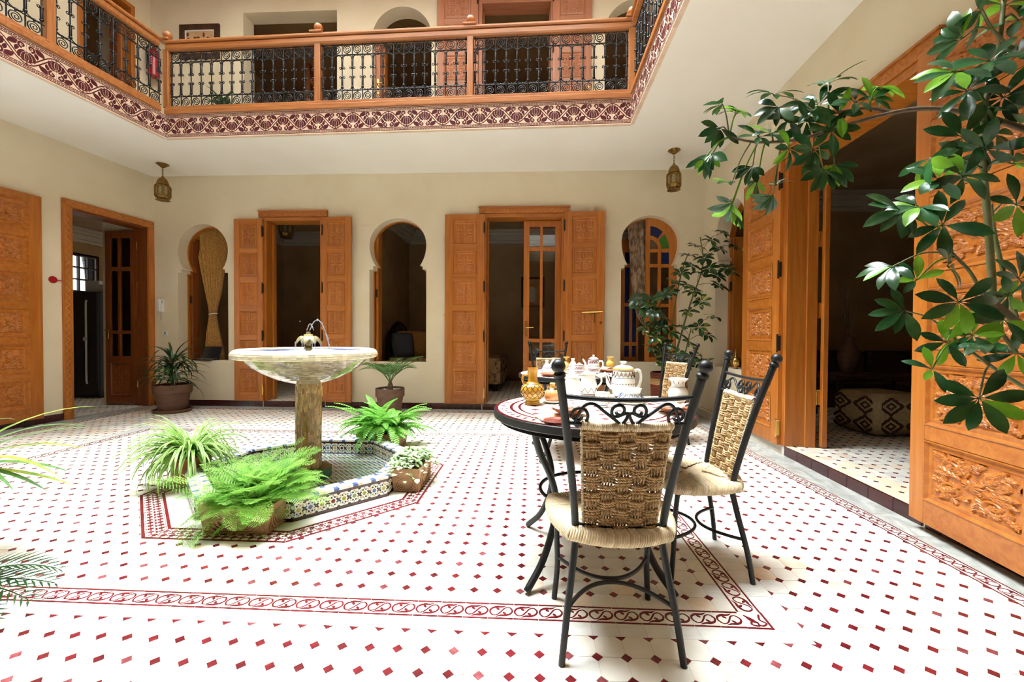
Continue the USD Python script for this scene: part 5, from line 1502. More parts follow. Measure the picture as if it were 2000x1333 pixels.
def ex(t):
    Ld = prof_smooth([(.059, .159), (.057, .168), (.040, .180), (.016, .187), (.012, .194), (.019, .200), (.018, .207), (.0, .209)], 30)
    put('lid', MB().lathe(Ld, 40), 'ceramic_white', t, smooth=50); put('lid_rim', MB().lathe([(.061, .158), (.0615, .163), (.058, .169)], 40), 'ceramic_yellow', t); put('knob_band', MB().lathe([(.0185, .199), (.0195, .203), (.0185, .206)], 24), 'ceramic_yellow', t)
    handle(t, [(.058, 0, .150), (.090, 0, .155), (.102, 0, .115), (.090, 0, .06), (.064, 0, .042)], .0085, 'ceramic_white')
    put('spout', MB().tube(bez([(-.060, 0, .05), (-.085, 0, .075), (-.092, 0, .11), (-.112, 0, .140)], 20), np.linspace(.016, .008, 19), 10), 'ceramic_white', t, smooth=True)
    put('painted_spout', MB().tube(bez([(-.0735, -.012, .07), (-.086, -.0115, .095), (-.098, -.010, .125)], 12), .003, 5), 'ink_maroon', t)
pot_thing('teapot', 'large white teapot with a yellow rimmed lid on the near table', 'teapot', pot(1217, 775), P_, 'ceramic_white', bands=[(.112, .002, 'ink_black'), (.152, .0022, 'ink_black'), (.126, .0012, 'ink_blue')], zz=[(.116, .148, 16, 'ink_black')], dt=[(.132, 16, .006, 'ceramic_orange'), (.078, 26, .0032, 'ink_black')], extra=ex)
M_g = prof_smooth([(0, 0), (.028, 0), (.031, .010), (.030, .035), (.036, .068), (.0375, .072), (.034, .071), (.028, .04), (0, .03)], 36)
def ex(t): handle(t, [(.033, 0, .058), (.055, 0, .056), (.056, 0, .03), (.031, 0, .018)], .005, 'ceramic_white')
pot_thing('mug', 'small mug with an orange rim and yellow zigzags, in front of the white pitcher', 'mug', pot(1176, 795), M_g, 'ceramic_white', bands=[(.069, .007, 'ceramic_orange'), (.012, .003, 'ink_blue')], zz=[(.022, .058, 9, 'ceramic_yellow'), (.020, .054, 9, 'ink_maroon')], extra=ex)
B_ = prof_smooth([(0, 0), (.055, 0), (.075, .012), (.078, .022), (.070, .026), (.050, .05), (.052, .072), (.055, .078), (.05, .077), (0, .06)], 44)
pot_thing('tagine', 'round tagine dish with a yellow base rim, right of the mug', 'tagine', pot(1232, 788), B_, 'ceramic_white', bands=[(.018, .010, 'ceramic_yellow'), (.074, .008, 'ceramic_orange'), (.066, .002, 'ink_blue')], zz=[(.030, .060, 14, 'ink_blue')])
U_ = prof_smooth([(0, .0), (.030, 0), (.028, .010), (.042, .030), (.050, .055), (.046, .078), (.034, .098), (.036, .118), (.049, .135), (.046, .135), (.031, .115), (.0, .10)], 50)
def ex(t):
    mb = MB()
    for k in range(20):
        a = k * 2 * PI / 20; z = np.linspace(.095, .125 - .012 * (k % 2), 6); r = np.array([on_prof(U_, q) for q in z]) + .0006; mb.tube(np.stack([r * math.cos(a), r * math.sin(a), z], 1), .0016, 4)
    put('painted_strokes', mb, 'ink_maroon', t)
pot_thing('vase', 'pink flared clay goblet vase at the right edge of the near table', 'vase', pot(1324, 791), U_, 'ceramic_white', bands=[(.131, .008, 'ceramic_orange'), (.010, .016, 'ceramic_orange'), (.092, .003, 'ceramic_orange')], extra=ex)


def plate(px, py, label, r=.085, z=TZ, m='terracotta'):
    t = thing('plate', label, 'plate', pot(px, py, z))
    put('dish', MB().lathe([(0, .0), (r * .55, 0), (r * .8, .010), (r, .022), (r * .985, .026), (r * .78, .014), (r * .5, .006), (0, .006)], 40), m, t, smooth=40)
    n = 10; mb = MB()
    for k in range(n * 2):
        a = k * PI / n; mb.ball((r * .96 * math.cos(a), r * .96 * math.sin(a), .023), r * .085, 1, (1, 1, .5))
    put('scalloped_rim', mb, m, t, smooth=True)
    return t


def cloth(name, label, px, py, w, h, rz, m, z=TZ, wave=.004, fringe=None):
    p = at_z(px, py, z); t = thing(name, label, 'napkin', (p[0], p[1], z), rz)
    u, v = np.meshgrid(np.linspace(-w / 2, w / 2, 24), np.linspace(-h / 2, h / 2, 18)); zz = .004 + wave * (.5 + .5 * np.sin(u * 55 + v * 21)) * np.clip(np.abs(v / h) * 2.5, .2, 1)
    P = np.stack([u, v, zz], -1); b = P.copy(); b[:, :, 2] -= .0025
    put('cloth', MB().grid(P, flip=True).grid(b), m, t, smooth=True)
    if fringe:
        mb = MB()
        for s in (-1, 1):
            for q in np.linspace(-w / 2, w / 2, 40): mb.tube([(q, s * h / 2, .004), (q + .002, s * (h / 2 + .012), .002)], .0012, 4)
        put('fringe', mb, fringe, t, kind='stuff')
    return t


cloth('napkin', 'tan fringed cloth mat under the left plate of the near table', 1098, 818, .21, .13, .35, 'napkin_fringe', fringe='napkin_fringe')
plate(1112, 808, 'scalloped terracotta plate on the fringed mat, left side of the near table', .078, TZ + .008)
cloth('napkin', 'crumpled white napkin lying on the left terracotta plate', 1103, 800, .12, .07, -.5, 'napkin_white', TZ + .036, .018)
plate(1320, 806, 'scalloped terracotta plate before the goblet vase, right side of the near table', .085, TZ)
cloth('napkin', 'crumpled white napkin lying on the right terracotta plate', 1316, 796, .17, .10, .3, 'napkin_white', TZ + .028, .022)
mt = thing('woven_coaster', 'round burgundy woven coaster at the left front of the near table', 'coaster', pot(1086, 826))
mb = MB()
for k in range(9): th = np.linspace(0, 2 * PI, 28, endpoint=False); mb.tube(np.stack([(.008 + .0052 * k) * np.cos(th), (.008 + .0052 * k) * np.sin(th), np.full(28, .010)], 1), .0036, 5, closed=True)
put('coils', mb, 'wicker', mt)

# far table
F2 = TZ
T2 = prof_smooth([(0, 0), (.036, 0), (.052, .02), (.056, .06), (.052, .10), (.044, .128), (0, .13)], 44)
def ex(t):
    put('lid', MB().lathe(prof_smooth([(.048, .127), (.046, .136), (.028, .152), (.010, .158), (.009, .166), (.012, .172), (0, .176)], 26), 36), 'ceramic_white', t, smooth=50); put('lid_rim', MB().lathe([(.049, .126), (.050, .131), (.045, .137)], 36), 'ink_maroon', t)
    handle(t, [(.048, 0, .115), (.082, 0, .112), (.086, 0, .07), (.054, 0, .035)], .0085, 'ceramic_white')
    put('spout', MB().tube(bez([(-.05, 0, .045), (-.070, 0, .07), (-.078, 0, .10), (-.10, 0, .135)], 18), np.linspace(.014, .008, 16), 10), 'ceramic_white', t, smooth=True)
pot_thing('teapot', 'white teapot banded in maroon lattice on the far table', 'teapot', pot(1159, 730), T2, 'ceramic_white', bands=[(.036, .026, 'ink_maroon'), (.072, .003, 'ink_maroon'), (.110, .022, 'ink_maroon')], zz=[(.026, .046, 24, 'ceramic_white'), (.101, .119, 20, 'ceramic_white')], extra=ex)
S2 = prof_smooth([(0, 0), (.030, 0), (.043, .018), (.044, .05), (.038, .078), (.036, .085), (0, .086)], 40)
def ex(t):
    put('lid', MB().lathe(prof_smooth([(.040, .084), (.036, .094), (.014, .104), (.010, .110), (0, .112)], 20), 30), 'ceramic_white', t, smooth=50); put('lid_rim', MB().lathe([(.040, .083), (.041, .087), (.037, .093)], 30), 'ink_maroon', t)
    for s in (-1, 1): handle(t, [(s * .040, 0, .07), (s * .058, 0, .066), (s * .058, 0, .04), (s * .043, 0, .03)], .005, 'ceramic_white')
pot_thing('sugar_bowl', 'lidded white sugar bowl banded in maroon, left of the maroon teapot', 'sugar bowl', pot(1131, 733), S2, 'ceramic_white', bands=[(.026, .020, 'ink_maroon'), (.062, .018, 'ink_maroon')], zz=[(.018, .034, 20, 'ceramic_white'), (.055, .069, 18, 'ceramic_white')], extra=ex)


def cone_tagine(px, py, label, m, s=1.0):
    pr = prof_smooth(np.array([(0, .0), (.052, 0), (.060, .012), (.062, .018), (.056, .024), (.036, .06), (.016, .095), (.012, .104), (.020, .118), (.017, .120), (0, .112)]) * s, 44)
    return pot_thing('tagine', label, 'tagine', pot(px, py), pr, 'ceramic_white', bands=[(.016 * s, .006 * s, m), (.115 * s, .004 * s, m), (.044 * s, .003 * s, m)], zz=[(.030 * s, .055 * s, 12, m)])


cone_tagine(1068, 727, 'white cone tagine painted blue at the left of the far table', 'ink_blue', .95)
cone_tagine(1081, 721.5, 'white cone tagine standing behind the blue painted one', 'plastic_grey', 1.0)
cone_tagine(1119, 725, 'white cone tagine behind the sugar bowl on the far table', 'ink_maroon', 1.05)
Y2 = prof_smooth([(0, 0), (.026, 0), (.040, .025), (.036, .055), (.016, .085), (.014, .11), (.034, .125), (.032, .128), (.010, .11), (0, .1)], 40)
pot_thing('vase', 'yellow trumpet vase in front of the far chair back', 'vase', pot(1106, 721.3), Y2, 'ceramic_yellow', bands=[(.088, .004, 'ink_maroon'), (.05, .003, 'ceramic_white')])
O2 = prof_smooth([(0, 0), (.026, 0), (.034, .012), (.044, .05), (.040, .075), (.027, .095), (.030, .115), (.036, .128), (.033, .128), (.024, .1), (0, .08)], 40)
pot_thing('vase', 'orange waisted vase on the right of the far table', 'vase', pot(1192, 722), O2, 'ceramic_yellow', bands=[(.124, .006, 'ceramic_orange'), (.012, .02, 'ceramic_orange')])
plate(1074, 735, 'terracotta plate at the left front of the far table', .085, TZ)
plate(1186, 727, 'terracotta plate by the orange vase on the far table', .085, TZ)
bw = thing('bread_bowl', 'flat white dish of round peach bread rolls on the far table', 'dish', pot(1092, 730))
put('dish', MB().lathe([(0, 0), (.06, 0), (.095, .012), (.093, .016), (.058, .005), (0, .005)], 36), 'ceramic_white', bw, smooth=40)
rl_ = []
for k, (x, y) in enumerate(((-.035, -.01), (.035, .0), (.0, .04))):
    q = pot(1092, 730); o = tag(put('bread_roll', MB().ball((q[0] + x, q[1] + y, q[2] + .034), .036, 3, (1, 1, .8)), 'ceramic_orange', None, smooth=True), ('left peach bread roll in the white dish on the far table', 'right peach bread roll in the white dish on the far table', 'rear peach bread roll in the white dish on the far table')[k], 'bread roll', 'bread rolls in the dish')
cloth('napkin', 'white folded napkin on the plate by the orange vase', 1180, 722, .16, .09, .2, 'napkin_white', TZ + .028, .022)
cloth('napkin', 'white napkin at the front edge of the far table', 1175, 737, .2, .1, -.1, 'napkin_white', TZ, .012)
cl_ = pot_thing('bowl', 'small orange lipped bowl behind the maroon sugar bowl on the far table', 'bowl', pot(1140, 722), prof_smooth([(0, 0), (.02, 0), (.036, .02), (.042, .036), (.038, .036), (.03, .02), (0, .01)], 30), 'ceramic_orange')
# ---------------------------------------------------------------- plants
def clay_box(t, w, d, h, rim=.012, motif=True):
    """Carved clay planter with a flaring rim; local centre at the middle of its base."""
    mb = MB(); a, b = w / 2, d / 2; tp = .90
    ring = [(tp, 0), (tp, 0), (.985, h - .022), (1.0, h - .018), (1.0, h), (.90, h), (.86, h - .03)]
    P = np.array([[(sx * a * f - (0), sy * b * f, z) for sx, sy in ((-1, -1), (1, -1), (1, 1), (-1, 1), (-1, -1))] for f, z in ring]); mb.grid(P, flip=True)
    put('box', mb, 'planter_clay', t)
    put('soil', MB().box(-a * .88, a * .88, -b * .88, b * .88, .01, h - .025), 'soil', t)
    if motif:
        cv = MB()
        for side in range(4):
            L = (w if side % 2 == 0 else d) * .93; off = (b if side % 2 == 0 else a) * .945
            M_ = T(0, 0, 0, rz=side * PI / 2) @ T(0, -off, h * .47) @ XZ
            for s in (-1, 1):
                for k in range(3):
                    q = .40 - k * .07; cv.tube(bez([(s * L * .02 * (k + 1), h * .36 - k * .012, 0), (s * L * q * .55, h * .30 - k * .018, .003), (s * L * q, -.0 * h, .004), (s * L * q * .7, -h * .36 + k * .012, .003), (s * L * .03, -h * (.40 - k * .08), 0)], 26), .0042, 5, M=M_)
                cv.tube(bez([(s * L * .46, h * .3, 0), (s * L * .30, h * .12, .003), (s * L * .40, -h * .12, .003), (s * L * .45, -h * .34, 0)], 18), .004, 5, M=M_)
        put('carving', cv, 'planter_clay', t, smooth=True)


# spider plant left of the basin
sp = thing('spider_plant', 'large spider plant with long striped leaves, left of the fountain basin', 'plant', (-2.50, 2.93, 0))
put('pot', MB().lathe([(0, 0), (.10, 0), (.125, .19), (.138, .19), (.138, .22), (.115, .22), (.11, .18), (0, .18)], 28), 'terracotta', sp, smooth=40)
r_ = np.random.default_rng(31)
for k in range(235):
    mb = MB(); a = r_.uniform(0, 2 * PI); L = r_.uniform(.28, .50); rise = r_.uniform(.2, 1.45)
    base = (.05 * math.cos(a) * r_.uniform(0, 1), .05 * math.sin(a) * r_.uniform(0, 1), .18 + r_.uniform(0, .06))
    P = blade(mb, base, a, L, r_.uniform(.016, .026), rise, r_.uniform(1.2, 2.7), n=10, fold=.35)
    lf = put('leaf', mb, 'leaf_spider', sp, smooth=True)
    for e in (0, 2):      # pale margins
        Q = np.stack([P[:, e], P[:, e] * .72 + P[:, 1] * .28], 1) + [0, 0, .0012]; put('pale_margin', MB().grid(Q), 'leaf_cream', lf)

# asparagus fern in the front planter
af = thing('planter', 'clay box planter with feathery asparagus fern at the front of the fountain basin', 'planter', (-1.632, 2.345, 0), .01)
clay_box(af, .40, .31, .158)


def frond(mb, path, wl, nseg, pw, seed, curl=.3, taper=1.0, pinn=4):
    """A feathery frond: a stem with side sprigs of small needles in its plane."""
    r = np.random.default_rng(seed); p = np.asarray(path, float); t = np.gradient(p, axis=0); t /= np.linalg.norm(t, axis=1, keepdims=True)
    side = np.cross(t, [0, 0, 1.0]); side /= np.linalg.norm(side, axis=1, keepdims=True) + 1e-9
    mb.tube(p, np.linspace(.0016, .0008, len(p)), 3, cap=False)
    V, Fc = [], []
    for k in np.linspace(.15, .99, nseg):
        i = k * (len(p) - 1); i0 = min(int(i), len(p) - 2); c = p[i0] + (p[i0 + 1] - p[i0]) * (i - i0); tt, ss = t[i0], side[i0]
        ln = wl * (math.sin(PI * min(1, .25 + .72 * k)) ** .8) * taper
        for s in (-1, 1):
            d = ss * s * .85 + tt * .55 + np.array([0, 0, r.uniform(-.15, .1)]); d /= np.linalg.norm(d)
            for j in range(pinn):
                q = c + d * ln * (j + .6) / pinn; l2 = ln / pinn * 1.5
                for s2 in (-1, 1):
                    e = tt * .75 * s2 + d * .7 + np.array([0, 0, r.uniform(-.25, .15)]); e /= np.linalg.norm(e); wv = np.cross(e, [0, 0, 1.0]); wv /= np.linalg.norm(wv) + 1e-9
                    n = len(V); V += [q, q + e * l2 * .55 + wv * pw, q + e * l2, q + e * l2 * .55 - wv * pw]; Fc.append([n, n + 1, n + 2, n + 3])
    if V: mb.add(V, Fc)


r_ = np.random.default_rng(12)
for k in range(120):
    a = r_.uniform(0, 2 * PI); L = r_.uniform(.26, .50); rise = r_.uniform(.45, 1.35); n = 10; t_ = np.linspace(0, 1, n); el = rise - r_.uniform(.8, 1.5) * t_ ** 1.3
    if k < 7: a = r_.uniform(-2.5, -1.9); el = el - .55; L *= .8
    elif -2.6 < a - 2 * PI < -.6 or -2.6 < a < -.6 : L *= .62
    a += 0; hx = np.r_[0, np.cumsum(np.cos(el[1:]))] * L / n; hz = np.r_[0, np.cumsum(np.sin(el[1:]))] * L / n
    b = (r_.uniform(-.13, .13), r_.uniform(-.09, .09)); yw = a + .5 * t_ * r_.uniform(-1, 1)
    mb = MB(); frond(mb, np.stack([b[0] + hx * np.cos(yw), b[1] + hx * np.sin(yw), .135 + hz], 1), r_.uniform(.06, .11), 22, .0019, 100 + k, pinn=5)
    put('frond', mb, 'leaf_asparagus', af)

# small leaved trailing plant in the right planter
pl = thing('planter', 'clay box planter of small variegated leaves at the right corner of the fountain basin', 'planter', (-.876, 3.035, 0))
clay_box(pl, .20, .37, .165)
r_ = np.random.default_rng(14)


def round_leaf(mb, c, yaw, pitch, L, W, n=5, cup=.2):
    s = np.linspace(0, 1, n); w = W / 2 * np.sin(PI * np.clip(.06 + .94 * s, 0, 1)) ** .7 + .0003; el = pitch - .5 * s
    hx = np.r_[0, np.cumsum(np.cos(el[1:]))] * L / (n - 1); hz = np.r_[0, np.cumsum(np.sin(el[1:]))] * L / (n - 1); cc, ss = math.cos(yaw), math.sin(yaw)
    mid = np.stack([c[0] + hx * cc, c[1] + hx * ss, c[2] + hz], 1); sd = np.array([-ss, cc, 0])
    mb.grid(np.stack([mid + sd * w[:, None] + [0, 0, 1] * (w * cup)[:, None], mid, mid - sd * w[:, None] + [0, 0, 1] * (w * cup)[:, None]], 1)); return mb


rest = MB()
for k in range(430):
    x, y = r_.normal(0, .085), r_.normal(0, .13); d = (x / .16) ** 2 + (y / .24) ** 2
    if d > 1.4: continue
    z = .15 + (.115 * math.sqrt(max(0, 1.3 - d)) - .03) * r_.uniform(.55, 1.0)
    if d > .9: z = r_.uniform(.10, .17)
    c = (x, y, z); a = math.atan2(y, x) + r_.normal(0, .8); s = r_.uniform(.028, .045)
    if k < 230: put('leaf', round_leaf(MB(), c, a, r_.uniform(-.3, .7), s, s * .85), 'leaf_plect', pl, smooth=True)
    else: round_leaf(rest, c, a, r_.uniform(-.3, .7), s, s * .85)
put('leaves', rest, 'leaf_plect', pl, kind='stuff')
# sword fern behind the basin
bf = thing('planter', 'clay box planter with a bright sword fern behind the fountain basin', 'planter', (-1.46, 4.02, 0))
clay_box(bf, .42, .30, .155, motif=False)
r_ = np.random.default_rng(15)
for k in range(95):
    a = r_.uniform(0, 2 * PI); L = r_.uniform(.34, .62); n = 12; t_ = np.linspace(0, 1, n); el = r_.uniform(.5, 1.35) - r_.uniform(.9, 1.9) * t_ ** 1.3
    hx = np.r_[0, np.cumsum(np.cos(el[1:]))] * L / n; hz = np.r_[0, np.cumsum(np.sin(el[1:]))] * L / n; b = (r_.uniform(-.12, .12), r_.uniform(-.07, .07))
    p = np.stack([b[0] + hx * math.cos(a), b[1] + hx * math.sin(a), .14 + hz], 1); t = np.gradient(p, axis=0); t /= np.linalg.norm(t, axis=1, keepdims=True); sd = np.cross(t, [0, 0, 1.0]); sd /= np.linalg.norm(sd, axis=1, keepdims=True)
    mb = MB().tube(p, .0015, 3, cap=False)
    for q in np.linspace(.08, 1, 22):
        i = q * (n - 1); i0 = min(int(i), n - 2); c = p[i0] + (p[i0 + 1] - p[i0]) * (i - i0); ln = .058 * math.sin(PI * min(1, .25 + .74 * q)) ** .7; w = t[i0] * .0105
        for s in (-1, 1):
            d = sd[i0] * s * ln + t[i0] * ln * .25 + np.array([0, 0, -.008]); mb.add([c - w * .6, c + w * .6, c + d * .6 + w, c + d, c + d * .6 - w], [[0, 1, 2], [0, 2, 4], [4, 2, 3]])
    put('frond', mb, 'leaf_fern', bf)


def flower_pot(t, R, h, m='terracotta_dark', saucer=True, top='soil'):
    z0 = .028 if saucer else 0
    if saucer: put('saucer', MB().lathe([(0, 0), (R * .88, 0), (R * .96, .012), (R * 1.02, .042), (R * .97, .046), (R * .90, .02), (0, .02)], 40), m, t, smooth=40)
    put('pot', MB().lathe([(0, z0), (R * .68, z0), (R * .74, z0 + .02), (R * .90, h * .68), (R * .92, h * .70), (R * .99, h * .71), (R * 1.0, h * .98), (R * .985, h), (R * .93, h), (R * .90, h * .90), (0, h * .90)], 44), m, t, smooth=35)
    put('soil', MB().lathe([(R * .91, h * .905), (0, h * .925)], 30), 'soil', t)


dr = thing('potted_dracaena', 'dark potted plant with spiky arching leaves in the left back corner', 'plant', (-5.04, 5.60, 0))
flower_pot(dr, .225, .39)
r_ = np.random.default_rng(17)
for k in range(6):
    put('gravel', MB().ball((r_.uniform(-.15, .15), r_.uniform(-.19, -.05), .368), .02, 1, (1.2, 1, .7)), 'gravel', dr, smooth=True)
for (sx, sy, h) in ((-.02, -.02, .74), (.03, .02, .60), (.0, .0, .5)):
    put('cane', MB().tube([(sx * .5, sy * .5, .34), (sx, sy, h)], .014, 7), 'bark', dr)
for k in range(96):
    lv = k % 3; zb = .42 + .36 * (k / 96); a = r_.uniform(0, 2 * PI)
    mb = MB(); blade(mb, (.03 * math.cos(a), .03 * math.sin(a), zb), a, r_.uniform(.30, .48), r_.uniform(.032, .046), r_.uniform(.0, 1.25) * (.45 + .7 * k / 96), r_.uniform(.8, 2.0), n=9, fold=.3)
    put('leaf', mb, 'leaf_dark', dr, smooth=True)
pp = thing('potted_palm', 'small feathery palm in a brown pot under the middle horseshoe window', 'plant', (-1.90, 5.50, 0))
flower_pot(pp, .19, .385)
gv = MB()
for k in range(150):
    a, q = r_.uniform(0, 2 * PI), .17 * math.sqrt(r_.uniform(0, 1)); gv.ball((q * math.cos(a), q * math.sin(a), .357), r_.uniform(.008, .014), 0, (1.2, 1, .8))
put('white_gravel', gv, 'gravel', pp, kind='stuff')
put('trunk', MB().tube([(0, 0, .33), (.005, 0, .40), (.0, 0, .47)], [.035, .040, .02], 9), 'bark', pp)


def palm_frond(par, base, yaw, L, rise, droop, ll, nl=17, m='leaf_palm', lw=.011):
    n = 12; t_ = np.linspace(0, 1, n); el = rise - droop * t_ ** 1.4; hx = np.r_[0, np.cumsum(np.cos(el[1:]))] * L / n; hz = np.r_[0, np.cumsum(np.sin(el[1:]))] * L / n
    p = np.stack([base[0] + hx * math.cos(yaw), base[1] + hx * math.sin(yaw), base[2] + hz], 1); t = np.gradient(p, axis=0); t /= np.linalg.norm(t, axis=1, keepdims=True); sd = np.cross(t, [0, 0, 1.0]); sd /= np.linalg.norm(sd, axis=1, keepdims=True); up = np.cross(sd, t)
    mb = MB().tube(p, np.linspace(.005, .0015, n), 5, cap=False)
    for q in np.linspace(.25, 1, nl):
        i = q * (n - 1); i0 = min(int(i), n - 2); c = p[i0] + (p[i0 + 1] - p[i0]) * (i - i0); ln = ll * math.sin(PI * min(1, .3 + .62 * q)) ** .8
        for s in (-1, 1):
            d = sd[i0] * s * .75 + t[i0] * .75 + up[i0] * .18; d /= np.linalg.norm(d); w = np.cross(d, up[i0]); w /= np.linalg.norm(w); dn = np.array([0, 0, -.12 * ln])
            mb.add([c, c + d * ln * .4 + w * lw / 2, c + d * ln + dn, c + d * ln * .4 - w * lw / 2], [[0, 1, 2, 3]])
    put('frond', mb, m, par)


for k in range(14):
    a = k * 2.4 + r_.uniform(-.3, .3); palm_frond(pp, (0, 0, .44), a, r_.uniform(.46, .68), r_.uniform(1.0, 1.5), r_.uniform(.8, 1.9), .17, 15, lw=.010)

# plants just outside the left edge of the picture, a few leaves reaching in
yl = at_y(-95, 985, 2.05)
le = thing('potted_plant', 'long yellow green leaves of a plant reaching in at the left edge', 'plant', (-3.02, 1.98, 0))
flower_pot(le, .15, .40)
for a, L, rs, dp, m in ((.15, .62, .50, .75, 'leaf_yellow'), (.35, .58, .80, 1.0, 'leaf_palm'), (-.1, .66, .42, .85, 'leaf_yellow'), (.0, .62, .25, .5, 'leaf_palm'), (-.3, .62, .35, .75, 'leaf_palm'), (.5, .6, .9, .9, 'leaf_yellow'), (-.05, .55, .15, .6, 'leaf_palm'), (.22, .6, .6, .6, 'leaf_palm'),
                        (2.0, .5, .9, 1.2, 'leaf_palm'), (3.0, .5, .9, 1.2, 'leaf_palm'), (4.2, .5, .9, 1.2, 'leaf_palm'), (.1, .58, .05, .4, 'leaf_yellow'), (5.2, .5, 1.0, 1.1, 'leaf_palm')):
    mb = MB(); blade(mb, (.02 * math.cos(a), .02 * math.sin(a), .40), a, L * 1.12, .040, rs, dp, n=10, fold=.4); put('leaf', mb, m, le, smooth=True)
lo = thing('potted_palm', 'dark thin palm leaves low at the left edge of the picture', 'plant', (-2.28, 1.46, 0))
flower_pot(lo, .13, .14, saucer=False)
for a, L, rs, dp in ((.25, .46, .22, .5), (.05, .44, .30, .75), (.5, .42, .5, .9), (-.2, .40, .2, .7), (2.2, .4, .8, 1.0), (3.6, .4, .8, 1.0), (4.8, .4, .7, 1.1)):
    palm_frond(lo, (0, 0, .13), a, L * .95, rs * .8, dp, .13, 12, 'leaf_dark', .008)


# ---------------------------------------------------------------- umbrella shrubs
def leaflet(L, W, droop, n=7):
    """One obovate leaflet along +x, glossy and slightly folded."""
    t = np.linspace(0, 1, n); w = W / 2 * (np.sin(PI * np.clip(.02 + .98 * t, 0, 1) ** 1.25)) ** .75 + .0004; el = -droop * t
    x = np.r_[0, np.cumsum(np.cos(el[1:]))] * L / (n - 1); z = np.r_[0, np.cumsum(np.sin(el[1:]))] * L / (n - 1)
    u = np.array([-1, -.5, 0, .5, 1.0]); P = np.zeros((n, 5, 3)); P[:, :, 0] = x[:, None]; P[:, :, 1] = w[:, None] * u; P[:, :, 2] = z[:, None] + w[:, None] * (.28 * np.abs(u) - .12 * u * u)
    return P


def whorl(par, c, axis, nl, L, W, spread, r, mats, rest, limit, petiole=.25, spin=None, droop=.6, start=0.0, sweep=2 * PI):
    """Leaflets radiating round axis from the point c."""
    axis = np.asarray(axis, float); axis /= np.linalg.norm(axis); e1 = np.cross(axis, [0.13, .2, 1.0]); e1 /= np.linalg.norm(e1); e2 = np.cross(axis, e1)
    for k in range(nl):
        a = start + (k + r.uniform(-.2, .2)) * sweep / nl; l = L * r.uniform(.75, 1.1); P = leaflet(l, W * l / L * r.uniform(.85, 1.1), droop * r.uniform(.5, 1.4))
        d = e1 * math.cos(a) + e2 * math.sin(a); sp_ = spread * r.uniform(.85, 1.15); f = d * math.sin(sp_) + axis * math.cos(sp_); s = np.cross(axis, d); n_ = np.cross(f, s)
        o = np.asarray(c) + f * l * petiole * .5; Q = o + P[..., :1] * f + P[..., 1:2] * s + P[..., 2:] * n_
        m = mats[int(r.integers(len(mats)))]
        mb = MB().grid(Q); mb.tube([c, o], .0012, 4, cap=False)
        if limit[0] > 0: limit[0] -= 1; put('leaflet', mb, m, par, smooth=True)
        else: rest[m].join(mb)


bk_ = thing('basket_shrub', 'tall umbrella shrub in a red wicker basket between the corner windows', 'shrub', (1.80, 5.52, 0))
B_ = prof_smooth([(.0, .0), (.17, .0), (.19, .1), (.215, .35), (.225, .60), (.235, .625), (.22, .63), (.20, .58), (0, .57)], 40)
put('basket_core', MB().lathe(B_ * [.985, 1], 44), 'wicker', bk_, smooth=40)
for k in range(30):
    z = .012 + k * .0205; r0 = on_prof(np.array([(.17, 0), (.19, .1), (.215, .35), (.225, .6), (.232, .64)]), z); th = np.linspace(0, 2 * PI, 80, endpoint=False)
    put('weave', MB().tube(np.stack([(r0 + .004 * np.sin(th * 20 + PI * (k % 2))) * np.cos(th), (r0 + .004 * np.sin(th * 20 + PI * (k % 2))) * np.sin(th), np.full(80, z)], 1), .0095, 5, closed=True), 'wicker_light' if 23 <= k <= 26 else 'wicker', bk_, smooth=True)
put('soil', MB().lathe([(.21, .59), (0, .60)], 24), 'soil', bk_)
r_ = np.random.default_rng(23); lim, rest = [285], {m: MB() for m in ('leaf_dark', 'leaf_mottled', 'leaf_gloss')}
stems = [[(.02, 0, .58), (.10, -.05, 1.0), (.22, -.10, 1.5), (.36, -.14, 2.0), (.30, -.2, 2.35)], [(-.05, .0, .58), (-.14, -.08, .95), (-.20, -.12, 1.35), (-.12, -.12, 1.65)], [(.0, -.05, .58), (-.02, -.12, 1.0), (.02, -.14, 1.5), (.10, -.16, 1.95), (.16, -.2, 2.15)],
         [(.03, -.05, .58), (.14, -.14, .85), (.2, -.2, 1.2)], [(-.03, -.08, .58), (-.22, -.16, .85), (-.34, -.2, 1.15)]]
for s in stems: put('stem', MB().tube(bez(s, 24), np.linspace(.013, .006, 25), 6), 'stem', bk_, smooth=True)
def basket_leaf(px, py, dz, n=8, L=.12, m=('leaf_dark', 'leaf_dark', 'leaf_gloss')):
    p = at_y(px, py, 5.46 + dz * .7) - [1.80, 5.52, 0]
    q = min((pt for s in stems for pt in bez(s, 24)), key=lambda w: np.linalg.norm(np.asarray(w) - p - [0, 0, -.1]))
    put('petiole', MB().tube(bez([q, (np.asarray(q) + p) / 2 + [0, 0, .03], p], 8), .003, 4), 'stem', bk_)
    ax = np.array([r_.normal(0, .35), -.55 + r_.normal(0, .25), .75]); whorl(bk_, p, ax, n, L * 1.12, L * .50, 1.2, r_, m, rest, lim, droop=.9)
for px, py, dz in ((1412, 455, -.1), (1390, 470, -.18), (1430, 478, -.1), (1405, 488, -.25), (1360, 482, -.15), (1345, 500, -.2), (1375, 505, -.1), (1350, 520, -.25), (1330, 535, -.2), (1365, 535, -.2), (1320, 552, -.2), (1345, 560, -.25), (1385, 525, -.2), (1400, 540, -.2), (1420, 525, -.1),
                   (1300, 575, -.2), (1280, 585, -.3), (1265, 590, -.2), (1250, 605, -.25), (1310, 570, -.1), (1245, 585, -.15), (1275, 610, -.3), (1295, 620, -.2), (1405, 560, -.15), (1430, 535, -.1)): basket_leaf(px, py, dz)
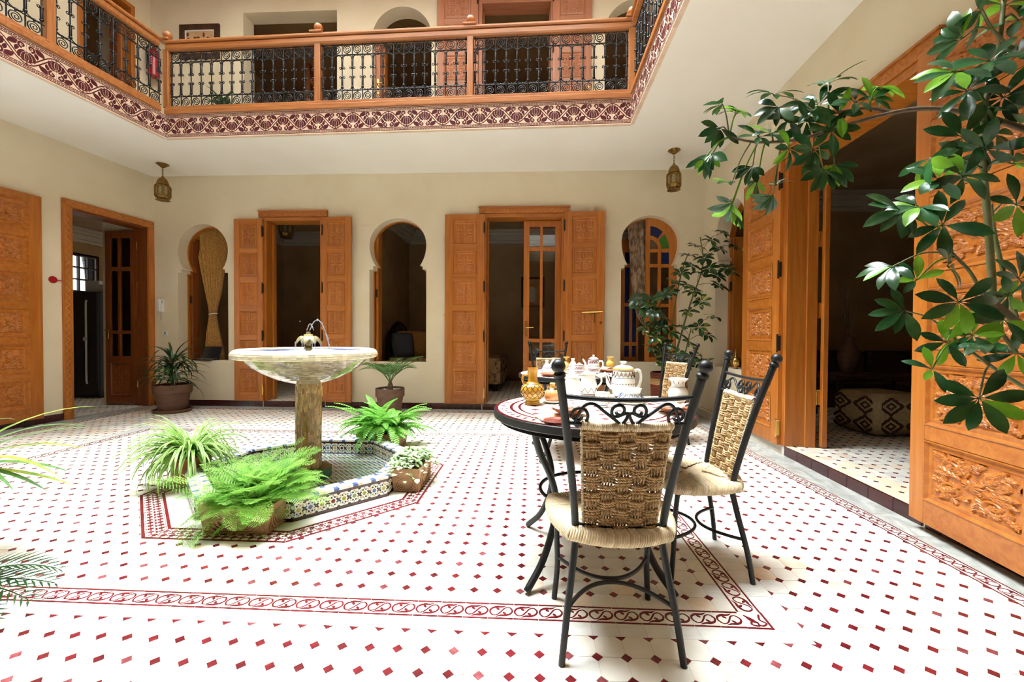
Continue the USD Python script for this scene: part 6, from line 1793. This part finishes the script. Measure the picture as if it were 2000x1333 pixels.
for px, py, dz in ((1355, 570, -.1), (1370, 590, -.2), (1345, 610, -.1), (1395, 620, -.1), (1380, 655, -.1), (1365, 640, -.15)): basket_leaf(px, py, dz, 7, .12, ('leaf_mottled', 'leaf_gloss'))
for px, py, dz in ((1290, 640, -.25), (1310, 650, -.2), (1280, 660, -.3), (1330, 640, -.2), (1300, 675, -.25), (1325, 690, -.3), (1345, 670, -.2), (1350, 700, -.25), (1295, 710, -.3), (1315, 705, -.3), (1335, 715, -.3), (1365, 695, -.2), (1262, 640, -.2), (1375, 710, -.2), (1290, 690, -.2), (1270, 680, -.25)): basket_leaf(px, py, dz, 8, .11, ('leaf_gloss', 'leaf_mottled', 'leaf_dark', 'leaf_gloss'))
for m, mb in rest.items(): put('leaves', mb, m, bk_, kind='stuff')

# the large umbrella shrub in the right foreground; its pot and trunk stand just outside the frame
um = thing('umbrella_shrub', 'glossy umbrella shrub arching in from the right edge in the foreground', 'shrub', (2.02, 1.28, 0))
O_ = np.array([2.02, 1.28, 0])
flower_pot(um, .19, .38)
Y0 = 1.36
W_ = lambda px, py, y: at_y(px, py, y) - O_
branches = [
    ([(.0, 0, .34), (.03, .0, .9), (.02, .0, 1.4), W_(2060, 280, 1.36), W_(2000, 252, 1.38), W_(1900, 222, 1.42), W_(1810, 212, 1.47), W_(1735, 222, 1.52), W_(1640, 248, 1.58), W_(1560, 272, 1.64), W_(1480, 278, 1.7), W_(1425, 268, 1.74)], .0125, .004, 'bark'),
    ([W_(1740, 220, 1.52), W_(1690, 212, 1.55), W_(1600, 225, 1.6)], .008, .003, 'bark'),
    ([(.0, 0, .34), (-.02, -.02, .7), W_(2080, 700, 1.36), W_(2000, 640, 1.34), W_(1930, 585, 1.33)], .013, .011, 'bark'),
    ([W_(1938, 590, 1.33), W_(1937, 540, 1.33), W_(1930, 440, 1.33), W_(1925, 375, 1.34), W_(1920, 300, 1.36), W_(1925, 200, 1.38), W_(1950, 100, 1.4), W_(1962, -20, 1.42)], .0105, .006, 'stem'),
    ([W_(1985, 620, 1.33), W_(1975, 590, 1.34), W_(1945, 470, 1.36), W_(1935, 400, 1.38)], .007, .005, 'stem'),
    ([W_(2040, 780, 1.34), W_(2000, 757, 1.34), W_(1945, 722, 1.34), W_(1900, 690, 1.34), W_(1868, 665, 1.34)], .007, .004, 'stem'),
    ([W_(1985, 690, 1.30), W_(1940, 625, 1.31), W_(1900, 540, 1.32), W_(1860, 495, 1.32)], .006, .004, 'stem'),
    ([W_(2030, 60, 1.36), W_(1985, 95, 1.38), W_(1940, 60, 1.4), W_(1915, 15, 1.42)], .006, .004, 'stem'),
    ([W_(1745, 222, 1.52), W_(1660, 330, 1.56), W_(1600, 290, 1.6), W_(1535, 350, 1.64)], .0035, .002, 'stem')]
nodes = []
for p, ra, rb, m in branches[:8]:
    q = bez(p, 60); nodes += list(q); put('branch', MB().tube(q, np.linspace(ra, rb, len(q)), 9), m, um, smooth=True)
nodes = np.array(nodes)
lim, rest = [292], {m: MB() for m in ('leaf_gloss', 'leaf_lime', 'leaf_dark')}
r_ = np.random.default_rng(41)
DARK, MIX, LIME = ('leaf_dark', 'leaf_gloss'), ('leaf_gloss', 'leaf_gloss', 'leaf_dark', 'leaf_lime'), ('leaf_lime', 'leaf_gloss')
# (pixel of the whorl's centre, depth y, leaflets, length in metres, direction the fan points to in the picture, width of the fan, kind)
CL = [(1912, 850 - 72, 1.28, 8, .125, -80, 300, MIX), (1820, 722, 1.30, 4, .085, 180, 260, LIME), (1872, 590, 1.27, 8, .135, -100, 320, MIX), (1850, 520, 1.3, 6, .105, 20, 300, DARK), (1768, 607, 1.33, 6, .11, 190, 200, MIX), (1745, 520, 1.34, 6, .12, 200, 170, MIX), (1790, 548, 1.33, 5, .09, 120, 260, LIME),
      (1840, 440, 1.3, 7, .125, 180, 330, MIX), (1795, 405, 1.32, 7, .12, 190, 220, LIME), (1760, 412, 1.33, 6, .13, 215, 150, MIX), (1880, 345, 1.33, 7, .12, 190, 330, MIX), (1835, 352, 1.34, 6, .12, 150, 300, MIX), (1818, 308, 1.35, 6, .12, 200, 180, MIX), (1925, 290, 1.34, 8, .13, 230, 330, DARK), (1880, 268, 1.36, 7, .125, 120, 330, DARK), (1940, 262, 1.34, 7, .12, 10, 300, MIX),
      (1890, 180, 1.38, 7, .13, 130, 330, DARK), (1868, 140, 1.38, 7, .135, 200, 200, MIX), (1935, 120, 1.37, 8, .13, 160, 330, DARK), (1985, 110, 1.36, 8, .13, 90, 330, DARK), (1960, 190, 1.36, 8, .13, 250, 330, DARK), (1975, 225, 1.35, 7, .12, 200, 330, DARK), (1915, 20, 1.42, 7, .13, 200, 260, MIX), (1960, 12, 1.42, 7, .13, 60, 330, MIX), (1990, 40, 1.4, 7, .13, 180, 330, MIX), (1880, 75, 1.42, 6, .12, 170, 160, MIX),
      (1975, 320, 1.34, 6, .12, 0, 300, MIX), (1985, 400, 1.34, 6, .12, 180, 300, MIX), (1970, 575, 1.32, 6, .11, 200, 300, MIX), (1960, 625, 1.3, 5, .12, 250, 200, MIX), (1985, 690, 1.3, 6, .11, 220, 300, MIX), (1900, 655, 1.32, 7, .10, 200, 330, MIX), (1848, 668, 1.33, 6, .10, 180, 300, LIME), (1935, 672, 1.3, 6, .11, 170, 160, MIX), (1990, 545, 1.34, 6, .11, 150, 300, MIX),
      (1412, 205, 1.74, 6, .115, 120, 190, DARK), (1438, 222, 1.74, 5, .09, 60, 200, DARK), (1405, 250, 1.75, 6, .115, 240, 160, DARK), (1392, 300, 1.74, 7, .115, 235, 150, LIME), (1375, 312, 1.74, 5, .10, 245, 110, LIME), (1440, 215, 1.73, 5, .085, 70, 160, LIME), (1512, 185, 1.68, 6, .125, 80, 240, DARK), (1520, 210, 1.68, 6, .115, 240, 250, DARK), (1540, 235, 1.67, 6, .115, 200, 330, DARK),
      (1482, 268, 1.7, 6, .11, 215, 330, DARK), (1505, 262, 1.69, 6, .115, 60, 330, MIX), (1618, 165, 1.6, 6, .13, 70, 170, DARK), (1600, 205, 1.62, 7, .12, 160, 330, DARK), (1575, 235, 1.64, 7, .12, 230, 330, DARK), (1640, 222, 1.58, 6, .11, 200, 330, MIX), (1622, 255, 1.59, 7, .115, 270, 330, DARK), (1670, 200, 1.56, 6, .115, 150, 330, DARK), (1700, 195, 1.55, 6, .12, 45, 220, MIX), (1715, 170, 1.54, 6, .115, 30, 150, LIME),
      (1588, 292, 1.62, 7, .115, 260, 260, DARK), (1540, 290, 1.66, 6, .11, 250, 260, MIX), (1608, 332, 1.6, 7, .12, 265, 200, DARK), (1630, 320, 1.6, 5, .11, 280, 150, MIX), (1428, 362, 1.72, 6, .10, 110, 170, MIX), (1432, 395, 1.72, 6, .125, 240, 170, LIME), (1425, 410, 1.72, 4, .13, 262, 70, LIME), (1470, 325, 1.7, 5, .10, 240, 170, MIX), (1510, 380, 1.66, 6, .10, 255, 130, DARK), (1515, 362, 1.66, 4, .08, 80, 150, DARK), (1480, 352, 1.7, 4, .1, 200, 160, LIME)]
for px, py, y, nl, L, ang, fan, mats in CL:
    p = W_(px, py, y); d = np.linalg.norm(nodes - p, axis=1); q = nodes[np.argmin(d + .25 * np.abs(nodes[:, 2] - p[2] + .04))]
    mid = (q + p) / 2 + np.array([0, 0, .02]); put('petiole', MB().tube(bez([q, mid, p], 10), np.linspace(.0032, .0022, 11), 5), 'stem' if mats is not LIME else 'leaf_lime', um, smooth=True)
    a = math.radians(ang); dirn = math.cos(a) * RIGHT + math.sin(a) * UP
    ax = -FWD * (.75 if fan > 250 else .45) + dirn * (.35 if fan > 250 else .55) + np.array([0, 0, .35]) + r_.normal(0, .30, 3); ax /= np.linalg.norm(ax)
    e1 = np.cross(ax, [0.13, .2, 1.0]); e1 /= np.linalg.norm(e1); e2 = np.cross(ax, e1); a0 = math.atan2(dirn @ e2, dirn @ e1); sw = math.radians(fan)
    whorl(um, p, ax, nl, L * .76, L * .76 * .36, 1.2, r_, mats, rest, lim, start=a0 - sw / 2 + sw / nl / 2, sweep=sw, droop=.7)
for m, mb in rest.items(): put('leaves', mb, m, um, kind='stuff')
# ---------------------------------------------------------------- lanterns, wall fittings
def lantern(label, x, y, zc=CE, s=1.0, name='hanging_lantern', dark=False):
    t = thing(name, label, 'lantern', (x, y, zc)); M1 = 'old_brass'
    put('ceiling_rose', MB().lathe(np.array([(0, 0), (.075, 0), (.078, -.006), (.05, -.026), (.02, -.05), (0, -.055)])[::-1] * s, 28), M1, t, smooth=40)
    for k in range(4):
        th = np.linspace(0, 2 * PI, 16, endpoint=False); c, r = -.066 - k * .026, .0145; z = np.zeros(16)
        P = np.stack([r * .7 * np.cos(th), z, c + r * 1.15 * np.sin(th)], 1) if k % 2 == 0 else np.stack([z, r * .7 * np.cos(th), c + r * 1.15 * np.sin(th)], 1)
        put('chain_link', MB().tube(P * s, .003 * s, 6, closed=True), M1, t, smooth=True)
    z0 = -.165
    d = bez([(0.008, z0), (.018, z0 - .02), (.048, z0 - .05), (.068, z0 - .095), (.070, z0 - .125)], 24)
    put('dome', MB().lathe(np.vstack([d, [(.078, z0 - .128), (.078, z0 - .134), (.06, z0 - .134)]])[::-1] * s, 16), M1, t, smooth=50)
    mb = MB(); n = 8; h0, h1, R = z0 - .140, z0 - .320, .090
    for k in range(n):
        a = k * 2 * PI / n; x_, y_ = R * math.cos(a), R * math.sin(a)
        put('corner_bar', MB().tube(np.array([(x_ * .92, y_ * .92, h0), (x_, y_, h0 - .015), (x_, y_, h1 + .03), (x_ * .80, y_ * .80, h1)]) * s, .0065 * s, 6), M1, t)
        a2 = a + PI / n; Rm = R * math.cos(PI / n) - .001; w = R * math.sin(PI / n); M_ = T(0, 0, 0, rz=a2 - PI / 2) @ T(0, Rm, 0)
        pl_ = Polygon([(-w, h0 - .005), (w, h0 - .005), (w, h1 + .035), (-w, h1 + .035)])
        win = affinity.scale(Point(0, (h0 + h1) / 2 + .01).buffer(1, 8), w * .55, .058)
        A = M_ @ np.array([[1, 0, 0, 0], [0, 0, 1, 0], [0, 1, 0, 0], [0, 0, 0, 1.0]])
        Sx = np.diag([s, s, s, 1.0])
        put('pierced_panel', MB().prism(pl_.difference(win), -.002, 0, Sx @ A, bottom=True), M1, t)
        put('glass_panel', MB().prism(win.buffer(.004), -.006, -.004, Sx @ A, bottom=True), 'lantern_glass', t)
    put('base', MB().lathe(np.array([(.0, h1 - .03), (.05, h1 - .028), (.085, h1 - .026), (.085, h1 - .020), (.06, h1 - .010), (.072, h1 + .002), (.088, h1 + .034)]) * s, 8), M1, t)
    return t


lantern('pierced brass lantern hanging from the soffit in the left back corner', -5.22, 5.66)
lantern('pierced brass lantern hanging from the soffit near the right back corner', 1.815, 5.46)
l3 = lantern('dim lantern hanging inside the left back bedroom', -4.30, 7.1, 3.42, 1.25)
ip = thing('door_phone', 'white wall handset intercom with a curled cord, left of the gold curtain window', 'intercom', (-5.655, D, 1.40))
put('cradle', MB().box(-.045, .045, -.03, 0, .03, .235, .008), 'plastic_white', ip)
put('handset', MB().box(-.03, .018, -.062, -.03, .035, .235, .01), 'plastic_white', ip)
put('button', MB().box(.026, .040, -.034, -.03, .16, .21, .002), 'plastic_grey', ip)
t = np.linspace(0, 1, 120); cp = bez([(-.012, -.03, .03), (-.02, -.02, -.03), (-.018, -.018, -.09), (.0, -.018, -.125), (.018, -.018, -.09), (.014, -.02, -.02), (.004, -.02, .03)], 120)
put('cord', MB().tube(cp + np.stack([.004 * np.cos(np.arange(len(cp)) * 1.3), .004 * np.sin(np.arange(len(cp)) * 1.3), np.zeros(len(cp))], 1), .003, 5), 'plastic_white', ip, smooth=True)
sw = thing('wall_switch', 'white light switch plate under the wall intercom', 'switch', (-5.60, D, 1.105))
put('plate', MB().box(-.043, .043, -.010, 0, -.043, .043, .003), 'plastic_white', sw); put('rocker', MB().box(-.014, .014, -.016, -.009, -.020, .020, .002), 'plastic_grey', sw)
so = thing('wall_socket', 'small white socket on the right wall between the basket shrub and the side window', 'socket', (2.415, 5.21, .52), FR['right'][1])
put('plate', MB().box(-.035, .035, -.010, 0, -.06, .06, .003), 'plastic_white', so); put('insert', MB().box(-.018, .018, -.013, -.009, -.03, .03, .002), 'mount_white', so)
ds = thing('door_holder', 'round red door holder with a hook on the left wall', 'door holder', (lx(4.86), 4.86, 1.76), FR['left'][1])
put('disc', MB().lathe([(0, 0), (.042, 0), (.045, .006), (.040, .016), (0, .018)], 24, M=XZ), 'red_paint', ds, smooth=40)
put('hook', MB().tube([(.03, -.014, 0), (.075, -.02, -.004), (.105, -.022, .0), (.112, -.022, .02)], .006, 8), 'red_paint', ds, smooth=True)
io = thing('brass_ornament', 'round brass ornament on the sill of the side window', 'ornament', (2.50, 5.20, .712))
put('bulb', MB().lathe([(0, 0), (.03, 0), (.018, .012), (.02, .025), (.05, .05), (.062, .085), (.050, .122), (.02, .142), (.012, .16), (.014, .19), (.007, .235), (0, .24)], 28), 'brass', io, smooth=50)
lp = thing('laptop', 'open black laptop on the sill of the left horseshoe window', 'laptop', (-5.03, D + .07, .693), -.15)
put('base', MB().box(-.16, .16, -.085, .10, 0, .016, .004), 'black_gloss', lp)
put('screen', MB().box(-.16, .16, 0, .010, 0, .20, .003, T(0, .09, .016, rx=-.30)), 'screen_dark', lp)
put('keyboard', MB().box(-.14, .14, -.02, .075, .016, .018), 'plastic_grey', lp)

# ---------------------------------------------------------------- inside the rooms
fl_ = SILL
bd = thing('bed', 'bed with a patterned cream cover inside the middle bedroom', 'bed', (-1.55, 8.25, fl_))
put('mattress', MB().box(-.98, .98, -.85, .85, .25, .58, .05), 'cloth_cream', bd)
n = 60; th = np.linspace(-1.03, 1.03, n); zz = np.linspace(.60, .14, 12)
dp = MB()
for (xa, ya, xb, yb) in ((-1.0, -.88, 1.0, -.88), (1.0, -.88, 1.0, .88)):
    s_ = np.linspace(0, 1, n); nx, ny = (0, -1) if ya == yb else (1, 0); P = np.zeros((12, n, 3))
    for i, z in enumerate(zz):
        w = .035 * np.sin(s_ * 40 + .5 * i * .2) * (i / 11); P[i, :, 0] = xa + (xb - xa) * s_ + nx * (w + .01); P[i, :, 1] = ya + (yb - ya) * s_ + ny * (w + .01); P[i, :, 2] = z
    dp.grid(P)
put('bedspread', dp, 'cloth_cream', bd, smooth=True)
put('bed_leg', MB().box(.85, .95, -.8, -.7, 0, .26, .01), 'dark_wood', bd); put('bed_leg', MB().box(.85, .95, .7, .8, 0, .26, .01), 'dark_wood', bd)
hb = thing('headboard', 'black arched iron headboard behind the pillows in the middle bedroom', 'headboard', (-2.63, 8.15, fl_))
a = np.linspace(0, PI, 24); put('arch', MB().tube(np.stack([np.zeros(24), .62 * np.cos(a), .75 + .50 * np.sin(a)], 1), .022, 8), 'iron', hb, smooth=True)
put('post', MB().tube([(0, -.62, 0), (0, -.62, .78)], .022, 8), 'iron', hb); put('post', MB().tube([(0, .62, 0), (0, .62, .78)], .022, 8), 'iron', hb)
for k in range(7):
    y = -.45 + k * .15; put('bar', MB().tube([(0, y, .62), (0, y, .75 + .5 * math.sqrt(max(0, 1 - (y / .62) ** 2)))], .010, 6), 'iron', hb)
put('panel', MB().prism(Polygon([(.58 * math.cos(q), .75 + .46 * math.sin(q)) for q in a] + [(-.58, .62), (.58, .62)]), 0, .012, T(.006, 0, 0, rz=PI / 2) @ XZ, bottom=True), 'dark_wood', hb)


def pillow(label, x, y, z, w, h, rz, tilt, m):
    t = thing('pillow', label, 'pillow', (x, y, z), rz); n = 17; u, v = np.meshgrid(np.linspace(-1, 1, n), np.linspace(-1, 1, n)); th = .085 * (1 - u ** 4) ** .6 * (1 - v ** 4) ** .6
    X, Z = u * w / 2 * (1 - .08 * v * v), v * h / 2 * (1 - .08 * u * u); M_ = T(0, 0, h / 2, rx=tilt)
    mb = MB().grid(np.stack([X, -th, Z], -1), M_, flip=True).grid(np.stack([X, th, Z], -1), M_); put('cushion', mb, m, t, smooth=True)


pillow('large tan pillow leaning on the bed behind the middle horseshoe window', -2.25, 7.78, fl_ + .60, .60, .50, .55, -.35, 'curtain_gold')
pillow('tan pillow to the right on the bed behind the middle horseshoe window', -2.18, 8.42, fl_ + .60, .58, .48, .9, -.35, 'curtain_gold')
pillow('dark grey pillow at the left on the bed behind the middle horseshoe window', -2.34, 7.48, fl_ + .60, .42, .46, .7, -.25, 'cloth_grey')
pf2 = thing('picture_frame', 'framed picture on the bedroom wall, seen through the glazed leaf', 'picture', (.02, 9.28, 2.06))
put('frame', MB().prism(sbox(-.26, -.34, .26, .34).difference(sbox(-.21, -.29, .21, .29)), 0, .03, T(0, .02, 0) @ XZ), 'dark_wood', pf2)
put('print', MB().box(-.22, .22, .01, .02, -.30, .30), 'picture_sand', pf2); put('painted_arch', MB().prism(arched(-.02, .08, -.22, .05), 0, .002, T(0, .01, 0) @ XZ), 'mount_white', pf2)
# entrance room: tall dark cabinet, window with sky behind
cb = thing('refrigerator', 'tall black refrigerator with a long pale handle inside the left doorway', 'refrigerator', (-7.62, 6.95, 0))
put('body', MB().box(-.36, .36, -.30, .30, .02, 1.80, .015), 'dark_cabinet', cb); put('door', MB().box(-.36, .36, -.335, -.302, .05, 1.78, .012), 'dark_cabinet', cb)
put('handle', MB().tube([(.20, -.36, .25), (.20, -.37, .30), (.20, -.37, 1.60), (.20, -.36, 1.65)], .014, 8), 'plastic_white', cb); put('badge', MB().tube([(.20, -.384, 1.0), (.20, -.392, 1.0)], .035, 16), 'fridge_white', cb)
bx = thing('paper_carton', 'small white carton lying on top of the black refrigerator', 'carton', (-7.55, 6.85, 1.80), .3)
put('carton', MB().box(-.10, .10, -.07, .07, 0, .20, .004), 'fridge_white', bx); put('flap', MB().box(.10, .17, -.07, .07, .02, .14, .004), 'fridge_white', bx)
w5 = tag(UsdGeom.Xform.Define(stage, '/World/window_5'), 'bright barred window of the entrance room, seen through the left doorway', 'window', kind='structure')
Mw = T(-9.62, 8.40, 2.37, rz=PI / 2)
g = sbox(-.40, -.42, .40, .42)
for i in range(4):
    for j in range(3): g = g.difference(sbox(-.35 + i * .178, -.37 + j * .252, -.35 + i * .178 + .152, -.37 + j * .252 + .225))
put('window_frame', MB().prism(g, -.03, .02, Mw @ XZ, bottom=True), 'dark_wood', w5)
put('pane', MB().box(-.38, .38, .0, .004, -.40, .40, M=Mw), 'pane', w5)
# salon on the right
po = thing('pouf', 'upholstered pouf in brown and sand ikat cloth inside the right doorway', 'pouf', (3.72, 4.62, fl_), .12)
put('cushion', MB().box(-.30, .30, -.28, .28, .02, .44, .07), 'cloth_ikat_light', po, smooth=40)
mb = MB()
for M_, w, h in ((T(0, -.2805, .22), .25, .19), (T(.3005, 0, .22, rz=PI / 2), .23, .19), (T(-.3005, 0, .22, rz=-PI / 2), .23, .19)):
    for cx in (-.15, .15):
        for cz in (-.10, .10):
            zig = lambda R, n=10: Polygon([(cx + R * 1.1 * math.cos(q) * (1 + .10 * (k % 2)) / (abs(math.cos(q)) + abs(math.sin(q))), cz + R * .74 * math.sin(q) * (1 + .12 * (k % 2)) / (abs(math.cos(q)) + abs(math.sin(q)))) for k, q in enumerate(np.linspace(0, 2 * PI, 2 * n, endpoint=False))])
            mb.prism(zig(.13).difference(zig(.088)).intersection(sbox(-w, -h, w, h)), -.001, .0012, M_ @ XZ); mb.prism(zig(.055).difference(zig(.025)).intersection(sbox(-w, -h, w, h)), -.001, .0012, M_ @ XZ)
put('ikat_pattern', mb, 'cloth_ikat_dark', po)
lt = thing('low_table', 'dark low wooden table in the shade of the right hand salon', 'table', (4.25, 5.45, fl_))
put('top', MB().box(-.6, .6, -.3, .3, .50, .55, .008), 'dark_wood', lt)
for sx in (-1, 1):
    for sy in (-1, 1): put('leg', MB().lathe([(0, 0), (.03, 0), (.035, .05), (.02, .12), (.045, .25), (.025, .38), (.04, .5), (0, .5)], 14, c=(sx * .5, sy * .22, 0)), 'dark_wood', lt, smooth=True)
vs = thing('floor_vase', 'tall dark vase with bare branches on the low salon table', 'vase', (4.02, 5.45, fl_ + .55))
put('vase', MB().lathe(bez([(0, 0), (.06, 0), (.10, .10), (.12, .24), (.07, .36), (.05, .42), (.07, .46), (.05, .45), (0, .3)], 40), 28), 'terracotta_dark', vs, smooth=50)
r_ = np.random.default_rng(2)
for k in range(7):
    a = r_.uniform(0, 6.28); put('branch', MB().tube(bez([(0, 0, .35), (.05 * math.cos(a), .05 * math.sin(a), .7), (.12 * math.cos(a), .12 * math.sin(a), r_.uniform(.95, 1.25))], 12), [.006, .003], 5), 'bark', vs)
sf = thing('sofa', 'low banquette with dark cushions along the salon wall', 'sofa', (5.2, 6.5, fl_))
put('base', MB().box(-1.3, 1.3, -.35, .35, 0, .38, .03), 'cloth_ikat_dark', sf)
for k in range(4): put('back_cushion', MB().box(-1.28 + k * .64, -.66 + k * .64, .15, .36, .39, .80, .05), 'cloth_ikat_dark', sf)
